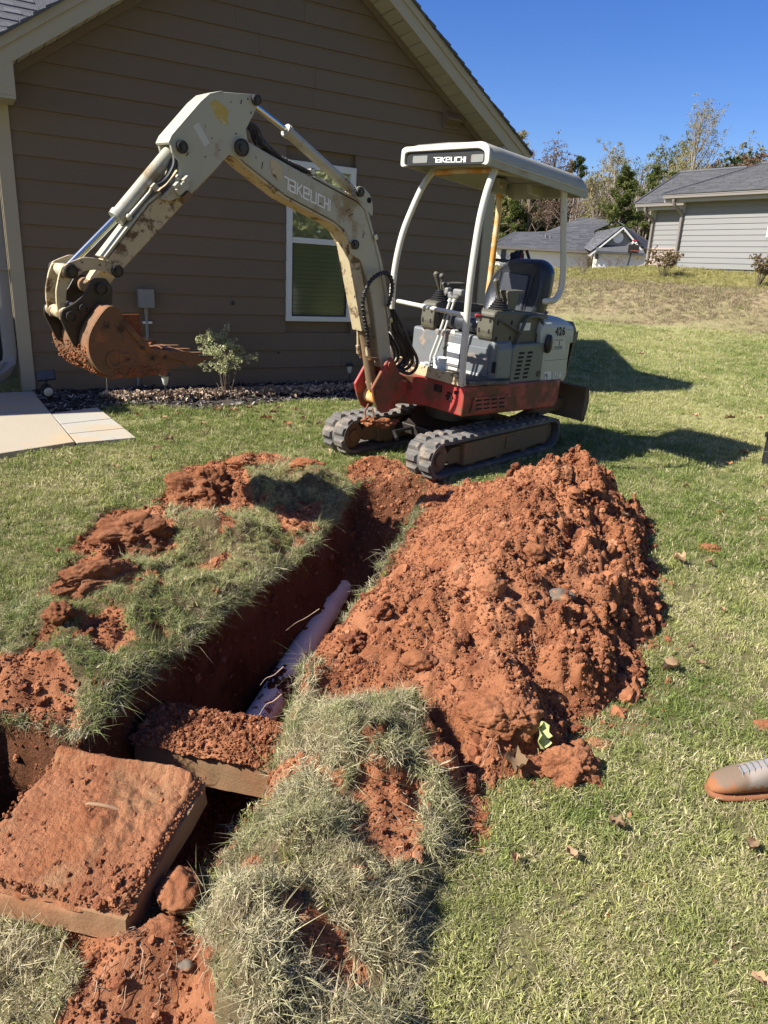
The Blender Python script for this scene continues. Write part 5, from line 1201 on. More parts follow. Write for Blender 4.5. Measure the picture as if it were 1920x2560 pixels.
# ---- bucket
BW = .215
curve = [(2.862, 1.135), (2.895, 1.145), (2.925, 1.135), (2.970, 1.085), (3.010, 1.02), (3.022, .955), (3.008, .89), (2.965, .835), (2.90, .806), (2.80, .800), (2.68, .812), (2.574, .838), (2.426, .875)]
cs = [tuple(p) for p in [q[[0, 2]] for q in smoothpath([(x, 0, z) for x, z in curve], 4)]]
side = cs+[(2.430, .880), (2.504, .908), (2.600, .915), (2.703, .932), (2.755, .99), (2.836, 1.075)]
mb = MB(); V = []; Fc = []; n = len(cs)
def off(i, d):
    a = np.array(cs[max(i-1, 0)]); b = np.array(cs[min(i+1, n-1)]); t = (b-a)/np.linalg.norm(b-a); return np.array(cs[i])+d*np.array((t[1], -t[0]))
for i in range(n):
    p = np.array(cs[i]); q = off(i, .010)
    V += [(p[0], -BW, p[1]), (p[0], BW, p[1]), (q[0], BW, q[1]), (q[0], -BW, q[1])]
for i in range(n-1):
    for k in range(4): Fc.append((4*i+k, 4*i+(k+1) % 4, 4*i+4+(k+1) % 4, 4*i+4+k))
Fc += [(0, 1, 2, 3), tuple(range(4*n-4, 4*n))]
mb.add(V, Fc); bucket = mb.build('bucket', M['rust'], E_, smooth=40)
for y0, y1 in ((BW, BW+.012), (-BW-.012, -BW)): mb = MB(); mb.prism(side, y0, y1); mb.build('bucket_side_plate', M['rust'], bucket, smooth=None, bevel=.002)
mb = MB(); mb.prism([(2.80, 1.045), (2.745, 1.05), (2.555, 1.052), (2.540, .895), (2.72, .90)], -BW+.001, -BW+.010); mb.build('clay_coated_plate', M['clay'], bucket, smooth=None)
# reinforcing rim and side cutter
for y0, y1 in ((BW+.0125, BW+.020), (-BW-.020, -BW-.0125)):
    mb = MB(); mb.prism([(2.415, .868), (2.46, .905), (2.515, .917), (2.61, .925), (2.708, .942), (2.84, 1.082), (2.862, 1.070), (2.73, .92), (2.62, .888), (2.54, .868), (2.50, .835), (2.44, .85)], y0, y1); mb.build('side_cutter', M['rust'], bucket, smooth=None, bevel=.002)
for (x, z) in ((2.755, .945), (2.70, .89), (2.635, .893)): mb = MB(); mb.cyl((x, BW+.018, z), (x, BW+.026, z), .010, seg=8); mb.build('cutter_bolt', M['darksteel'], bucket)
for y in (-.19, -.065, .065, .19):
    mb = MB(); mb.hexa([(2.50, y-.028, .838), (2.50, y+.028, .838), (2.50, y+.028, .885), (2.50, y-.028, .885)], [(2.335, y-.012, .872), (2.335, y+.012, .872), (2.335, y+.012, .880), (2.335, y-.012, .880)]); mb.build('tooth', M['rust'], bucket, smooth=None, bevel=.003)
ear = rounded([(2.93, 1.262), (2.868, 1.262), (2.838, 1.215), (2.845, 1.14), (2.905, 1.125), (2.955, 1.05), (2.990, .955), (3.02, .93), (3.045, .945), (3.098, 1.072), (3.092, 1.112), (3.03, 1.145), (2.975, 1.190)], .014, 3)
for y0, y1 in ((.098, .114), (-.114, -.098)): mb = MB(); mb.prism(ear, y0, y1); mb.build('bucket_ear', M['darksteel'], bucket, smooth=30, bevel=.003)
for x, z, r in ((2.893, 1.213, .030), (3.050, 1.085, .026), (2.990, 1.122, .022)):
    mb = MB(); mb.cyl((x, -.125, z), (x, .125, z), r*.7, seg=18); mb.lathe([(r, 0), (r, .018), (r*.72, .020), (r*.70, .010), (.001, .010)], (x, .112, z), (0, 1, 0), 22); mb.lathe([(r, 0), (r, .018), (.001, .02)], (x, -.112, z), (0, -1, 0), 18); mb.build('bucket_pin', M['darksteel'], bucket, smooth=40)
mb = MB(); mb.cyl((2.893, -.096, 1.213), (2.893, .096, 1.213), .036, seg=20); mb.build('arm_end_boss', M['mudsteel'], E_)
# raised letters on the side plate
def letter_strokes(strokes, mapf, w, name, mat, parent, h=.004):
    mb = MB(); k = 0
    for s in strokes:
        for q in stroke_poly(s, w): mb.hexa([mapf(*p, 0) for p in q], [mapf(*p, h+.0002*k) for p in q]); k += 1
    return mb.build(name, mat, parent, smooth=None, bevel=.0015)
cc_ = [(.55+.42*math.cos(math.radians(a)), .5+.5*math.sin(math.radians(a))) for a in range(60, 331, 27)]
letter_strokes([cc_], lambda u, v, h: (2.945-.085*u, BW+.0125+h, .855+.075*v), .20, 'raised_letter', M['rust'], bucket)
pp_ = [(.2, 0), (.2, 1), (.6, 1), (.85, .85), (.85, .6), (.6, .45), (.2, .45)]
letter_strokes([pp_], lambda u, v, h: (2.885-.085*u, BW+.0125+h, .835+.080*v), .20, 'raised_letter', M['rust'], bucket)
# caked clay under the bucket and at its heel
rr = random.Random(3); mb = MB()
for k in range(320):
    i = rr.randrange(20, 34); p = off(min(i, n-1), -.006); mb.blob((p[0]+rr.uniform(-.01, .01), rr.uniform(-BW, BW*.9), p[1]+rr.uniform(-.01, .004)), (rr.uniform(.003, .009), rr.uniform(.004, .011), rr.uniform(.003, .007)), k, 1, .5, 1.8)
mb.build('caked_clay', M['clay'], bucket, smooth=60)
mb = MB()
for k in range(60): mb.blob((rr.uniform(2.62, 2.92), BW+.012, rr.uniform(.806, .822)+.04*rr.random()**3), (rr.uniform(.008, .02), .006, rr.uniform(.005, .011)), k, 2, .5, 1.8)
mb.build('caked_clay', M['clay'], bucket, smooth=60)
mb = MB()
for k in range(24): mb.blob((rr.uniform(2.52, 2.68), rr.uniform(-.2, .2), rr.uniform(.885, .905)), (.03, .035, .014), k, 2, .5, 1.8)
mb.build('loose_clay', M['clay'], bucket, smooth=60)
# things lying on the machine
def emp(p): return tuple(EM@Vector(p))
ct = thing('white_tub', 'small white plastic tub standing on the excavator floor plate', 'tub', M=EM@Matrix.Translation((.44, .135, .651)))
mb = MB(); mb.lathe([(.042, 0), (.050, .105), (.053, .106), (.053, .118), (.049, .119), (.046, .112), (.040, .008), (.001, .008)], seg=28); mb.build('tub_wall', M['cup'], ct, smooth=40)
pc_ = MB(); pc_.lathe([(.030, 0), (.034, .07), (.030, .071), (.026, .006), (.001, .006)], seg=20); pc_ = pc_.build('paper_cup', M['cup'], None, smooth=40)
pc_.matrix_world = EM@Matrix.Translation((.50, .045, .651)); tag(pc_, 'small white cup behind the levers on the excavator floor plate', 'cup')
# ------------------------------------------------------------------ pipe, tank edge, lid, lumps
pz = -.50
pA = g(537, 1592, pz); pB = g(742, 1262, pz)
pd = (pB-pA)/np.linalg.norm(pB-pA); pR = .068
pipe = thing('sewer_pipe', 'white plastic sewer pipe smeared with clay, lying along the trench floor', 'pipe', tuple(pA))
# part meshes in world orientation relative to pA
up_ = np.array([0, 0, 1.]); pu = np.cross(pd, up_); pu /= np.linalg.norm(pu); pw = np.cross(pu, pd)
Lp = np.linalg.norm(pB-pA)
def ptube(s0, s1, r, n=2, seg=36): return MB().tube([pd*(s0+(s1-s0)*i/(n-1)) for i in range(n)], [r]*n, seg)
mp_ = bpy.data.materials.new('white_pvc_with_clay'); t = NT(mp_); P = t.obj()
n1 = t.ramp(t.noise(P, 7, 7, .62, .3), .63, .66); n2 = t.ramp(t.noise(P, 2.2, 5, .6), .56, .74)
cc = t.mix(n2, (.84, .76, .64), (.62, .42, .30)); cc = t.mix(n1, cc, (.30, .10, .045)); t.bsdf(cc, t.ramp(n1, 0, 1, .28, .95), 0, .5, t.noise(P, 60, 4), .15, .004)
ptube(-.25, Lp+.10, pR, 12).build('pipe_length', mp_, pipe, smooth=60)
MB().tube([pd*(Lp*.80), pd*(Lp*.80+.006)], [pR+.0015]*2, 36).build('black_band', M['ink'], pipe, smooth=60)
o = MB().tube([pd*(Lp*.72), pd*(Lp*.73), pd*(Lp*.80), pd*(Lp*.805)], [pR+.001, pR+.003, pR+.003, pR+.001], 36).build('coupling', mp_, pipe, smooth=60)
def onpipe(u, v, h=.0012):     # u along the pipe, v round it
    th = math.radians(62)-v/pR
    return pd*u+(pR+h)*(math.cos(th)*pu+math.sin(th)*pw)
text_mesh('UDED CELLULAR CORE P', .034, lambda u, v: onpipe(.02+u, v), 'pipe_print', M['inkred'], pipe, sx=.95)
rr = random.Random(8)
mb = MB()
for k in range(70):
    s_ = .36+rr.gauss(0, .05) if k < 66 else rr.uniform(.5, Lp); th = math.radians(rr.uniform(0, 120)); p = pd*s_+(pR+.002)*(math.cos(th)*pu+math.sin(th)*pw)
    mb.blob(p, (rr.uniform(.004, .016),)*2+(rr.uniform(.003, .009),), k, 2, .5, 2)
mb.build('clay_smear', M['clay_trench_shade'], pipe, smooth=60)
# roots hanging across the pipe
def root_obj(pts, r, label):
    P = smoothpath([g(u, v, dz) for u, v, dz in pts], 5); n = len(P); rad = [r*(1-.6*i/n) for i in range(n)]
    tag(MB().tube(P, rad, 6).build('root', M['rootm'], smooth=60), label, 'root')
M['rootm'] = mk('pale_root', (.42, .31, .22), (.30, .19, .12), 20, .7)
root_obj([(690, 1315, .03), (660, 1335, -.03), (640, 1345, -.08), (618, 1362, -.1)], .0018, 'pale root curling over the trench edge beside the middle of the pipe')
root_obj([(608, 1500, .03), (590, 1515, -.03), (575, 1522, -.06), (560, 1545, -.09)], .0026, 'thick pale root hanging over the near end of the pipe')
root_obj([(612, 1440, .03), (592, 1458, -.03), (575, 1465, -.06), (562, 1480, -.09)], .002, 'pale root hanging just above the clay smear on the pipe')
root_obj([(640, 1990, .02), (600, 2000, .0), (540, 1995, .03), (520, 2060, .02)], .002, 'thin root trailing through the turf at the bottom of the picture')
# concrete tank edge across the near end of the pipe, topped with clay
def quadblock(name, top, thick, mat, parent=None, bevel=.01):
    mb = MB(); lo = [p-np.array([0, 0, thick]) for p in top]; mb.hexa(lo, list(top)); return mb.build(name, mat, parent, smooth=None, bevel=bevel)
tk = thing('septic_tank_edge', 'stained concrete tank edge topped with clay, at the near end of the pipe', 'concrete tank', (0, 0, 0))
ta, tb = g(290, 1600, -.17), g(640, 1668, -.17); tn = np.cross(tb-ta, up_); tn /= np.linalg.norm(tn)
if tn[1] < 0: tn = -tn
top = [ta, tb, tb+tn*.16, ta+tn*.16]

def rough_slab(name, top, thick, mat, parent, amp=.006, f=9, n=40, drop=.004):
    """a cast block with worn faces and edges: every face a grid, pushed in and out by noise"""
    T = [np.array(p, float)-np.array([0, 0, drop]) for p in top]; B = [p-np.array([0, 0, thick]) for p in T]; V = []; Fc = []; cen = sum(T)/4
    def face(a, b, c, d, nu, nv):
        o = len(V)
        for j in range(nv+1):
            for i in range(nu+1):
                u, v = i/nu, j/nv; V.append((a*(1-u)+b*u)*(1-v)+(d*(1-u)+c*u)*v)
        for j in range(nv):
            for i in range(nu): k = o+j*(nu+1)+i; Fc.append((k, k+1, k+nu+2, k+nu+1))
    for i in range(4): j = (i+1) % 4; face(T[i], T[j], B[j], B[i], n, 8)
    face(T[0], T[1], T[2], T[3], n, n); face(B[0], B[1], B[2], B[3], 4, 4)
    W = []
    for p in V:
        q = Vector(p); dv_ = Vector((p[0]-cen[0], p[1]-cen[1], 0)); e = min([np.linalg.norm(np.cross(p-T[i], (T[(i+1) % 4]-T[i])/np.linalg.norm(T[(i+1) % 4]-T[i]))) for i in range(4)])
        nn = mnoise.noise(q*f)+.5*mnoise.noise(q*f*2.5)+.3*mnoise.noise(q*f*6); chip_ = max(0, 1-e/.02)*max(0, mnoise.noise(q*f*1.7+Vector((9, 2, 4))))*.02
        dv_.normalize(); q = q+dv_*(nn*amp-chip_)+Vector((0, 0, -chip_*.8)); W.append(tuple(q))
    mb = MB(); mb.add(W, Fc); return mb.build(name, mat, parent, smooth=180)
# heap of clay on it
rough_slab('tank_wall', top, .13, M['conc_old'], tk)
nx_, ny_ = 110, 44
uu, vv = np.meshgrid(np.linspace(0, 1, nx_), np.linspace(-.10, 1.6, ny_))
base = ta[None, None]+(tb-ta)[None, None]*uu[..., None]+tn[None, None]*(.16*vv)[..., None]
hh = .055*np.sin(np.clip(vv/1.5+.05, 0, 1)*math.pi)**.5*(1+.5*fbm(base[..., 0], base[..., 1], 9, 3, 91))+.03*fbm(base[..., 0], base[..., 1], 13, 4, 92)+.012*(1-worley(base[..., 0], base[..., 1], 28, 93))
me, _ = gridmesh('clay_on_tank', base[..., 0]+.01*fbm(base[..., 0], base[..., 1], 20, 2, 95), base[..., 1]+.014*fbm(base[..., 0], base[..., 1], 15, 3, 94), base[..., 2]+hh*.7-.004)
me.materials.append(M['clay']); link('clay_on_tank', me, tk)
TANKP = np.stack([base[..., 0], base[..., 1], base[..., 2]+hh*.7-.002], -1); nyT, nxT = TANKP.shape[:2]
# the lid
ld = thing('tank_lid', 'square concrete tank lid covered with crumbled red clay, lying askew over the hole', 'concrete lid', (0, 0, 0))
lTR = G(517, 1952, .10); lBR = G(312, 2296, .085); lTL = G(150, 1885, .10)
lBL = lTL+(lBR-lTR)*1.0+np.array([0, 0, -.0])
LT = [lTL, lTR, lBR, G(-130, 2195, .085)]
quad = LT
def lidpt(u, v):       # u along TL->TR, v towards BR
    a = LT[0]*(1-u)+LT[1]*u; b = LT[3]*(1-u)+LT[2]*u; return a*(1-v)+b*v
LTH = .072
nu, nv = 130, 120
uu, vv = np.meshgrid(np.linspace(0, 1, nu), np.linspace(0, 1, nv))
Pt = (LT[0][None, None]*(1-uu)[..., None]+LT[1][None, None]*uu[..., None])*(1-vv)[..., None]+(LT[3][None, None]*(1-uu)[..., None]+LT[2][None, None]*uu[..., None])*vv[..., None]
ed = np.minimum(np.minimum(uu, 1-uu), np.minimum(vv, 1-vv))
x_, y_ = Pt[..., 0], Pt[..., 1]
q = [p.copy() for p in LT]
rough_slab('slab', q, LTH, M['conc_old'], ld)
cl = .006*fbm(x_, y_, 7, 4, 101)+.009*(1-1.2*worley(x_, y_, 30, 102))*sstep(.35, .6, vn(x_*5, y_*5, 103))+.004*(1-worley(x_, y_, 75, 104))
rim_ = sstep(0, .06, ed); bank_ = .035*np.exp(-((vv-.02)/.06)**2)*(.6+.8*vn(x_*9, y_*9, 105))
dz = .002+rim_*.010+cl*rim_+bank_*(uu < .93)-.010*(1-rim_)
cen = np.exp(-(((uu-.62)/.22)**2+((vv-.50)/.20)**2)); dz += cen*(.012+.030*np.maximum(0, .55-worley(x_, y_, 20, 106)))
jit_ = (1-sstep(0, .03, ed))
Xe = x_+jit_*.012*fbm(x_, y_, 25, 2, 107); Ye = y_+jit_*.012*fbm(x_, y_, 25, 2, 108)
me, _ = gridmesh('clay_crust', Xe, Ye, Pt[..., 2]+dz); me.materials.append(M['clay_worn']); link('clay_crust', me, ld)
# iron lifting handle
hA = lidpt(.43, .40); h_ = [hA+np.array(v) for v in ((0, 0, -.004), (-.003, .0, .014), (.01, .0, .022), (.05, -.008, .026), (.085, -.012, .020), (.11, -.017, .010), (.12, -.02, -.005))]
MB().tube(smoothpath(h_), .0052, 10).build('lifting_handle', M['handle'] if 'handle' in M else mk('rusty_handle', (.27, .17, .10), (.22, .11, .05), 20, .9, bump=.3), ld, smooth=60)
# a bit of pipe end seen in the hole beside the lid
p0 = g(548, 1690, -.22); mb = MB()
# lumps with shapes of their own
LUMPS = []
def lump(u, v, r, label, seed, dz=.0, amp=.35, sub=5, mat='clay', name='clay_clod', f=1.6, pos=None, rz=0., oct=6):
    p = np.array(pos) if pos is not None else surf(u, v); x, y = p[0], p[1]; z = float(top_z(np.array([x]), np.array([y]))[0]) if pos is None else p[2]
    LUMPS.append((x, y, max(r[0], r[1])))
    mb = MB(); smooth_ = mat in ('clay_sm', 'stone'); mb.clod((0, 0, 0), r, seed, sub+(1 if max(r) > .07 and not smooth_ else 0), amp, .6 if smooth_ else 1.25); o = mb.build(name, M[mat], smooth=180, recalc=False)
    o.location = (x, y, z+dz); o.rotation_euler = (0, 0, rz); tag(o, label, 'clod'); return o
lump(432, 1075, (.185, .15, .135), 'tall clod of crumbly red soil at the far left edge of the trench', 1, .035, .42, mat='clay_damp')
lump(285, 1165, (.20, .13, .105), 'broad clod of rooty red soil on the lawn, second from the walk', 2, .02, .42, mat='clay_damp')
lump(520, 1008, (.09, .06, .05), 'small red soil clod behind the far turf clump', 3, .02)
lump(665, 1008, (.11, .05, .045), 'low strip of red soil just left of the excavator tracks', 4, .01)
lump(215, 1262, (.19, .085, .085), 'curved ridge of red soil along the turf, third clod from the walk', 5, .01, .45, mat='clay_damp', rz=.7)
lump(130, 1330, (.06, .05, .045), 'little dark clod at the lower end of the curved soil ridge', 15, .0, .45, mat='clay_damp')
lump(470, 1222, (.035, .03, .03), 'fist sized red clod lying on the turf by the trench rim', 6, .01)
lump(1085, 1520, (.125, .095, .075), 'big smooth lump of packed clay with tool marks at the near foot of the heap', 7, -.05, .22)
lump(1225, 1672, (.10, .075, .065), 'large crumbly clod at the very front of the heap', 8, .015, .4)
lump(1150, 1668, (.045, .04, .035), 'round pale clod beside the green leaf', 9, .01, .3)
lump(1290, 1612, (.045, .03, .015), 'flat red clod just in front of the heap', 10, .005, .3, mat='clay_sm')
lump(386, 1950, (.050, .062, .040), 'flat faced clay chunk standing beside the concrete lid', 11, .03, .25, mat='clay_sm')
lump(355, 2010, (.05, .03, .02), 'clay wedge under the corner of the concrete lid', 12, .0, .4)
lump(1530, 1188, (.075, .055, .030), 'small mound of red soil alone on the lawn', 13, .003, .3)
lump(1655, 1572, (.05, .032, .018), 'red clod at the right edge of the picture', 14, .003, .3)
lump(1150, 1195, (.06, .05, .045), 'smooth brown clay lump half way up the heap', 16, .0, .2, mat='clay_sm')
lump(1060, 1275, (.055, .045, .05), 'rounded ochre clay lump on the shaded side of the heap', 17, .0, .2, mat='clay_sm')
lump(905, 1430, (.065, .040, .035), 'flat ochre clay slab low on the left of the heap', 18, .0, .25, mat='clay_sm')
lump(890, 1490, (.040, .032, .025), 'reddish clod just under the ochre slab of the heap', 19, .0, .35)
M['stone'] = mk('grey_stone', (.15, .115, .08), (.11, .09, .07), 9, .9, dirt=(.33, .14, .06), dscale=8, dthr=.58, bump=.4)
o = lump(1205, 1290, (.065, .042, .035), 'grey brown stone set in the right side of the heap', 20, .0, .25, sub=4, mat='stone', name='stone'); o['category'] = 'stone'
o = lump(402, 2090, (.017, .014, .010), 'small grey stone in the soil below the lid corner', 21, .005, .3, sub=3, mat='stone', name='stone'); o['category'] = 'stone'
# the green leaf at the foot of the heap and the bigger dry leaves
def leafmesh(seed, w=.5, lobes=0, curl=.25):
    r = random.Random(seed); V = []; Fc = []; n = 9
    for i in range(n):
        t = i/(n-1); hw = w*math.sin(math.pi*t)**1.15*(1.15-.5*t)*(1+(.35*math.cos(t*lobes*math.pi*2) if lobes else 0))+.004
        z = curl*math.sin(t*2.2+r.random())*.35
        for s in (-1, -.5, 0, .5, 1): V.append((s*hw, t-.5, z+curl*abs(s)**1.6*.75*(.4+.9*r.random())))
    for i in range(n-1):
        for k in range(4): Fc.append((i*5+k, i*5+k+1, i*5+k+6, i*5+k+5))
    mb = MB(); mb.add(V, Fc); mb.tube([(0, -.5, .0), (.02, -.72, .03)], [.012, .008], 4); me = mb.mesh('leaf', 180, recalc=False); return me
def leafmat(name, a, b):
    m = bpy.data.materials.new(name); t = NT(m); P = t.obj(); oi = t.n('ShaderNodeObjectInfo')
    cc = t.mix(t.noise(P, 3, 4), a, b); hs = t.n('ShaderNodeHueSaturation'); t.l(cc, hs.inputs['Color']); t.l(t.ramp(oi.outputs['Random'], 0, 1, .6, 1.25), hs.inputs['Value'])
    b1 = t.n('ShaderNodeBsdfDiffuse'); t.l(hs.outputs[0], b1.inputs[0]); b2 = t.n('ShaderNodeBsdfTranslucent'); t.l(hs.outputs[0], b2.inputs[0]); mx = t.n('ShaderNodeMixShader'); mx.inputs[0].default_value = .25
    t.l(b1.outputs[0], mx.inputs[1]); t.l(b2.outputs[0], mx.inputs[2]); t.l(mx.outputs[0], t.out.inputs[0]); return m
M['dryleaf'] = leafmat('dry_leaf', (.30, .185, .10), (.42, .29, .18)); M['redleaf'] = leafmat('rusty_leaf', (.36, .17, .09), (.30, .13, .07)); M['greenleaf'] = leafmat('pale_green_leaf', (.42, .46, .20), (.34, .38, .15))
LM = []
for i in range(5):
    me = leafmesh(i, .30+.07*(i % 3), 2 if i % 2 else 0, .5); me.materials.append(M['dryleaf']); LM.append(me)
LR = leafmesh(9, .42, 2, .4); LR.materials.append(M['redleaf']); LG = leafmesh(12, .40, 1, .45); LG.materials.append(M['greenleaf'])
def leaf(u, v, s, me, label, group=None, rz=None, tilt=.2, dz=.02):
    p = surf(u, v); z = float(top_z(p[0:1], p[1:2])[0]); o = bpy.data.objects.new('leaf', me); col.objects.link(o)
    o.location = (p[0], p[1], z+dz); o.scale = (s, s, s); o.rotation_euler = (random.uniform(-tilt, tilt), random.uniform(-tilt, tilt), random.uniform(0, 6.28) if rz is None else rz)
    tag(o, label, 'leaf', group); return o
leaf(1158, 1622, .085, LG, 'pale green leaf standing in the soil at the foot of the heap', rz=.3, dz=.045).rotation_euler = (1.05, .25, .35)
leaf(1465, 1222, .10, LM[0], 'brown dry leaf beside the right edge of the heap')
leaf(1448, 1458, .08, LM[1], 'brown leaf right of the heap, below its widest point')
leaf(1108, 1675, .085, LM[2], 'grey brown leaf caught in the front foot of the heap')
leaf(340, 738+240, .06, LM[3], 'curled leaf on the lawn beside the paver pad')
def where(u, v):
    if v < 940 and u < 480: return 'beside the mulch bed, near the path light and bright shrub'
    if v < 960 and u < 720: return 'between the bright shrub and the tracks'
    if v < 1080 and u < 460: return 'near the paver pad'
    if u > 1380 and v < 960: return 'behind the excavator shadow'
    if u > 1400 and v < 1240: return 'right of the heap, beyond the lone soil mound'
    if u > 1400 and v < 1500: return 'right of the heap, nearer than the lone soil mound'
    if u > 1400: return 'near the shoe'
    if v > 1750: return 'in the near lawn, in front of the heap'
    return 'beside the excavator tracks'
for k, (u, v, s, m_) in enumerate(((575, 912, .09, LR), (620, 925, .08, LR), (590, 900, .07, LM[0]), (655, 915, .08, LM[4]), (505, 897, .09, LM[1]), (540, 890, .07, LM[2]), (470, 893, .08, LM[3]), (600, 890, .07, LM[1]), (640, 895, .07, LM[2]), (330, 892, .06, LM[0]), (300, 905, .05, LM[2]),
        (355, 912, .06, LM[4]), (390, 903, .06, LM[1]), (365, 960, .07, LM[1]), (320, 1000, .05, LM[0]), (440, 925, .05, LM[2]), (690, 925, .06, LM[0]), (1385, 770, .09, LM[1]), (1500, 905, .08, LM[4]), (1575, 912, .10, LM[2]), (1605, 985, .07, LM[1]), (1640, 910, .06, LM[0]),
        (1645, 1060, .05, LM[4]), (1480, 1060, .05, LM[0]), (1530, 1225, .04, LM[3]), (1350, 1130, .05, LM[1]), (1575, 1010, .05, LR), (1640, 1130, .05, LR), (1510, 1450, .04, LM[2]), (1490, 1415, .04, LM[0]), (1560, 1330, .035, LM[1]), (1620, 1850, .045, LM[4]), (1640, 2150, .05, LM[0]), (1330, 1800, .05, LM[1]),
        (1230, 1870, .04, LM[2]), (1110, 1880, .04, LM[3]), (1250, 960, .06, LM[1]), (710, 985, .05, LM[0]), (250, 1020, .05, LM[2]), (150, 1010, .04, LM[4]))):
    leaf(u, v, s, m_, ('brown' if m_ is not LR else 'rust red')+' fallen leaf '+where(u, v), ('brown' if m_ is not LR else 'rust red')+' leaves '+where(u, v), dz=.025)
# ------------------------------------------------------------------ the shoe at the right edge
sh = thing('shoe', 'grey mesh lace up work shoe caked with red clay, entering at the right edge', 'shoe')
toe = G(1766, 1992, .0); heel = G(2090, 1985, .0); dv = heel-toe; dv[2] = 0; SLn = .29; dv /= np.linalg.norm(dv)
toe[2] = float(base_z(toe[0:1], toe[1:2])[0])+.018; side_ = np.array([-dv[1], dv[0], 0]); MS = frame_matrix(toe, dv, side_); sh.matrix_world = MS@Matrix.Scale(.93, 4)
def footring(x, w, zlo, zhi, yc, n=20, flat=.5):
    P = []
    for k in range(n):
        a = 2*math.pi*k/n; cy = math.cos(a); sz = math.sin(a); z = (zlo+zhi)/2+(zhi-zlo)/2*(abs(sz)**.8*np.sign(sz)); P.append((x, yc+w*abs(cy)**.75*np.sign(cy), z))
    return P
def loft(mb, rings):
    V = []; Fc = []; n = len(rings[0])
    for r in rings: V += r
    for i in range(len(rings)-1):
        for k in range(n): Fc.append((i*n+k, i*n+(k+1) % n, (i+1)*n+(k+1) % n, (i+1)*n+k))
    Fc += [tuple(range(n)), tuple(range((len(rings)-1)*n, len(rings)*n))]; return mb.add(V, Fc)
sx_ = [(-.0, .010, .014, .020, 0), (.008, .026, .012, .038, 0), (.03, .042, .010, .054, .003), (.06, .049, .010, .066, .004), (.09, .050, .010, .080, .004), (.13, .046, .010, .094, .0), (.17, .042, .010, .108, -.002), (.21, .040, .010, .115, -.002), (.25, .038, .010, .112, 0), (.28, .030, .012, .09, 0), (.29, .012, .02, .05, 0)]
ms = bpy.data.materials.new('shoe_mesh_fabric'); t = NT(ms); P = t.obj(); sp_ = t.n('ShaderNodeSeparateXYZ'); t.l(P, sp_.inputs[0])
wv = t.n('ShaderNodeTexWave'); wv.inputs['Scale'].default_value = 90; wv.inputs['Distortion'].default_value = 1.0; t.l(P, wv.inputs['Vector'])
cc = t.mix(t.ramp(wv.outputs['Fac'], .3, .7, 0, .8), (.20, .14, .095), (.12, .085, .06)); cc = t.mix(t.ramp(sp_.outputs[0], .10, .125), cc, (.27, .225, .19))
f = t.math('SUBTRACT', sp_.outputs[2], t.math('MULTIPLY', t.noise(P, 30, 5, .7), .10)); cc = t.mix(t.ramp(f, -.012, .008), (.26, .105, .045), cc); t.bsdf(cc, .85, 0, .3, wv.outputs['Fac'], .3, .002)
MB_ = MB(); loft(MB_, [footring(*r) for r in sx_]); MB_.build('shoe_upper', ms, sh, smooth=70)
mb = MB(); loft(mb, [footring(x-.002+(.004 if x > .2 else 0), w+.005, -.010, .016, yc) for x, w, a, b, yc in sx_]); mb.build('sole', mk('clay_caked_sole', (.26, .10, .042), (.20, .075, .032), 12, .9, bump=.6, bscale=40), sh, smooth=50)
for i in range(6):
    x = .098+.020*i; z = .083+.0055*i
    MB().tube([(x-.004, -.034, z-.016), (x, -.015, z+.006), (x+.004, .012, z+.008), (x+.006, .032, z-.010)], .0022, 6).build('lace', M['greypaint'], sh, smooth=60)
mb = MB(); mb.prism([(.10, .075), (.22, .112), (.22, .122), (.10, .086)], -.016, .016); mb.build('tongue', mk('grey_fabric', (.24, .22, .22), (.18, .17, .17), 20, .8), sh, smooth=None, bevel=.004)
# post at the right edge
pp = G(1903, 1164); fp = thing('black_post', 'black coated steel gate post with a clamp at the right edge', 'post', (pp[0]+.055, pp[1]+.02, float(base_z(pp[0:1], pp[1:2])[0])))
MB().cyl((0, 0, -.1), (0, 0, 1.25), .045, seg=24).build('post_tube', M['black'], fp)
mb = MB(); mb.cyl((0, 0, .245), (0, 0, .285), .050, seg=24); mb.box((-.055, -.02, .265), (.035, .03, .04)); mb.build('clamp_band', M['black'], fp, smooth=30)
mb = MB(); mb.lathe([(.046, 1.25), (.05, 1.26), (.04, 1.29), (.001, 1.30)], seg=20); mb.build('post_cap', M['black'], fp)
for a in range(4): MB().tube([(-.05, -.03+.02*a, .12), (0, -.05, .13-.02*a), (.05, -.04, .10)], .0015, 4).build('wire', M['steel'], fp)

# fine pale roots and dry stems strewn over the torn ground
rr = random.Random(21); mb = MB()
zones = [(440, 480, 1800, 2180), (560, 900, 1640, 2180), (620, 800, 1440, 1640), (130, 620, 1040, 1480), (200, 420, 1980, 2200), (760, 950, 1000, 1080), (930, 1350, 1500, 1720), (750, 1300, 1050, 1500), (900, 1040, 1650, 1900)]
for k in range(330):
    z_ = zones[k % len(zones)]; p = g(rr.uniform(z_[0], z_[1]), rr.uniform(z_[2], z_[3])); L_r = rr.uniform(.02, .09); a = rr.uniform(0, 6.28); P = []
    q = np.array([p[0], p[1]]); n = 6
    for i in range(n): P.append(q.copy()); a += rr.gauss(0, .55); q = q+L_r/n*np.array([math.cos(a), math.sin(a)])
    P = np.array(P); zz = top_z(P[:, 0], P[:, 1])
    if zz.max()-zz.min() > .12: continue
    h = np.array([.004+.018*math.sin(math.pi*i/(n-1))*rr.random() for i in range(n)]); mb.tube([(P[i, 0], P[i, 1], zz[i]+h[i]) for i in range(n)], [.0008]*(n-1)+[.0004], 3, False)
tag(mb.build('dry_roots', M['rootm'], None, smooth=None, recalc=False), 'thin pale roots and dry stems strewn over soil and torn turf', kind='stuff')
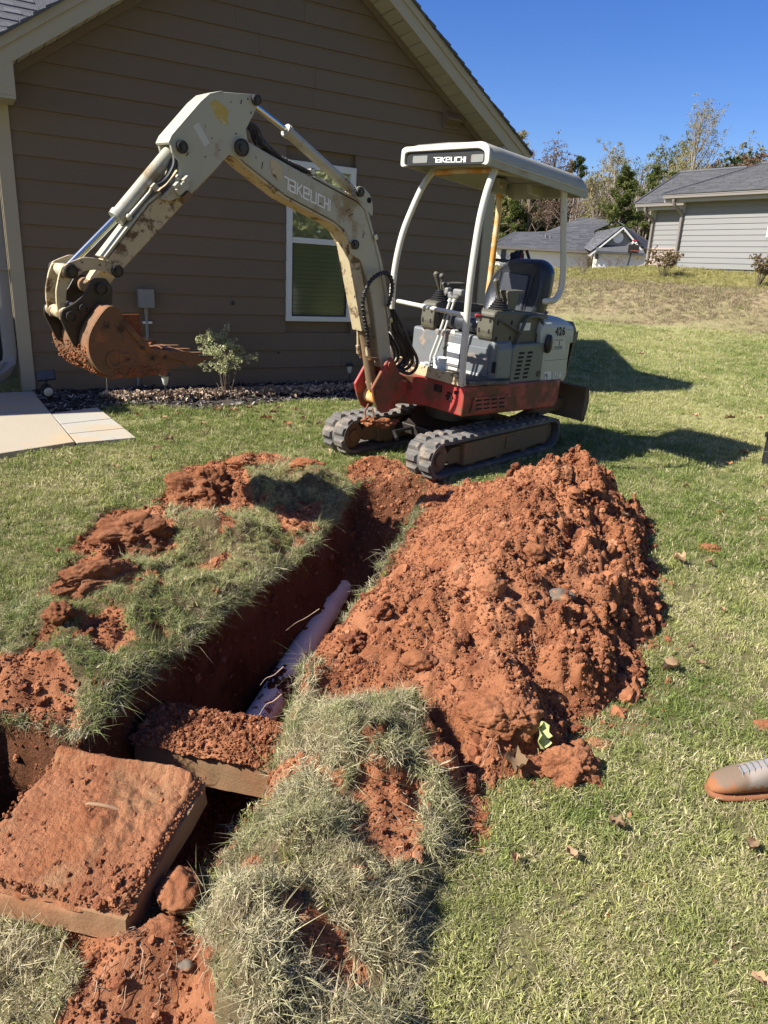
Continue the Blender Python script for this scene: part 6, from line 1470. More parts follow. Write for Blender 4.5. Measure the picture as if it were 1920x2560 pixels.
# ------------------------------------------------------------------ fence behind the machine
fc = thing('chain_link_fence', 'black chain link fence running from the brown house corner behind the seat', 'fence')
q0 = HOUSE0+dW*(WL+.22)+nW*.9
def up_z(p): return float(base_z(np.array([p[0]]), np.array([p[1]]))[0])
q1 = atd(1345, 655, q0[1]+.9)
fdir = np.array([q1[0]-q0[0], q1[1]-q0[1], 0]); fdir /= np.linalg.norm(fdir); FL = 1.25
fb = np.array([q0[0], q0[1], up_z(q0)]); FH = 1.25
def fpnt(s, z): return fb+fdir*s+np.array([0, 0, z])
# choose the rail height so that it meets the line seen behind the seat back
zt = q1[2]-fb[2]
MB().cyl(fpnt(-.05, -.1), fpnt(-.05, zt+.30), .034, seg=18).build('fence_post', M['black'], fc)
MB().cyl(fpnt(FL, -.1), fpnt(FL, zt+.14), .030, seg=18).build('fence_post', M['black'], fc)
MB().cyl(fpnt(-.05, zt), fpnt(FL, zt-.02), .021, seg=14).build('top_rail', M['black'], fc)
MB().cyl(fpnt(-.05, .08), fpnt(FL, .08), .012, seg=10).build('bottom_rail', M['black'], fc)
mb = MB(); st = .075; nz = int((zt+.06)/st)
for i in range(-nz, int(FL/st)+1):
    for sgn in (1, -1):
        P = []
        for j in range(nz+1):
            s_ = (i+j)*st if sgn > 0 else (i+nz-j)*st
            if 0 <= s_ <= FL: P.append(fpnt(s_, .05+j*st)+np.cross(fdir, [0, 0, 1])*.004*sgn)
        if len(P) > 1: mb.tube(P, .0022, 4, False)
mb.build('wire_mesh', M['black'], fc, smooth=None, recalc=False)
# dark jacket with a red strap hung on the end post, black cap on the post
jk = thing('dark_jacket', 'dark jacket with a red strip hung over the fence post behind the seat', 'jacket', tuple(fpnt(FL, zt)))
MB().blob((-.05, .0, -.01), (.10, .05, .13), 5, 4, .3, 1.4).build('jacket_cloth', M['ink'], jk, smooth=180)
MB().tube([(.0, -.06, .10), (-.015, -.07, .02), (-.01, -.06, -.08)], .010, 8).build('red_strap', mk('red_cloth', (.45, .02, .03), (.3, .01, .02), 9, .8), jk)
MB().tube([(.07, .0, .14), (.12, .01, .03), (.13, .01, -.08)], .022, 8).build('jacket_sleeve', M['ink'], jk)
# corner board post of the brown house is in 04; shed foliage by the wall follows later
# ------------------------------------------------------------------ grey neighbour house
az2 = math.radians(-38.8+180)       # along the wall towards the camera-right
e1 = np.array([math.sin(az2), math.cos(az2), 0]); e2 = np.array([-e1[1], e1[0], 0])      # e2 points away from camera
if e2[1] < 0: e2 = -e2
gc = atd(1691.5, 669.5, 25.0)
GM = Matrix.Identity(4); ez = np.cross(e1, e2)
mir = True
for i in range(3): GM[i][0] = e1[i]; GM[i][1] = e2[i]; GM[i][2] = (0, 0, 1)[i]; GM[i][3] = gc[i]
gh_ = thing('grey_house', 'grey lap sided house with charcoal shingle roof on the rise at the right', 'house')
gh_.matrix_world = Matrix.Translation(gc) if mir else GM
def gx(p):        # house coordinates to the parent's local space
    return tuple(e1*p[0]+e2*p[1]+np.array([0, 0, p[2]])) if mir else p
def gbox(mb, x0, x1, y0, y1, z0, z1):
    P = [gx((x, y, z)) for z in (z0, z1) for x, y in ((x0, y0), (x1, y0), (x1, y1), (x0, y1))]; mb.hexa(P[:4], P[4:]); return mb
H2 = 1.96; L2 = 9.0; EXP = .164
nb_ = int(round(H2/EXP))
for i in range(nb_+1):
    z0 = i*EXP; z1 = min(z0+EXP, H2+.1)
    for (xa, xb) in ((.0, 2.72),) if .90 < z0+.08 < 1.80 else ((.0, 2.72), (2.722, L2)):
        P = [(xa, -.030, z0), (xb, -.030, z0), (xb, .05, z0), (xa, .05, z0), (xa, -.012, z1), (xb, -.012, z1), (xb, .05, z1), (xa, .05, z1)]
        mb = MB(); mb.hexa([gx(p) for p in P[:4]], [gx(p) for p in P[4:]]); mb.build('siding_board', M['gsiding'], gh_, smooth=None)
    if .90 < z0+.08 < 1.80:
        mb = MB(); gbox(mb, 3.9, L2, -.022, .05, z0, z1-.003); mb.build('siding_board', M['gsiding'], gh_, smooth=None)
mb = MB(); gbox(mb, 0, 2.72, .02, .2, -.5, 2.06); gbox(mb, 3.9, L2, .051, .2, -.5, 2.06); gbox(mb, 2.72, 3.9, .051, .2, -.5, .90); gbox(mb, 2.72, 3.9, .051, .2, 1.80, 2.05); mb.build('wall', M['gsiding'], gh_, smooth=None)
mb = MB(); gbox(mb, 2.72, 2.80, -.05, .05, .91, 1.80); gbox(mb, 3.80, 3.90, -.05, .05, .91, 1.80); gbox(mb, 2.80, 3.80, -.05, .05, .91, .98); gbox(mb, 2.80, 3.80, -.05, .05, 1.73, 1.80); gw = mb.build('window', M['ctrim'], gh_, smooth=None)
mb = MB(); gbox(mb, 2.80, 3.80, -.01, .0, .98, 1.73); mb.build('pane', M['glass'], gw, smooth=None)
for i in range(16): mb = MB(); gbox(mb, 2.81, 3.79, .012, .03, .985+i*.046, 1.02+i*.046); mb.build('blind_slat', M['ctrim'], gw, smooth=None)
mb = MB(); gbox(mb, -.10, -.002, -.045, .3, -.1, H2); mb.build('corner_board', M['gtrim'], gh_, smooth=None)
# set back part with brick skirt
SB = 1.9
for i in range(4, nb_+1):
    z0 = i*EXP; z1 = z0+EXP; P = [(-2.25, SB-.030, z0), (-.02, SB-.030, z0), (-.02, SB+.05, z0), (-2.25, SB+.05, z0), (-2.25, SB-.012, z1), (-.02, SB-.012, z1), (-.02, SB+.05, z1), (-2.25, SB+.05, z1)]
    mb = MB(); mb.hexa([gx(p) for p in P[:4]], [gx(p) for p in P[4:]]); mb.build('siding_board', M['gsiding'], gh_, smooth=None)
mb = MB(); gbox(mb, -2.25, -.02, SB, SB+.2, -.5, 2.06); gbox(mb, -.02, .1, .3, SB+.1, -.5, 2.06); mb.build('wall', M['mortar'], gh_, smooth=None)
mb = MB(); gbox(mb, -2.38, -2.252, SB-.05, SB+.2, .70, 2.0); mb.build('corner_board', M['gtrim'], gh_, smooth=None)
mb = MB(); gbox(mb, -2.36, .0, SB-.09, SB-.001, .655, .71); mb.build('brick_ledge', M['brickw'], gh_, smooth=None)
bme = None
for r in range(9):
    x = -2.34+(.11 if r % 2 else 0)
    while x < -.05:
        mb = MB(); gbox(mb, x, min(x+.205, -.02), SB-.05, SB-.001, -.02+r*.075, -.02+r*.075+.062); mb.build('brick', M['brickw'], gh_, smooth=None); x += .215
# eaves, gutters, downspouts
def gutter(x0, x1, y):
    mb = MB(); gbox(mb, x0, x1, y-.12, y, H2+.08, H2+.18); o = mb.build('gutter', M['gutter'], gh_, smooth=None, bevel=.01)
    mb = MB(); gbox(mb, x0+.01, x1, y-.13, y-.121, H2+.155, H2+.18); mb.build('gutter_lip', M['gutter'], o, smooth=None)
    mb = MB(); gbox(mb, x0, x1, y+.002, y+.03, H2-.02, H2+.16); mb.build('eave_fascia', M['gtrim'], gh_, smooth=None)
    mb = MB(); gbox(mb, x0+.02, x1, y+.031, y+.46, H2+.0, H2+.02); mb.build('eave_soffit', M['gtrim'], gh_, smooth=None)
gutter(-.55, L2, -.42); gutter(-2.85, -.40, SB-.42)
def gspout(x, y, ye):
    P = [(x-.13, ye, H2+.06), (x-.13, ye, H2-.02), (x-.10, ye+.06, H2-.12), (x, y-.10, H2-.34), (x+.0, y-.09, H2-.50), (x, y-.09, .25), (x-.05, y-.14, .12), (x-.20, y-.30, .03)]
    MB().tube([gx(p) for p in P], .052, 8).build('downspout', M['gutter'], gh_, smooth=40)
gspout(-.06, 0, -.48); gspout(-2.32, SB, SB-.48)
# roof planes as shingle courses
def roof_plane(name, A, B, C_, D, courses, parent, tab=.30, exp=None, mat='shingle', thick=.012, xf=None, single=None):
    """A-B the eave, D-C the ridge; tabs joined in one part"""
    A, B, C_, D = [np.array(p, float) for p in (A, B, C_, D)]; V = []; Fc = []; T = []; nrm = np.cross(B-A, D-A); nrm /= np.linalg.norm(nrm)
    if nrm[2] < 0: nrm = -nrm
    r = random.Random(len(name)+courses)
    for i in range(courses):
        t0 = i/courses; t1 = (i+1)/courses; a = A+(D-A)*t0; b = B+(C_-B)*t0; a1 = A+(D-A)*t1; b1 = B+(C_-B)*t1
        L = np.linalg.norm(b-a); n = max(1, int(L/tab)); ed = np.sort(np.concatenate([[0], np.clip((np.arange(1, n)+np.array([r.uniform(-.3, .3) for _ in range(n-1)]))/n, 0, 1), [1]]))
        for k in range(len(ed)-1):
            u0, u1 = ed[k], ed[k+1]-.004/max(L, .1); h = thick*(1 if r.random() < .6 else 1.7)
            P = [a+(b-a)*u0, a+(b-a)*u1, a1+(b1-a1)*u1, a1+(b1-a1)*u0]; o = len(V)
            Q = [P[0]+nrm*(h+.012), P[1]+nrm*(h+.012), P[2]+nrm*.006, P[3]+nrm*.006]
            V += [tuple(p) for p in P[:2]+Q]; Fc += [(o, o+1, o+3, o+2), (o+2, o+3, o+4, o+5)]; T += [r.random()]*6
    V += [tuple(p-nrm*.02) for p in (A, B, C_, D)]; o = len(V)-4; Fc.append((o, o+1, o+2, o+3)); T += [0]*4
    if xf: V = [xf(p) for p in V]
    me = bpy.data.meshes.new(name); me.from_pydata(V, [], Fc); me.update(); at = me.attributes.new('tint', 'FLOAT', 'POINT'); at.data.foreach_set('value', T)
    me.materials.append(M[mat]); o = link(name, me, parent); o['kind'] = 'stuff'; return o
HR = H2+.20; RS = .62
def loc_at(px, py, yl):      # house coordinates of the point seen there, on the plane at that depth behind the front wall
    d = ray(px, py); C = np.array([0, 0, CAM_H]); t_ = ((gc+e2*yl-C)@e2)/(d@e2); q = C+t_*d-gc; return q@e1, q[2]
HY_ = 4.6; HX_, HZ_ = loc_at(1905, 411, HY_)
SY_ = 6.4; SX_, SZ_ = loc_at(1700, 433, SY_); SX2, SZ2 = loc_at(1868, 420, SY_)
roof_plane('roof', (-.58, -.55, HR), (L2, -.55, HR), (L2, HY_, HZ_), (HX_, HY_, HZ_), 34, gh_, .33, xf=gx)
roof_plane('roof', (-2.88, SB-.55, HR), (.9, SB-.55, HR), (SX2, SY_, SZ2), (SX_, SY_, SZ_), 34, gh_, .33, xf=gx)
roof_plane('roof', (-.58, -.55, HR), (-.58, SB+.3, HR), (HX_, HY_, HZ_), (HX_, HY_, HZ_), 34, gh_, .33, xf=gx)
roof_plane('roof', (-2.88, SB-.55, HR), (-2.88, 10.8, HR), (SX_, SY_, SZ_), (SX_, SY_, SZ_), 30, gh_, .33, xf=gx)
mb = MB(); mb.tube([gx((HX_, HY_, HZ_+.02)), gx((L2, HY_, HZ_+.02))], .07, 6); mb.tube([gx((-.58, -.55, HR+.02)), gx((HX_, HY_, HZ_+.02))], .04, 6); mb.tube([gx((SX_, SY_, SZ_+.02)), gx((SX2, SY_, SZ2+.02))], .07, 6)
mb.tube([gx((-2.88, SB-.55, HR+.02)), gx((SX_, SY_, SZ_+.02))], .04, 6); me = mb.mesh('ridge_cap'); at = me.attributes.new('tint', 'FLOAT', 'POINT'); me.materials.append(M['shingle']); link('ridge_cap', me, gh_)
# ------------------------------------------------------------------ cream house far behind
ch = thing('cream_house', 'low cream house with dark hip roof and a white garage door, beyond the rise', 'house')
Yc = 52.
def cp(px, py, y=Yc): return atd(px, py, y)
base_c = 1.3
def cpt(px, y, z): d = ray(px, 640); P = np.array([0, 0, CAM_H])+y/d[1]*d; return np.array([P[0], y, z])
eL = cpt(1236, 53, 0); eM = cpt(1487, 50, 0); zE = cp(1300, 624)[2]
L_ = eL[0]; M_x = eM[0]
fr = thing
def cwall(name, x0, x1, y, z0, z1, mat, yt=.15): mb = MB(); mb.bx(x0, x1, y, y+yt, z0, z1); return mb.build(name, M[mat], ch, smooth=None)
i = 0; z = base_c
while z < zE-.15:
    mb = MB(); mb.hexa([(L_, Yc-.03, z), (M_x, Yc-.03, z), (M_x, Yc+.1, z), (L_, Yc+.1, z)], [(L_, Yc-.01, z+.18), (M_x, Yc-.01, z+.18), (M_x, Yc+.1, z+.18), (L_, Yc+.1, z+.18)]); mb.build('siding_board', M['csiding'], ch, smooth=None); z += .18
for px in (1258, 1296):
    x = cpt(px, Yc, 0)[0]; zz = cp(px, 637)[2]
    mb = MB(); mb.bx(x-.25, x+.25, Yc-.07, Yc-.031, zz-.55, zz+.45); w_ = mb.build('window', M['ctrim'], ch, smooth=None); mb = MB(); mb.bx(x-.17, x+.17, Yc-.09, Yc-.071, zz-.47, zz+.37); mb.build('pane', M['solar'], w_, smooth=None)
# garage wing: comes forward at the right, gable towards us
gxa, gxb = cpt(1487, Yc-2.5, 0)[0], cpt(1592, Yc-2.5, 0)[0]; gy = Yc-2.5
mb = MB(); mb.bx(gxa, gxb+.6, gy, gy+.3, base_c, zE); mb.build('garage_wall', M['csiding'], ch, smooth=None)
gdx0, gdx1 = cpt(1497, gy, 0)[0], cpt(1577, gy, 0)[0]; zd1 = cp(1530, 633, gy)[2]
mb = MB(); mb.bx(gdx0-.12, gdx1+.12, gy-.05, gy-.001, base_c, zd1+.14); mb.build('garage_door_frame', M['ctrim'], ch, smooth=None)
gd_ = MB(); gd_.bx(gdx0, gdx1, gy-.08, gy-.051, base_c, zd1); gd_ = gd_.build('garage_door', M['ctrim'], ch, smooth=None)
for i in range(4):
    for k in range(4):
        w = (gdx1-gdx0)/4; z0 = base_c+.06+i*(zd1-base_c)/4; mb = MB(); mb.bx(gdx0+k*w+.08, gdx0+(k+1)*w-.08, gy-.095, gy-.081, z0, z0+(zd1-base_c)/4-.12); mb.build('door_panel', M['ctrim'], gd_, smooth=None)
pk = cp(1556, 568, gy); gl = cp(1490, 627, gy); gr = cp(1594, 622, gy)
mb = MB(); mb.prism([(gl[0], zE+.02), (pk[0], pk[2]-.12), (gr[0]+.15, zE+.02)], gy-.02, gy+.2, 1); mb.build('gable_wall', M['gsiding'], ch, smooth=None)
def cbar(a, b, w, y0, y1, mat, name): 
    a = np.array(a, float); b = np.array(b, float); d = b-a; d /= np.linalg.norm(d); n_ = np.array((-d[1], d[0]))*w
    mb = MB(); mb.prism([tuple(a), tuple(b), tuple(b+n_), tuple(a+n_)], y0, y1, 1); return mb.build(name, M[mat], ch, smooth=None)
cbar((gl[0]-.5, zE-.25), (pk[0], pk[2]), -.09, gy-.30, gy-.22, 'ctrim', 'rake_board'); cbar((pk[0], pk[2]), (gr[0]+.75, zE-.25), -.09, gy-.31, gy-.23, 'ctrim', 'rake_board')
mb = MB(); mb.lathe([(.33, 0), (.33, .05), (.26, .05), (.26, .02), (.001, .02)], (cp(1545, 594, gy)[0], gy-.02, cp(1545, 594, gy)[2]), (0, -1, 0), 20); mb.build('round_vent', M['ctrim'], ch)
mb = MB(); mb.bx(gl[0]-.1, gr[0]+.3, gy-.55, gy-.02, zE-.06, zE+.02); mb.hexa([(gl[0]-.1, gy-.55, zE+.021), (gr[0]+.3, gy-.55, zE+.021), (gr[0]+.3, gy-.03, zE+.021), (gl[0]-.1, gy-.03, zE+.021)], [(gl[0]-.1, gy-.55, zE+.06), (gr[0]+.3, gy-.55, zE+.06), (gr[0]+.3, gy-.03, zE+.45), (gl[0]-.1, gy-.03, zE+.45)]); mb.build('skirt_roof', M['shingle'], ch, smooth=None)
mb = MB(); mb.bx(L_-.3, M_x+.1, Yc-.45, Yc-.33, zE-.02, zE+.13); mb.build('gutter', M['gutter'], ch, smooth=None)
mb = MB(); mb.bx(L_-.2, M_x, Yc-.32, Yc, zE-.05, zE-.02); mb.build('eave_soffit', M['gtrim'], ch, smooth=None)
MB().tube([(M_x+.05, Yc-.4, zE), (M_x+.05, Yc-.3, zE-.3), (M_x+.05, Yc-.1, zE-.4), (M_x+.05, Yc-.1, base_c)], .05, 6).build('downspout', M['gutter'], ch)
r1 = cp(1283, 580, Yc+3.2); r2 = cp(1365, 579, Yc+3.2); r3 = cp(1456, 543, Yc+6.2); r4 = cp(1542, 552, Yc+6.0)
e0 = np.array([L_-.3, Yc-.4, zE+.12]); e1_ = np.array([M_x+.3, Yc-.4, zE+.12]); eR = cp(1602, 583, Yc+1.5)
roof_plane('roof', e0, (r2[0], Yc-.4, zE+.12), r2, r1, 22, ch, .5)
roof_plane('roof', (r2[0]-1.2, Yc-.4, zE+.12), e1_, (pk[0]-.2, Yc+3.6, pk[2]+.1), r2, 22, ch, .5)
roof_plane('roof', (r2[0], r2[1], r2[2]), (pk[0]-.2, Yc+3.6, pk[2]+.1), r4, r3, 12, ch, .5)
roof_plane('roof', (gl[0]-.4, gy-.3, zE+.0), (M_x-.1, Yc+2.0, zE+.5), (pk[0], Yc+3.6, pk[2]+.06), (pk[0], gy-.3, pk[2]+.06), 16, ch, .5)
roof_plane('roof', (pk[0], gy-.3, pk[2]+.06), (r4[0], r4[1], r4[2]), (gr[0]+4.0, Yc+3, zE+.3), (gr[0]+.7, gy-.3, zE+.0), 16, ch, .5)
roof_plane('roof', (e0[0], e0[1], e0[2]), r1, (e0[0]-.2, Yc+8, zE), (e0[0], Yc+6, zE), 10, ch, .5)
for px, py in ((1364, 596), (1375, 598)):
    q = cp(px, py, Yc+1.8); MB().cyl((q[0], q[1], q[2]-.1), (q[0], q[1], q[2]+.25), .06, seg=8).build('vent_pipe', M['gutter'], ch)
mb = MB(); q = cp(1492, 641, gy-.2); mb.box(q, (.16, .14, .30)); mb.build('wall_lantern', M['black'], ch, smooth=None)
# basketball hoop before the garage
bq = cp(1567, 664, 44); bz = up_z(bq)
bh = thing('basketball_hoop', 'dark basketball hoop and backboard before the far garage', 'basketball hoop', (bq[0], 44, bz))
zz = cp(1567, 622, 44)[2]-bz
MB().tube([(0, 0, 0), (.02, 0, zz-1.0), (.12, 0, zz-.35), (.12, 0, zz)], .05, 8).build('pole', M['black'], bh)
mb = MB(); mb.box((.22, -.08, zz+.0), (.62, .05, .46)); mb.build('backboard', M['darksteel'], bh, smooth=None, bevel=.02)
mb = MB(); n = 20
for i in range(n): a = 2*math.pi*i/n; b = 2*math.pi*(i+1)/n; mb.cyl((.22+.23*math.cos(a), -.36+.23*math.sin(a), zz-.1), (.22+.23*math.cos(b), -.36+.23*math.sin(b), zz-.1), .012, seg=5)
mb.build('rim', M['red'], bh)
mb = MB(); mb.blob((.15, -.05, zz+.33), (.08, .06, .08), 2, 2, .1); mb.blob((.32, -.05, zz+.33), (.08, .06, .08), 3, 2, .1); mb.build('spotlight', M['ctrim'], bh); mb = MB(); mb.blob((.24, -.04, zz+.43), (.15, .07, .06), 6, 3, .3); mb.build('red_bow', mk('red_ribbon', (.30, .02, .03), (.2, .01, .02), 9, .7), bh)

# ------------------------------------------------------------------ trees
def folmat(name, a, b, tr=.3):
    m = bpy.data.materials.new(name); t = NT(m); at = t.n('ShaderNodeAttribute', attribute_name='tint'); cc = t.mix(at.outputs['Fac'], a, b)
    b1 = t.n('ShaderNodeBsdfDiffuse'); t.l(cc, b1.inputs[0]); b2 = t.n('ShaderNodeBsdfTranslucent'); t.l(cc, b2.inputs[0]); mx = t.n('ShaderNodeMixShader'); mx.inputs[0].default_value = tr
    t.l(b1.outputs[0], mx.inputs[1]); t.l(b2.outputs[0], mx.inputs[2]); t.l(mx.outputs[0], t.out.inputs[0]); return m
M['pine'] = folmat('pine_needles', (.050, .075, .022), (.19, .20, .065)); M['bark'] = mk('bark', (.16, .12, .085), (.09, .065, .045), 4, .95, world=True); M['palebark'] = mk('pale_bark', (.34, .29, .24), (.22, .18, .14), 3, .95, world=True)
M['yel'] = folmat('yellowing_leaves', (.20, .19, .085), (.40, .34, .16), .4); M['grn'] = folmat('autumn_green_leaves', (.09, .11, .04), (.24, .24, .10), .35); M['rst'] = folmat('russet_leaves', (.16, .09, .055), (.27, .19, .12), .35); M['shr'] = folmat('bright_shrub_leaves', (.28, .30, .13), (.58, .58, .34), .35); M['drk'] = folmat('dark_shrub_leaves', (.03, .045, .015), (.07, .09, .03), .3)
M['brn'] = folmat('brown_shrub_leaves', (.12, .09, .045), (.26, .19, .10), .3)
def leafcards(cen, rad, n, size, r, squash=1., shell=.35, aspect=.5, droop=0.):
    """n small leaf quads spread through ellipsoidal clumps; returns verts, faces, tint"""
    V = np.zeros((n, 4, 3)); c = np.array([cen[i] for i in r.integers(0, len(cen), n)]); ra = rad if np.ndim(rad) else None
    d = r.normal(size=(n, 3)); d /= np.linalg.norm(d, axis=1)[:, None]; rr_ = r.random(n)**(shell)
    p = c[:, :3]+d*(c[:, 3:4])*rr_[:, None]*np.array([1, 1, squash])
    u = r.normal(size=(n, 3)); u /= np.linalg.norm(u, axis=1)[:, None]; w = np.cross(u, r.normal(size=(n, 3))); w /= np.linalg.norm(w, axis=1)[:, None]
    s = size*(.6+.8*r.random(n))[:, None]
    V[:, 0] = p-u*s*.5; V[:, 1] = p+w*s*aspect*.5; V[:, 2] = p+u*s*.5; V[:, 3] = p-w*s*aspect*.5
    F = np.arange(n*4).reshape(n, 4); T = np.repeat(np.clip(.5*r.random(n)+.5*np.repeat(r.random(1), n)*0+.5*c[:, 4], 0, 1), 4)
    return V.reshape(-1, 3), F, T
def foliage(name, mat, parent, V, F, T):
    me = bpy.data.meshes.new(name); me.vertices.add(len(V)); me.vertices.foreach_set('co', V.astype(np.float32).ravel()); me.loops.add(F.size); me.loops.foreach_set('vertex_index', F.ravel().astype(np.int32))
    me.polygons.add(len(F)); me.polygons.foreach_set('loop_start', np.arange(0, F.size, 4, dtype=np.int32)); me.polygons.foreach_set('loop_total', np.full(len(F), 4, np.int32)); me.update(calc_edges=True)
    a = me.attributes.new('tint', 'FLOAT', 'POINT'); a.data.foreach_set('value', T.astype(np.float32)); me.materials.append(mat); return link(name, me, parent)
def branches(r, p, d, L, rad, depth, out, tips, spread=.55, up=.15, kids=3):
    n = 5; P = [p]; q = p.copy(); dd = d.copy()
    for i in range(n): dd = dd+r.normal(size=3)*.10+np.array([0, 0, up*.12]); dd /= np.linalg.norm(dd); q = q+dd*L/n; P.append(q.copy())
    out.append((P, rad)); tips.append((q.copy(), depth))
    if depth <= 0: return
    for k in range(kids):
        t = .35+.65*(k+r.random())/kids; i = min(n-1, int(t*n)); nd = dd+r.normal(size=3)*spread; nd /= np.linalg.norm(nd); branches(r, P[i+1].copy(), nd, L*(.62+.15*r.random()), rad*.55, depth-1, out, tips, spread, up, kids)
def tree(kind, px, ytop, y, label, seed, wid=1., leafmat_=None, group=None, trunkmat='bark', leafn=900, leafsize=.16, name='tree', bz=None):
    r = np.random.default_rng(seed); top = atd(px, ytop, y); x = top[0]; z0 = up_z((x, y)) if bz is None else bz; H = top[2]-z0
    t = thing(name, label, 'tree', (x, y, z0), group=group)
    if kind == 'pine':
        mb = MB(); mb.tube([(0, 0, -.3), (r.normal()*.1, 0, H*.5), (0, 0, H*.97)], [H*.018, H*.012, .02], 7); mb.build('trunk', M[trunkmat], t, smooth=60)
        cl = []; nb = int(20+H*3); mb = MB()
        for i in range(nb):
            f = (i+r.random())/nb; f = .14+.84*f; z = H*f; Lb = H*.27*wid*(1-f)**.75*(.55+.6*r.random())+.25; a = r.random()*6.28; dz = Lb*r.uniform(-.05, .35)
            e = np.array([Lb*math.cos(a), Lb*math.sin(a), z+dz]); mb.tube([(0, 0, z), tuple(e*.6+np.array([0, 0, z])*.4), tuple(e)], [.05, .03, .012], 4, False)
            for k in range(4): s = .35+.65*r.random(); tt = r.random(); cl.append((e[0]*s, e[1]*s, z+dz*s+r.normal()*.12, .28+.16*Lb*.6, tt))
        mb.build('branches', M[trunkmat], t, smooth=None, recalc=False)
        foliage('crown', leafmat_ or M['pine'], t, *leafcards(cl, None, int(leafn*4.5), leafsize*.75, r, .62, .5, .30))
    elif kind == 'oval':
        out = []; tips = []; P = [np.array((0, 0, -.3))]; q = P[0].copy(); n = 10; rx, rz, cz = H*.155*wid, H*.30, H*.70
        for i in range(n): q = q+np.array([r.normal()*.02, r.normal()*.02, 1])*H*.92/n; P.append(q.copy())
        out.append((P, H*.011+.02)); cl = []
        for i in range(64):
            d = r.normal(size=3); d /= np.linalg.norm(d); e = np.array([rx, rx, rz])*d*(.45+.55*r.random()**.5)+np.array([0, 0, cz]); zb0 = max(H*.22, e[2]-np.hypot(e[0], e[1])*1.5-H*.05); j = min(n-1, int(zb0/(H*.92)*n+.3)); s0 = P[j]
            m1 = s0*.5+e*.5+np.array([e[0], e[1], 0])*.15; br = [s0, s0*.75+m1*.25, m1, m1*.5+e*.5+r.normal(size=3)*.08, e]; out.append((br, .012+H*.0025)); tips.append((e, 0)); cl.append((e[0], e[1], e[2], H*.040, r.random()))
            for k in range(5):
                b0 = m1+(e-m1)*r.random(); tw = b0+r.normal(size=3)*H*.035+np.array([0, 0, H*.025]); out.append(([b0, b0*.5+tw*.5+r.normal(size=3)*.03, tw], .012)); cl.append((tw[0], tw[1], tw[2], H*.022, r.random()))
        mb = MB()
        for P_, rd in out: m_ = len(P_); mb.tube(P_, [rd*(1-.75*i/(m_-1)) for i in range(m_)], 5 if rd > .05 else 3, False)
        mb.build('trunk', M[trunkmat], t, smooth=None, recalc=False)
        if leafn: foliage('crown', leafmat_ or M['yel'], t, *leafcards(cl, None, int(leafn*2.2), leafsize*.62, r, .9, .6, .7))
    else:
        out = []; tips = []; stems = 1 if kind != 'multi' else 3
        dn = dict(bare=3, leafy=3, multi=3)[kind if kind in ('bare', 'leafy', 'multi') else 'leafy']
        P = [np.array((0, 0, -.3))]; q = P[0].copy(); n = 8; lean = r.normal(size=2)*.03
        for i in range(n): q = q+np.array([lean[0]+r.normal()*.02, lean[1]+r.normal()*.02, 1])*H*.9/n; P.append(q.copy())
        out.append((P, H*.013+.03))
        nb = 15
        for i in range(nb):
            f = .28+.68*(i+r.random())/nb; k = f*n; j = min(n-1, int(k)); p = P[j]*(1-k+j)+P[j+1]*(k-j); a = r.random()*6.28; el = .5+.5*f; d = np.array([math.cos(a), math.sin(a), .55+.9*f]); d /= np.linalg.norm(d)
            branches(r, p, d, H*.24*wid*(1.15-.65*f)*(.8+.4*r.random()), H*.0045+.012, 2, out, tips, .55, .3, 3)
        zm_ = max(max(p[2] for p, _ in tips), .1)+.15; ks = H/zm_
        out = [([q_*ks for q_ in P_], rd) for P_, rd in out]; tips = [(p*ks, dd_) for p, dd_ in tips]
        mb = MB()
        for P_, rd in out: m_ = len(P_); mb.tube(P_, [rd*(1-.75*i/(m_-1)) for i in range(m_)], 5 if rd > .04 else 3, False)
        mb.build('trunk', M[trunkmat], t, smooth=None, recalc=False)
        cl = [(p[0], p[1], p[2], .18+.05*H*.4*(.6 if kind == 'bare' else 1), r.random()) for p, dpt in tips if dpt <= 1]
        if leafn: foliage('crown', leafmat_ or M['yel'], t, *leafcards(cl, None, int(leafn*2.6), leafsize*.6, r, .9, .6, .7))
    return t
rs = random.Random(4)
pines = [(1268, 455, 66, 1.3), (1310, 470, 70, 1.3), (1352, 440, 68, 1.4), (1255, 480, 62, 1.2), (1400, 480, 72, 1.2), (1330, 500, 62, 1.2), (1385, 470, 64, 1.3), (1290, 500, 60, 1.1)]
ORD = ['leftmost', 'second', 'third', 'fourth', 'fifth', 'sixth', 'seventh', 'rightmost']
pines.sort()
for i, (px, py, y, w) in enumerate(pines): tree('pine', px, py, y, 'dark green pine seen under the canopy, '+ORD[i]+' of eight from the left', 100+i, w, group='pines seen under the canopy', leafn=2600, leafsize=.34, name='pine_tree')
tree('pine', 1568, 425, 58, 'shapely green pine standing right behind the cream house roof', 120, 1.25, leafn=3600, leafsize=.30, name='pine_tree')
tree('pine', 1450, 392, 90, 'round topped dark evergreen on the skyline right of the canopy', 121, 1.3, M['drk'], leafn=2600, leafsize=.40, name='pine_tree')
tree('pine', 1640, 420, 64, 'green pine on the left of the grey roof', 122, 1.2, leafn=2600, leafsize=.34, name='pine_tree')
tree('pine', 1700, 430, 66, 'bushy pine half hidden by the grey roof', 123, 1.2, leafn=2600, leafsize=.36, name='pine_tree')
tree('oval', 1766, 250, 70, 'tallest tree, thin crowned with sparse yellow leaves above the grey roof', 130, .85, M['yel'], trunkmat='palebark', leafn=3600, leafsize=.17)
tree('oval', 1690, 338, 78, 'pale green tree left of the tallest tree', 131, 1.1, M['grn'], trunkmat='palebark', leafn=4600, leafsize=.26)
tree('oval', 1728, 352, 74, 'yellow tinged tree close against the tallest tree', 137, .9, M['yel'], trunkmat='palebark', leafn=3400, leafsize=.24)
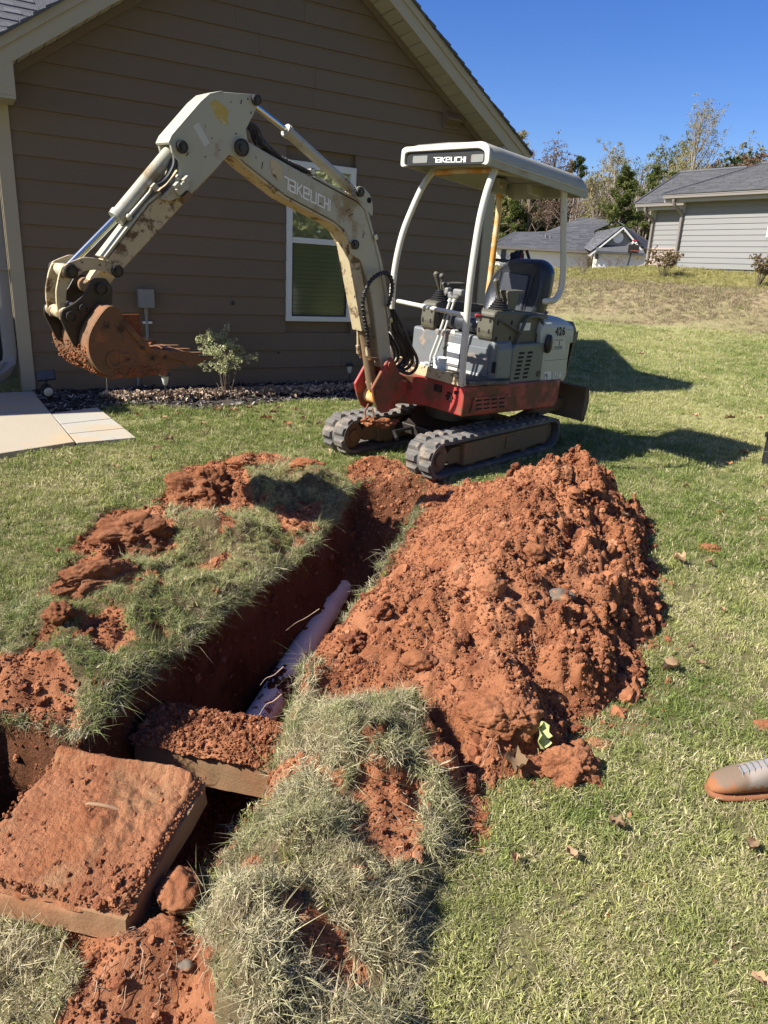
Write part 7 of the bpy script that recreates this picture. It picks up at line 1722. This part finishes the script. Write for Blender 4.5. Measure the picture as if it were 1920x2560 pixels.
tree('oval', 1535, 365, 76, 'rounded yellow brown tree in the middle of the skyline', 132, 1.2, M['yel'], trunkmat='palebark', leafn=3800, leafsize=.22)
tree('oval', 1612, 385, 70, 'slim grey tree with few leaves between the pines', 133, .8, M['grn'], trunkmat='palebark', leafn=900, leafsize=.20)
tree('oval', 1395, 352, 62, 'nearly bare bush topped tree rising above the canopy roof', 134, 1.1, M['rst'], leafn=1500, leafsize=.20)
tree('bare', 1352, 350, 60, 'nearly bare twiggy tree just right of the gable', 138, 1.0, M['rst'], leafn=900, leafsize=.18)
tree('pine', 1305, 322, 62, 'leafy yellow green tree peeping over the end of the gable', 135, .8, M['yel'], leafn=1800, leafsize=.24)
tree('oval', 1500, 420, 60, 'yellow leaved slim tree left of the shapely pine', 136, .8, M['yel'], trunkmat='palebark', leafn=1800, leafsize=.20)
for i, (px, py, y) in enumerate(sorted(((1470, 470, 66), (1510, 455, 72), (1545, 460, 64), (1590, 455, 76), (1430, 450, 74), (1485, 430, 84), (1620, 440, 84)))):
    tree('oval', px, py, y, 'bare grey tree behind the cream house, '+(['leftmost', 'second', 'third', 'fourth', 'fifth', 'sixth', 'rightmost'][i])+' of seven from the left', 150+i, .9, M['rst'], group='bare trees behind the cream house', trunkmat='palebark', leafn=900, leafsize=.18)
for i, (px, py, y, mt, l) in enumerate(((1815, 385, 70, 'rst', 'russet tree crown over the grey roof ridge'), (1850, 378, 66, 'drk', 'dark green tree crown over the grey roof ridge'), (1893, 388, 60, 'rst', 'brown oak crown at the right edge above the roof'), (1872, 352, 84, 'yel', 'pale yellow tree crown behind the dark ones at the right'), (1915, 365, 84, 'grn', 'thin greenish tree at the far right edge'))):
    tree('oval', px, py, y, l, 170+i, 1.6, M[mt], leafn=3600, leafsize=.30)
# the wood beyond, one mass
r = np.random.default_rng(77); cl = []; mb = MB()
for i in range(150):
    px = r.uniform(1180, 2300); y = r.uniform(88, 115); p = atd(px, 470+r.uniform(-20, 60)+ (0 if px > 1400 else -10), y); hgt = p[2]
    for k in range(5): cl.append((p[0]+r.normal()*1.6, y+r.normal()*1.5, 1.6+(hgt-1.6)*r.uniform(.25, 1.), 1.5, r.random()))
    if i % 2 == 0: mb.tube([(p[0], y-1, 1.2), (p[0]+r.normal()*.4, y-1, hgt*.95)], [.16, .05], 4, False)
V, F, T = leafcards(cl, None, 52000, .42, r, 1.0, .5, .6)
for i in range(110):
    px = r.uniform(1235, 1660); y = r.uniform(60, 84); p = atd(px, r.uniform(415, 500), y); h_ = p[2]; zz = up_z((p[0], y)); lean = r.normal()*.5
    mb.tube([(p[0], y, zz-.3), (p[0]+lean*.5, y, zz+(h_-zz)*.5), (p[0]+lean, y, h_)], [.085, .06, .02], 4, False)
    for k in range(7):
        f = r.uniform(.35, .95); a = r.random()*6.28; L_b = (h_-zz)*.14*(1.1-f)+.4; z_ = zz+(h_-zz)*f; mb.tube([(p[0]+lean*f, y, z_), (p[0]+lean*f+L_b*math.cos(a), y+L_b*math.sin(a), z_+L_b*.9)], [.022, .006], 3, False)
wd = foliage('woodland', M['brn'], None, V, F, T); tag(wd, 'brown autumn wood closing the view behind the houses', kind='stuff')
wt = mb.build('woodland_trunks', M['palebark'], None, smooth=None, recalc=False); tag(wt, 'pale trunks of the far wood', kind='stuff')
# trees out of view behind the camera; the window panes mirror them
for i, (x, y, h) in enumerate(((9, -4, 8), (13, -8, 10), (10, -9, 9), (17, -6, 10), (17, -13, 12), (7, -9, 8), (14, -3, 8), (21, -10, 12), (4, -11, 9))):
    r = np.random.default_rng(300+i); t = thing('tree', 'broad green tree standing behind the photographer', 'tree', (x, y, up_z((x, y))), group='trees behind the photographer')
    MB().tube([(0, 0, -.3), (.1, 0, h*.6)], [.2, .08], 8).build('trunk', M['bark'], t)
    cl = [(r.normal()*h*.16, r.normal()*h*.16, h*r.uniform(.02, .95), h*.14, r.random()) for k in range(30)]
    foliage('crown', M['shr'], t, *leafcards(cl, None, 7000, .30, r, .9, .5, .6))
# ------------------------------------------------------------------ shrubs
def shrub(loc, h, w, n, mat, label, seed, stems=14, size=.02, name='shrub', stemmat='bark', group=None, shell=.5):
    r = np.random.default_rng(seed); t = thing(name, label, 'shrub', loc, group=group); mb = MB(); cl = []
    for i in range(stems):
        a = r.random()*6.28; e = np.array([math.cos(a)*w*.5*r.random()**.6, math.sin(a)*w*.5*r.random()**.6, h*r.uniform(.55, 1)]); m = e*np.array([.45, .45, .55])+r.normal(size=3)*.02
        s = np.array([math.cos(a)*.05*w, math.sin(a)*.05*w, -.02]); mb.tube([s, m, e], [.006*h/.6, .004*h/.6, .0015], 5, False)
        for k in range(5):
            f = r.uniform(.25, 1); b = m+(e-m)*f; tw = b+r.normal(size=3)*np.array([w*.16, w*.16, h*.08])+np.array([0, 0, .03]); mb.tube([b, tw], [.002, .001], 3, False)
            tt = r.random()
            for q in range(3): cl.append((*(b+(tw-b)*(.3+.35*q)), .028*h/.6, tt))
    mb.build('stems', M[stemmat], t, smooth=None, recalc=False); foliage('leaves', M[mat], t, *leafcards(cl, None, n, size, r, 1, shell, .55)); return t
x, y = wallpt(1.64, .46); shrub(on_ground(x, y), .61, .54, 3000, 'shr', 'bright leafy nandina like shrub in the mulch bed against the house wall', 1, 16, .024)
x, y = wallpt(3.92, .25); shrub(on_ground(x, y), .62, .55, 2600, 'drk', 'dark green shrub in the shade between the boom and the seat', 2, 14, .028)
x, y = wallpt(4.3, .45); shrub(on_ground(x, y), .50, .50, 1800, 'drk', 'low dark shrub by the wall hidden behind the control levers', 5, 12, .028)
p = atd(1655, 704, 22.6); shrub((p[0], p[1], up_z(p)), .72, 1.15, 2600, 'brn', 'sparse brownish shrub on top of the bank, left of the grey house corner', 3, 18, .05)
p = atd(1893, 720, 20.8); shrub((p[0], p[1], up_z(p)), .78, .85, 2400, 'brn', 'upright dark leaved shrub on the bank at the right edge', 4, 18, .05)
p = atd(1535, 667, 34); shrub((p[0], p[1], up_z(p)), .9, 1.3, 500, 'rst', 'bare purple brown twiggy shrub before the far garage', 6, 22, .03)
p = atd(1455, 695, 24); shrub((p[0], p[1], up_z(p)), .6, .9, 160, 'rst', 'thin leafless shrub on the top of the bank', 7, 14, .03)
# ------------------------------------------------------------------ grass, turf, crumbs, mulch
def instmat(name, tr=.25, rough=.8, bump=False):
    m = bpy.data.materials.new(name); t = NT(m); at = t.n('ShaderNodeAttribute', attribute_name='itint'); at.attribute_type = 'INSTANCER'; lt = t.n('ShaderNodeAttribute', attribute_name='tint')
    cc = t.mix(lt.outputs['Fac'], (0, 0, 0), (0, 0, 0)); hs = t.n('ShaderNodeHueSaturation'); t.l(at.outputs['Color'], hs.inputs['Color']); t.l(t.ramp(lt.outputs['Fac'], 0, 1, .55, 1.4), hs.inputs['Value'])
    t.t.nodes.remove(cc.node)
    b1 = t.n('ShaderNodeBsdfPrincipled'); t.l(hs.outputs[0], b1.inputs['Base Color']); b1.inputs['Roughness'].default_value = rough; b1.inputs['Specular IOR Level'].default_value = .25
    if bump:
        bp = t.n('ShaderNodeBump'); bp.inputs['Strength'].default_value = .8; bp.inputs['Distance'].default_value = .006; t.l(t.noise(t.pos(), 160, 4, .7), bp.inputs['Height']); t.l(bp.outputs[0], b1.inputs['Normal'])
    if tr:
        b2 = t.n('ShaderNodeBsdfTranslucent'); t.l(hs.outputs[0], b2.inputs[0]); mx = t.n('ShaderNodeMixShader'); mx.inputs[0].default_value = tr
        t.l(b1.outputs[0], mx.inputs[1]); t.l(b2.outputs[0], mx.inputs[2]); t.l(mx.outputs[0], t.out.inputs[0])
    else: t.l(b1.outputs[0], t.out.inputs[0])
    return m
M['blade'] = instmat('grass_blades', .28, .6); M['crumb'] = instmat('clay_crumbs', 0, .95, True); M['chip'] = instmat('mulch_chips', 0, .9)
def tuft(seed, n, h, w, R, lean, flop=0.):
    r = np.random.default_rng(seed); V = []; F = []; T = []
    for i in range(n):
        a = r.random()*6.28; rd = R*math.sqrt(r.random()); x, y = rd*math.cos(a), rd*math.sin(a); L = h*(.45+.8*r.random()); b = r.random()*6.28; k = lean*(.3+r.random()*1.1)
        dx, dy = math.cos(b), math.sin(b); nx, ny = -dy, dx; ww = w*(.7+.6*r.random()); tw = r.uniform(-.6, .6)
        nx, ny = nx*math.cos(tw)+dx*math.sin(tw), ny*math.cos(tw)+dy*math.sin(tw)
        p1 = (x+dx*L*k*.35, y+dy*L*k*.35, L*.55*(1-flop*.3)); p2 = (x+dx*L*k, y+dy*L*k, L*(1-.38*min(k, 1.6))*(1-flop*.5)); o = len(V)
        V += [(x-nx*ww/2, y-ny*ww/2, -.006), (x+nx*ww/2, y+ny*ww/2, -.006), (p1[0]+nx*ww*.42, p1[1]+ny*ww*.42, p1[2]), (p1[0]-nx*ww*.42, p1[1]-ny*ww*.42, p1[2]), p2]
        F += [(o, o+1, o+2, o+3), (o+3, o+2, o+4)]; T += [r.random()]*5
    me = bpy.data.meshes.new('tuft'); me.from_pydata(V, [], F); me.update(); a_ = me.attributes.new('tint', 'FLOAT', 'POINT'); a_.data.foreach_set('value', T); me.materials.append(M['blade']); return me
short = [tuft(i, 16, .025, .0021, .022, 1.0) for i in range(7)]
longt = [tuft(20+i, 32, .031, .0019, .020, 1.4, .3) for i in range(7)]+[tuft(40+i, 20, .050, .0017, .018, 1.8, .6) for i in range(3)]
MULCH = [G(*p)[:2] for p in ((95, 972), (96, 1004), (127, 1041), (243, 1029), (276, 1014), (318, 1010), (504, 1024), (620, 1013), (740, 1002), (907, 1000), (1000, 985), (1180, 960), (1200, 900), (825, 948))]
WALK = [G(*p)[:2] for p in ((-700, 1262), (-380, 1040), (-300, 1000), (87, 985), (126, 1040), (244, 1026), (342, 1102), (193, 1117), (2, 1147))]
LIDP = [p[:2] for p in LT]
ZC = poly([(-60, 1985), (170, 2030), (215, 2130), (120, 2260), (-90, 2300)])
BACKW = [(HOUSE0+dW*a+nW*b)[:2] for a, b in ((-8, .0), (-.1, 0), (WL+.1, 0), (WL+.1, 6), (-8, 6))]
def blocked(x, y):
    b = (sdpoly(x, y, MULCH)+.03*fbm(x, y, 6, 3, 201) < .0) | (sdpoly(x, y, WALK) < .012) | (sdpoly(x, y, LIDP) < .0) | (sdpoly(x, y, BACKW) < 0)
    return b
def polar(n, r0, r1, a0=-40, a1=38):
    r = np.sqrt(rng.random(n)*(r1*r1-r0*r0)+r0*r0); a = np.radians(rng.uniform(a0, a1, n)); return r*np.sin(a), r*np.cos(a)
XS, YS, SC, KD, FL_ = [], [], [], [], []
for (r0, r1, dens, sc_) in ((.75, 2.2, 4200, .92), (2.2, 3.6, 2700, 1.08), (3.6, 6, 1500, 1.25), (6, 10, 620, 1.5), (10, 17, 190, 2.0), (17, 24, 170, 2.2), (24, 32, 50, 3.2)):
    a0_, a1_ = (-75, 75) if r1 <= 3.6 else (-58, 55) if r1 <= 10 else (-44, 46)
    n = int(dens*math.radians(a1_-a0_)*(r1*r1-r0*r0)/2); x, y = polar(n, r0, r1, a0_, a1_); XS.append(x); YS.append(y); SC.append(np.full(n, sc_))
x = np.concatenate(XS); y = np.concatenate(YS); sc = np.concatenate(SC)
nr = near(x, y); ok = ~blocked(x, y); ph = np.zeros(x.shape); sT = np.full(x.shape, 9.); dm = np.zeros(x.shape); za = np.full(x.shape, 9.); zb = np.full(x.shape, 9.)
X, Y = x[nr], y[nr]; _, pdn = pile_h(X, Y); ph[nr] = pdn; sT[nr] = sdpoly(X, Y, TR)+.028*fbm(X, Y, 7, 4, 45); dm[nr] = dirt_mask(X, Y); za[nr] = sdpoly(X, Y, ZA); zb[nr] = sdpoly(X, Y, ZB)+.03*fbm(X, Y, 6, 3, 35)
ok &= (ph <= .02) & (sT > -.018) & (rng.random(len(x)) > dm*1.25)
inC = sdpoly(x, y, ZC) < .02*rng.normal(size=len(x))
ok &= ~((fbm(x, y, 8, 3, 241) < -.30) & (rng.random(len(x)) < .65) & (np.hypot(x, y) < 6))
turf = ((za < 0) | (zb < 0.015) | inC) & (fbm(x, y, 5, 3, 211)+.25*rng.normal(size=len(x)) > -.55)
# bald spots inside the torn turf and a few in the lawn

sc = np.where(za < 0, sc*.74, sc); x, y, sc, turf, inC = x[ok], y[ok], sc[ok], turf[ok], inC[ok]
z = ground_z(x, y); n = len(x)
t_ = x*.342+y*.94; bank = (t_ > 19.2) & (t_ < 22.6)
n1 = fbm(x, y, .9, 3, 61)*.8+fbm(x, y, 4, 3, 62)*.5+.10*rng.normal(size=n)
w = sstep(-.40, .50, n1)[:, None]; green = np.array((.195, .245, .062)); mid = np.array((.41, .405, .15)); straw = np.array((.58, .51, .29))
c = green*(1-w)+mid*w; ps = (rng.random(n) < .16+.20*w[:, 0]); c[ps] = straw*(.75+.35*rng.random((ps.sum(), 1)))
far_ = sstep(4, 9, np.hypot(x, y))[:, None]; c = c*(1-far_*.25)+mid*far_*.25
ct_ = np.array((.245, .255, .10))*(1-w)+np.array((.44, .40, .23))*w; pick2 = rng.random(n) < .35; ct_[pick2] = np.array((.48, .41, .26)); isA = za[ok] < 0; ct_[isA] = ct_[isA]*.35+c[isA]*.65; ct_[inC] = np.array((.46, .40, .24)); c = np.where(turf[:, None], ct_*(.8+.35*rng.random((n, 1))), c)
bc = np.array((.38, .30, .19))*(.8+.4*rng.random((n, 1))); g2 = rng.random(n) < .22; bc[g2] = (.24, .24, .09); c = np.where(bank[:, None], bc, c)
topm = (t_ >= 22.6)[:, None]; c = np.where(topm, np.array((.31, .28, .10))*(.8+.4*rng.random((n, 1))), c)
fx_, fy_ = fbm(x, y, 5.5, 3, 221), fbm(x, y, 5.5, 3, 222); kl = np.where(turf, 2.2, .5); rot = np.stack([rng.normal(size=n)*.22+fx_*kl, rng.normal(size=n)*.22+fy_*kl, rng.uniform(0, 6.28, n)], 1)
s = sc*(.75+.5*rng.random(n))*(1+.45*fbm(x, y, 3.5, 3, 243)); pick = np.where(turf, len(short)+rng.integers(0, len(longt), n), rng.integers(0, len(short), n)); s = np.where(bank, s*1.2, s)
scatter_obj('grass', np.stack([x, y, z], 1), rot, s, np.clip(c, 0, 1), short+longt, 'short autumn lawn grass and the longer torn turf round the trench', pick)
# grass hanging over the trench rims
P = TR; segs = [(P[i], P[(i+1) % len(P)]) for i in range(len(P))]; L = np.array([np.linalg.norm(b-a) for a, b in segs]); N_ = 5200; k = rng.choice(len(segs), N_, p=L/L.sum()); f = rng.random(N_)
ax0 = np.array([segs[i][0] for i in k]); bx0 = np.array([segs[i][1] for i in k]); pp_ = ax0+(bx0-ax0)*f[:, None]+rng.normal(size=(N_, 2))*.022
x, y = pp_[:, 0], pp_[:, 1]; ok = (~blocked(x, y)) & (np.abs(sdpoly(x, y, TR)+.028*fbm(x, y, 7, 4, 45)) < .030) & (pile_h(x, y)[1] <= .01) & (rng.random(N_) > .9*np.maximum.reduce([1-sstep(-.02, .03, sdpoly(x, y, D_)) for D_ in DIRT])); x, y = x[ok], y[ok]; sdp = (x-pA[0])*pd[1]-(y-pA[1])*pd[0]; kk_ = (sdp < 0) | (rng.random(len(x)) < .22); x, y = x[kk_], y[kk_]
n = len(x); z = ground_z(x, y, False)-.012; c = np.where(rng.random((n, 1)) < .5, np.array((.40, .36, .22)), np.array((.22, .24, .09)))*(.75+.5*rng.random((n, 1)))
scatter_obj('rim_grass', np.stack([x, y, z], 1), np.stack([rng.normal(size=n)*.7, rng.normal(size=n)*.7, rng.uniform(0, 6.28, n)], 1), .8+.5*rng.random(n), c, longt, 'dry grass overhanging the trench rim')
# crumbs of clay
def crumb(seed, sub=2):
    mb = MB(); mb.clod((0, 0, 0), (1, 1, .8), seed, sub, .5, 1.6 if sub > 2 else 1.2); me = mb.mesh('crumb', None, recalc=False); a_ = me.attributes.new('tint', 'FLOAT', 'POINT'); a_.data.foreach_set('value', [.5]*len(me.vertices)); me.materials.append(M['crumb']); return me
crumbs = [crumb(i, 4 if i < 3 else 3 if i < 6 else 2) for i in range(12)]
def crumbs_at(name, x, y, z, smin, smax, powr, label, big=None):
    n = len(x); s = smin*(1-rng.random(n)*(1-(smin/smax)**powr))**(-1/powr); s = np.clip(s, smin, smax)
    base = np.array((.30, .120, .055)); alt = np.array((.19, .066, .030)); pale = np.array((.37, .175, .09)); u = rng.random((n, 1)); c = np.where(u < .60, base, np.where(u < .95, alt, pale))*(.75+.4*rng.random((n, 1)))
    scatter_obj(name, np.stack([x, y, z+s*.25], 1), rng.uniform(0, 6.28, (n, 3)), s, c, crumbs, label)
N_ = 190000; x = rng.uniform(-.3, 2.3, N_); y = rng.uniform(1.7, 5.0, N_); h, d = pile_h(x, y); rough_ = sstep(.2, 1.1, x)
ok = (d > .0) & (rng.random(N_) < .45+.55*rough_); x, y = x[ok], y[ok]; z = ground_z(x, y, False)+pile_h(x, y)[0]
crumbs_at('soil_crumbs_on_the_heap', x, y, z, .0022, .030, 2.7, 'crumbs and small clods of red clay covering the heap')
N_ = 4200; xb = rng.uniform(-.3, 2.3, N_); yb_ = rng.uniform(1.7, 5.0, N_); h, d = pile_h(xb, yb_); sp2 = sdpoly(xb, yb_, PILE); front = sstep(3.2, 2.2, yb_) if False else (1-sstep(2.2, 3.0, yb_))
ok = (sp2 < .03) & (sdpoly(xb, yb_, TR) > .06) & (rng.random(N_) < .05+.8*sstep(.5, 1.2, xb)+.4*front); xb, yb_ = xb[ok], yb_[ok]; zb_ = ground_z(xb, yb_, False)+np.maximum(pile_h(xb, yb_)[0], 0)
crumbs_at('clods_on_the_heap', xb, yb_, zb_-.004, .010, .042, 2.3, 'fist and egg sized clods of red clay on the coarse side of the heap')
N_ = 200000; x = rng.uniform(-2.2, 2.6, N_); y = rng.uniform(.9, 5.2, N_); d = -pile_h(x, y)[1]; sp_ = sdpoly(x, y, PILE); dmm = dirt_mask(x, y); st_ = sdpoly(x, y, TR)
pr = np.where(sp_ > 0, np.exp(-sp_/.045)*.6+.002, 0)+dmm*.8+np.where(np.abs(st_) < .08, .05, 0)+sum(.55*np.exp(-((x-a_)**2+(y-b_)**2)/(r_*r_*1.6)) for a_, b_, r_ in LUMPS if r_ > .08)+.012*(fbm(x, y, 5, 2, 231) > .25); ok = (rng.random(N_) < pr) & (sp_ > -.01) & ~blocked(x, y)
x, y = x[ok], y[ok]; z = ground_z(x, y); crumbs_at('scattered_soil_crumbs', x, y, z, .0022, .022, 2.6, 'red clay crumbs scattered over bare soil and the lawn edge')
uu = rng.random(12000); vv = rng.random(12000); P_ = np.array([lidpt(a, b) for a, b in zip(uu, vv)]); w_ = np.exp(-(((uu-.62)/.25)**2+((vv-.50)/.22)**2)); ok = rng.random(12000) < .25+.75*w_; P_ = P_[ok]
crumbs_at('crumbs_on_the_lid', P_[:, 0], P_[:, 1], P_[:, 2]+.010, .0016, .014, 2.3, 'crumbs of clay on the concrete lid')
tv = rng.random((9000, 2)); I_ = (tv[:, 1]*(nyT-1)).astype(int); J_ = (tv[:, 0]*(nxT-1)).astype(int); P_ = TANKP[I_, J_]; keep = rng.random(9000) < vn(P_[:, 0]*9, P_[:, 1]*9, 7); P_ = P_[keep]
crumbs_at('crumbs_on_the_tank', P_[:, 0], P_[:, 1], P_[:, 2], .002, .016, 2.4, 'crumbs of clay on the tank edge')
# mulch chips and leaf litter
def chip(seed):
    r = np.random.default_rng(seed); mb = MB(); mb.box((0, 0, 0), (r.uniform(.6, 1.4), r.uniform(.12, .4), r.uniform(.05, .12)), rotm(r.normal()*.2, r.normal()*.2, 0)); me = mb.mesh('chip'); a_ = me.attributes.new('tint', 'FLOAT', 'POINT'); a_.data.foreach_set('value', [r.random()]*8); me.materials.append(M['chip']); return me
chips = [chip(i) for i in range(8)]
mm = MB(); MP = np.array(MULCH); N_ = 15000; x = rng.uniform(MP[:, 0].min(), MP[:, 0].max(), N_); y = rng.uniform(MP[:, 1].min(), MP[:, 1].max(), N_)
s_ = sdpoly(x, y, MULCH); ok = (s_ < .03) & (rng.random(N_) < .9) & (sdpoly(x, y, BACKW) > 0) & (sdpoly(x, y, WALK) > .01); x, y = x[ok], y[ok]; n = len(x); z = base_z(x, y)+.010+.012*rng.random(n)
u = rng.random((n, 1)); outer = sstep(-.35, -.02, s_[ok])[:, None]; c = np.where(u < .62-.20*outer, np.array((.035, .030, .026)), np.where(u < .8, np.array((.13, .115, .10)), np.array((.32, .28, .235))))*(.7+.6*rng.random((n, 1)))
scatter_obj('mulch', np.stack([x, y, z], 1), np.stack([rng.normal(size=n)*.35, rng.normal(size=n)*.35, rng.uniform(0, 6.28, n)], 1), .030+.030*rng.random(n), c, chips, 'dark wood mulch with leaf litter along the wall')
mbm = MB(); mbm.hexa([(p[0], p[1], up_z(p)-.03) for p in MULCH], [(p[0], p[1], up_z(p)+.008) for p in MULCH]); tag(mbm.build('mulch_bed', mk('dark_mulch_soil', (.035, .025, .018), (.06, .04, .03), 20, .95, bump=.6), smooth=None), kind='structure')
# leaf litter
lv = []
for i in range(4):
    me = leafmesh(50+i, .35, 0, .6); a_ = me.attributes.new('tint', 'FLOAT', 'POINT'); a_.data.foreach_set('value', list(np.random.default_rng(i).random(len(me.vertices)))); me.materials.append(M['chip']); lv.append(me)
N_ = 2600; a_ = rng.random(N_)*4.4+.5; o_ = np.abs(rng.normal(size=N_))*.14+.38; P_ = HOUSE0[None]+dW[None]*a_[:, None]-nW[None]*o_[:, None]; x, y = P_[:, 0], P_[:, 1]; ok = (sdpoly(x, y, WALK) > .02) & (rng.random(N_) < .30+.5*np.exp(-((a_-1.6)/1.0)**2)) & (o_ < .95); x, y = x[ok], y[ok]; n = len(x)
c = np.array((.36, .27, .19))*(.5+.9*rng.random((n, 1))); scatter_obj('leaf_litter', np.stack([x, y, base_z(x, y)+.028+.01*rng.random(n)], 1), np.stack([rng.normal(size=n)*.5, rng.normal(size=n)*.5, rng.uniform(0, 6.28, n)], 1), .028+.030*rng.random(n), c, lv, 'small dry leaves drifted along the mulch bed edge')
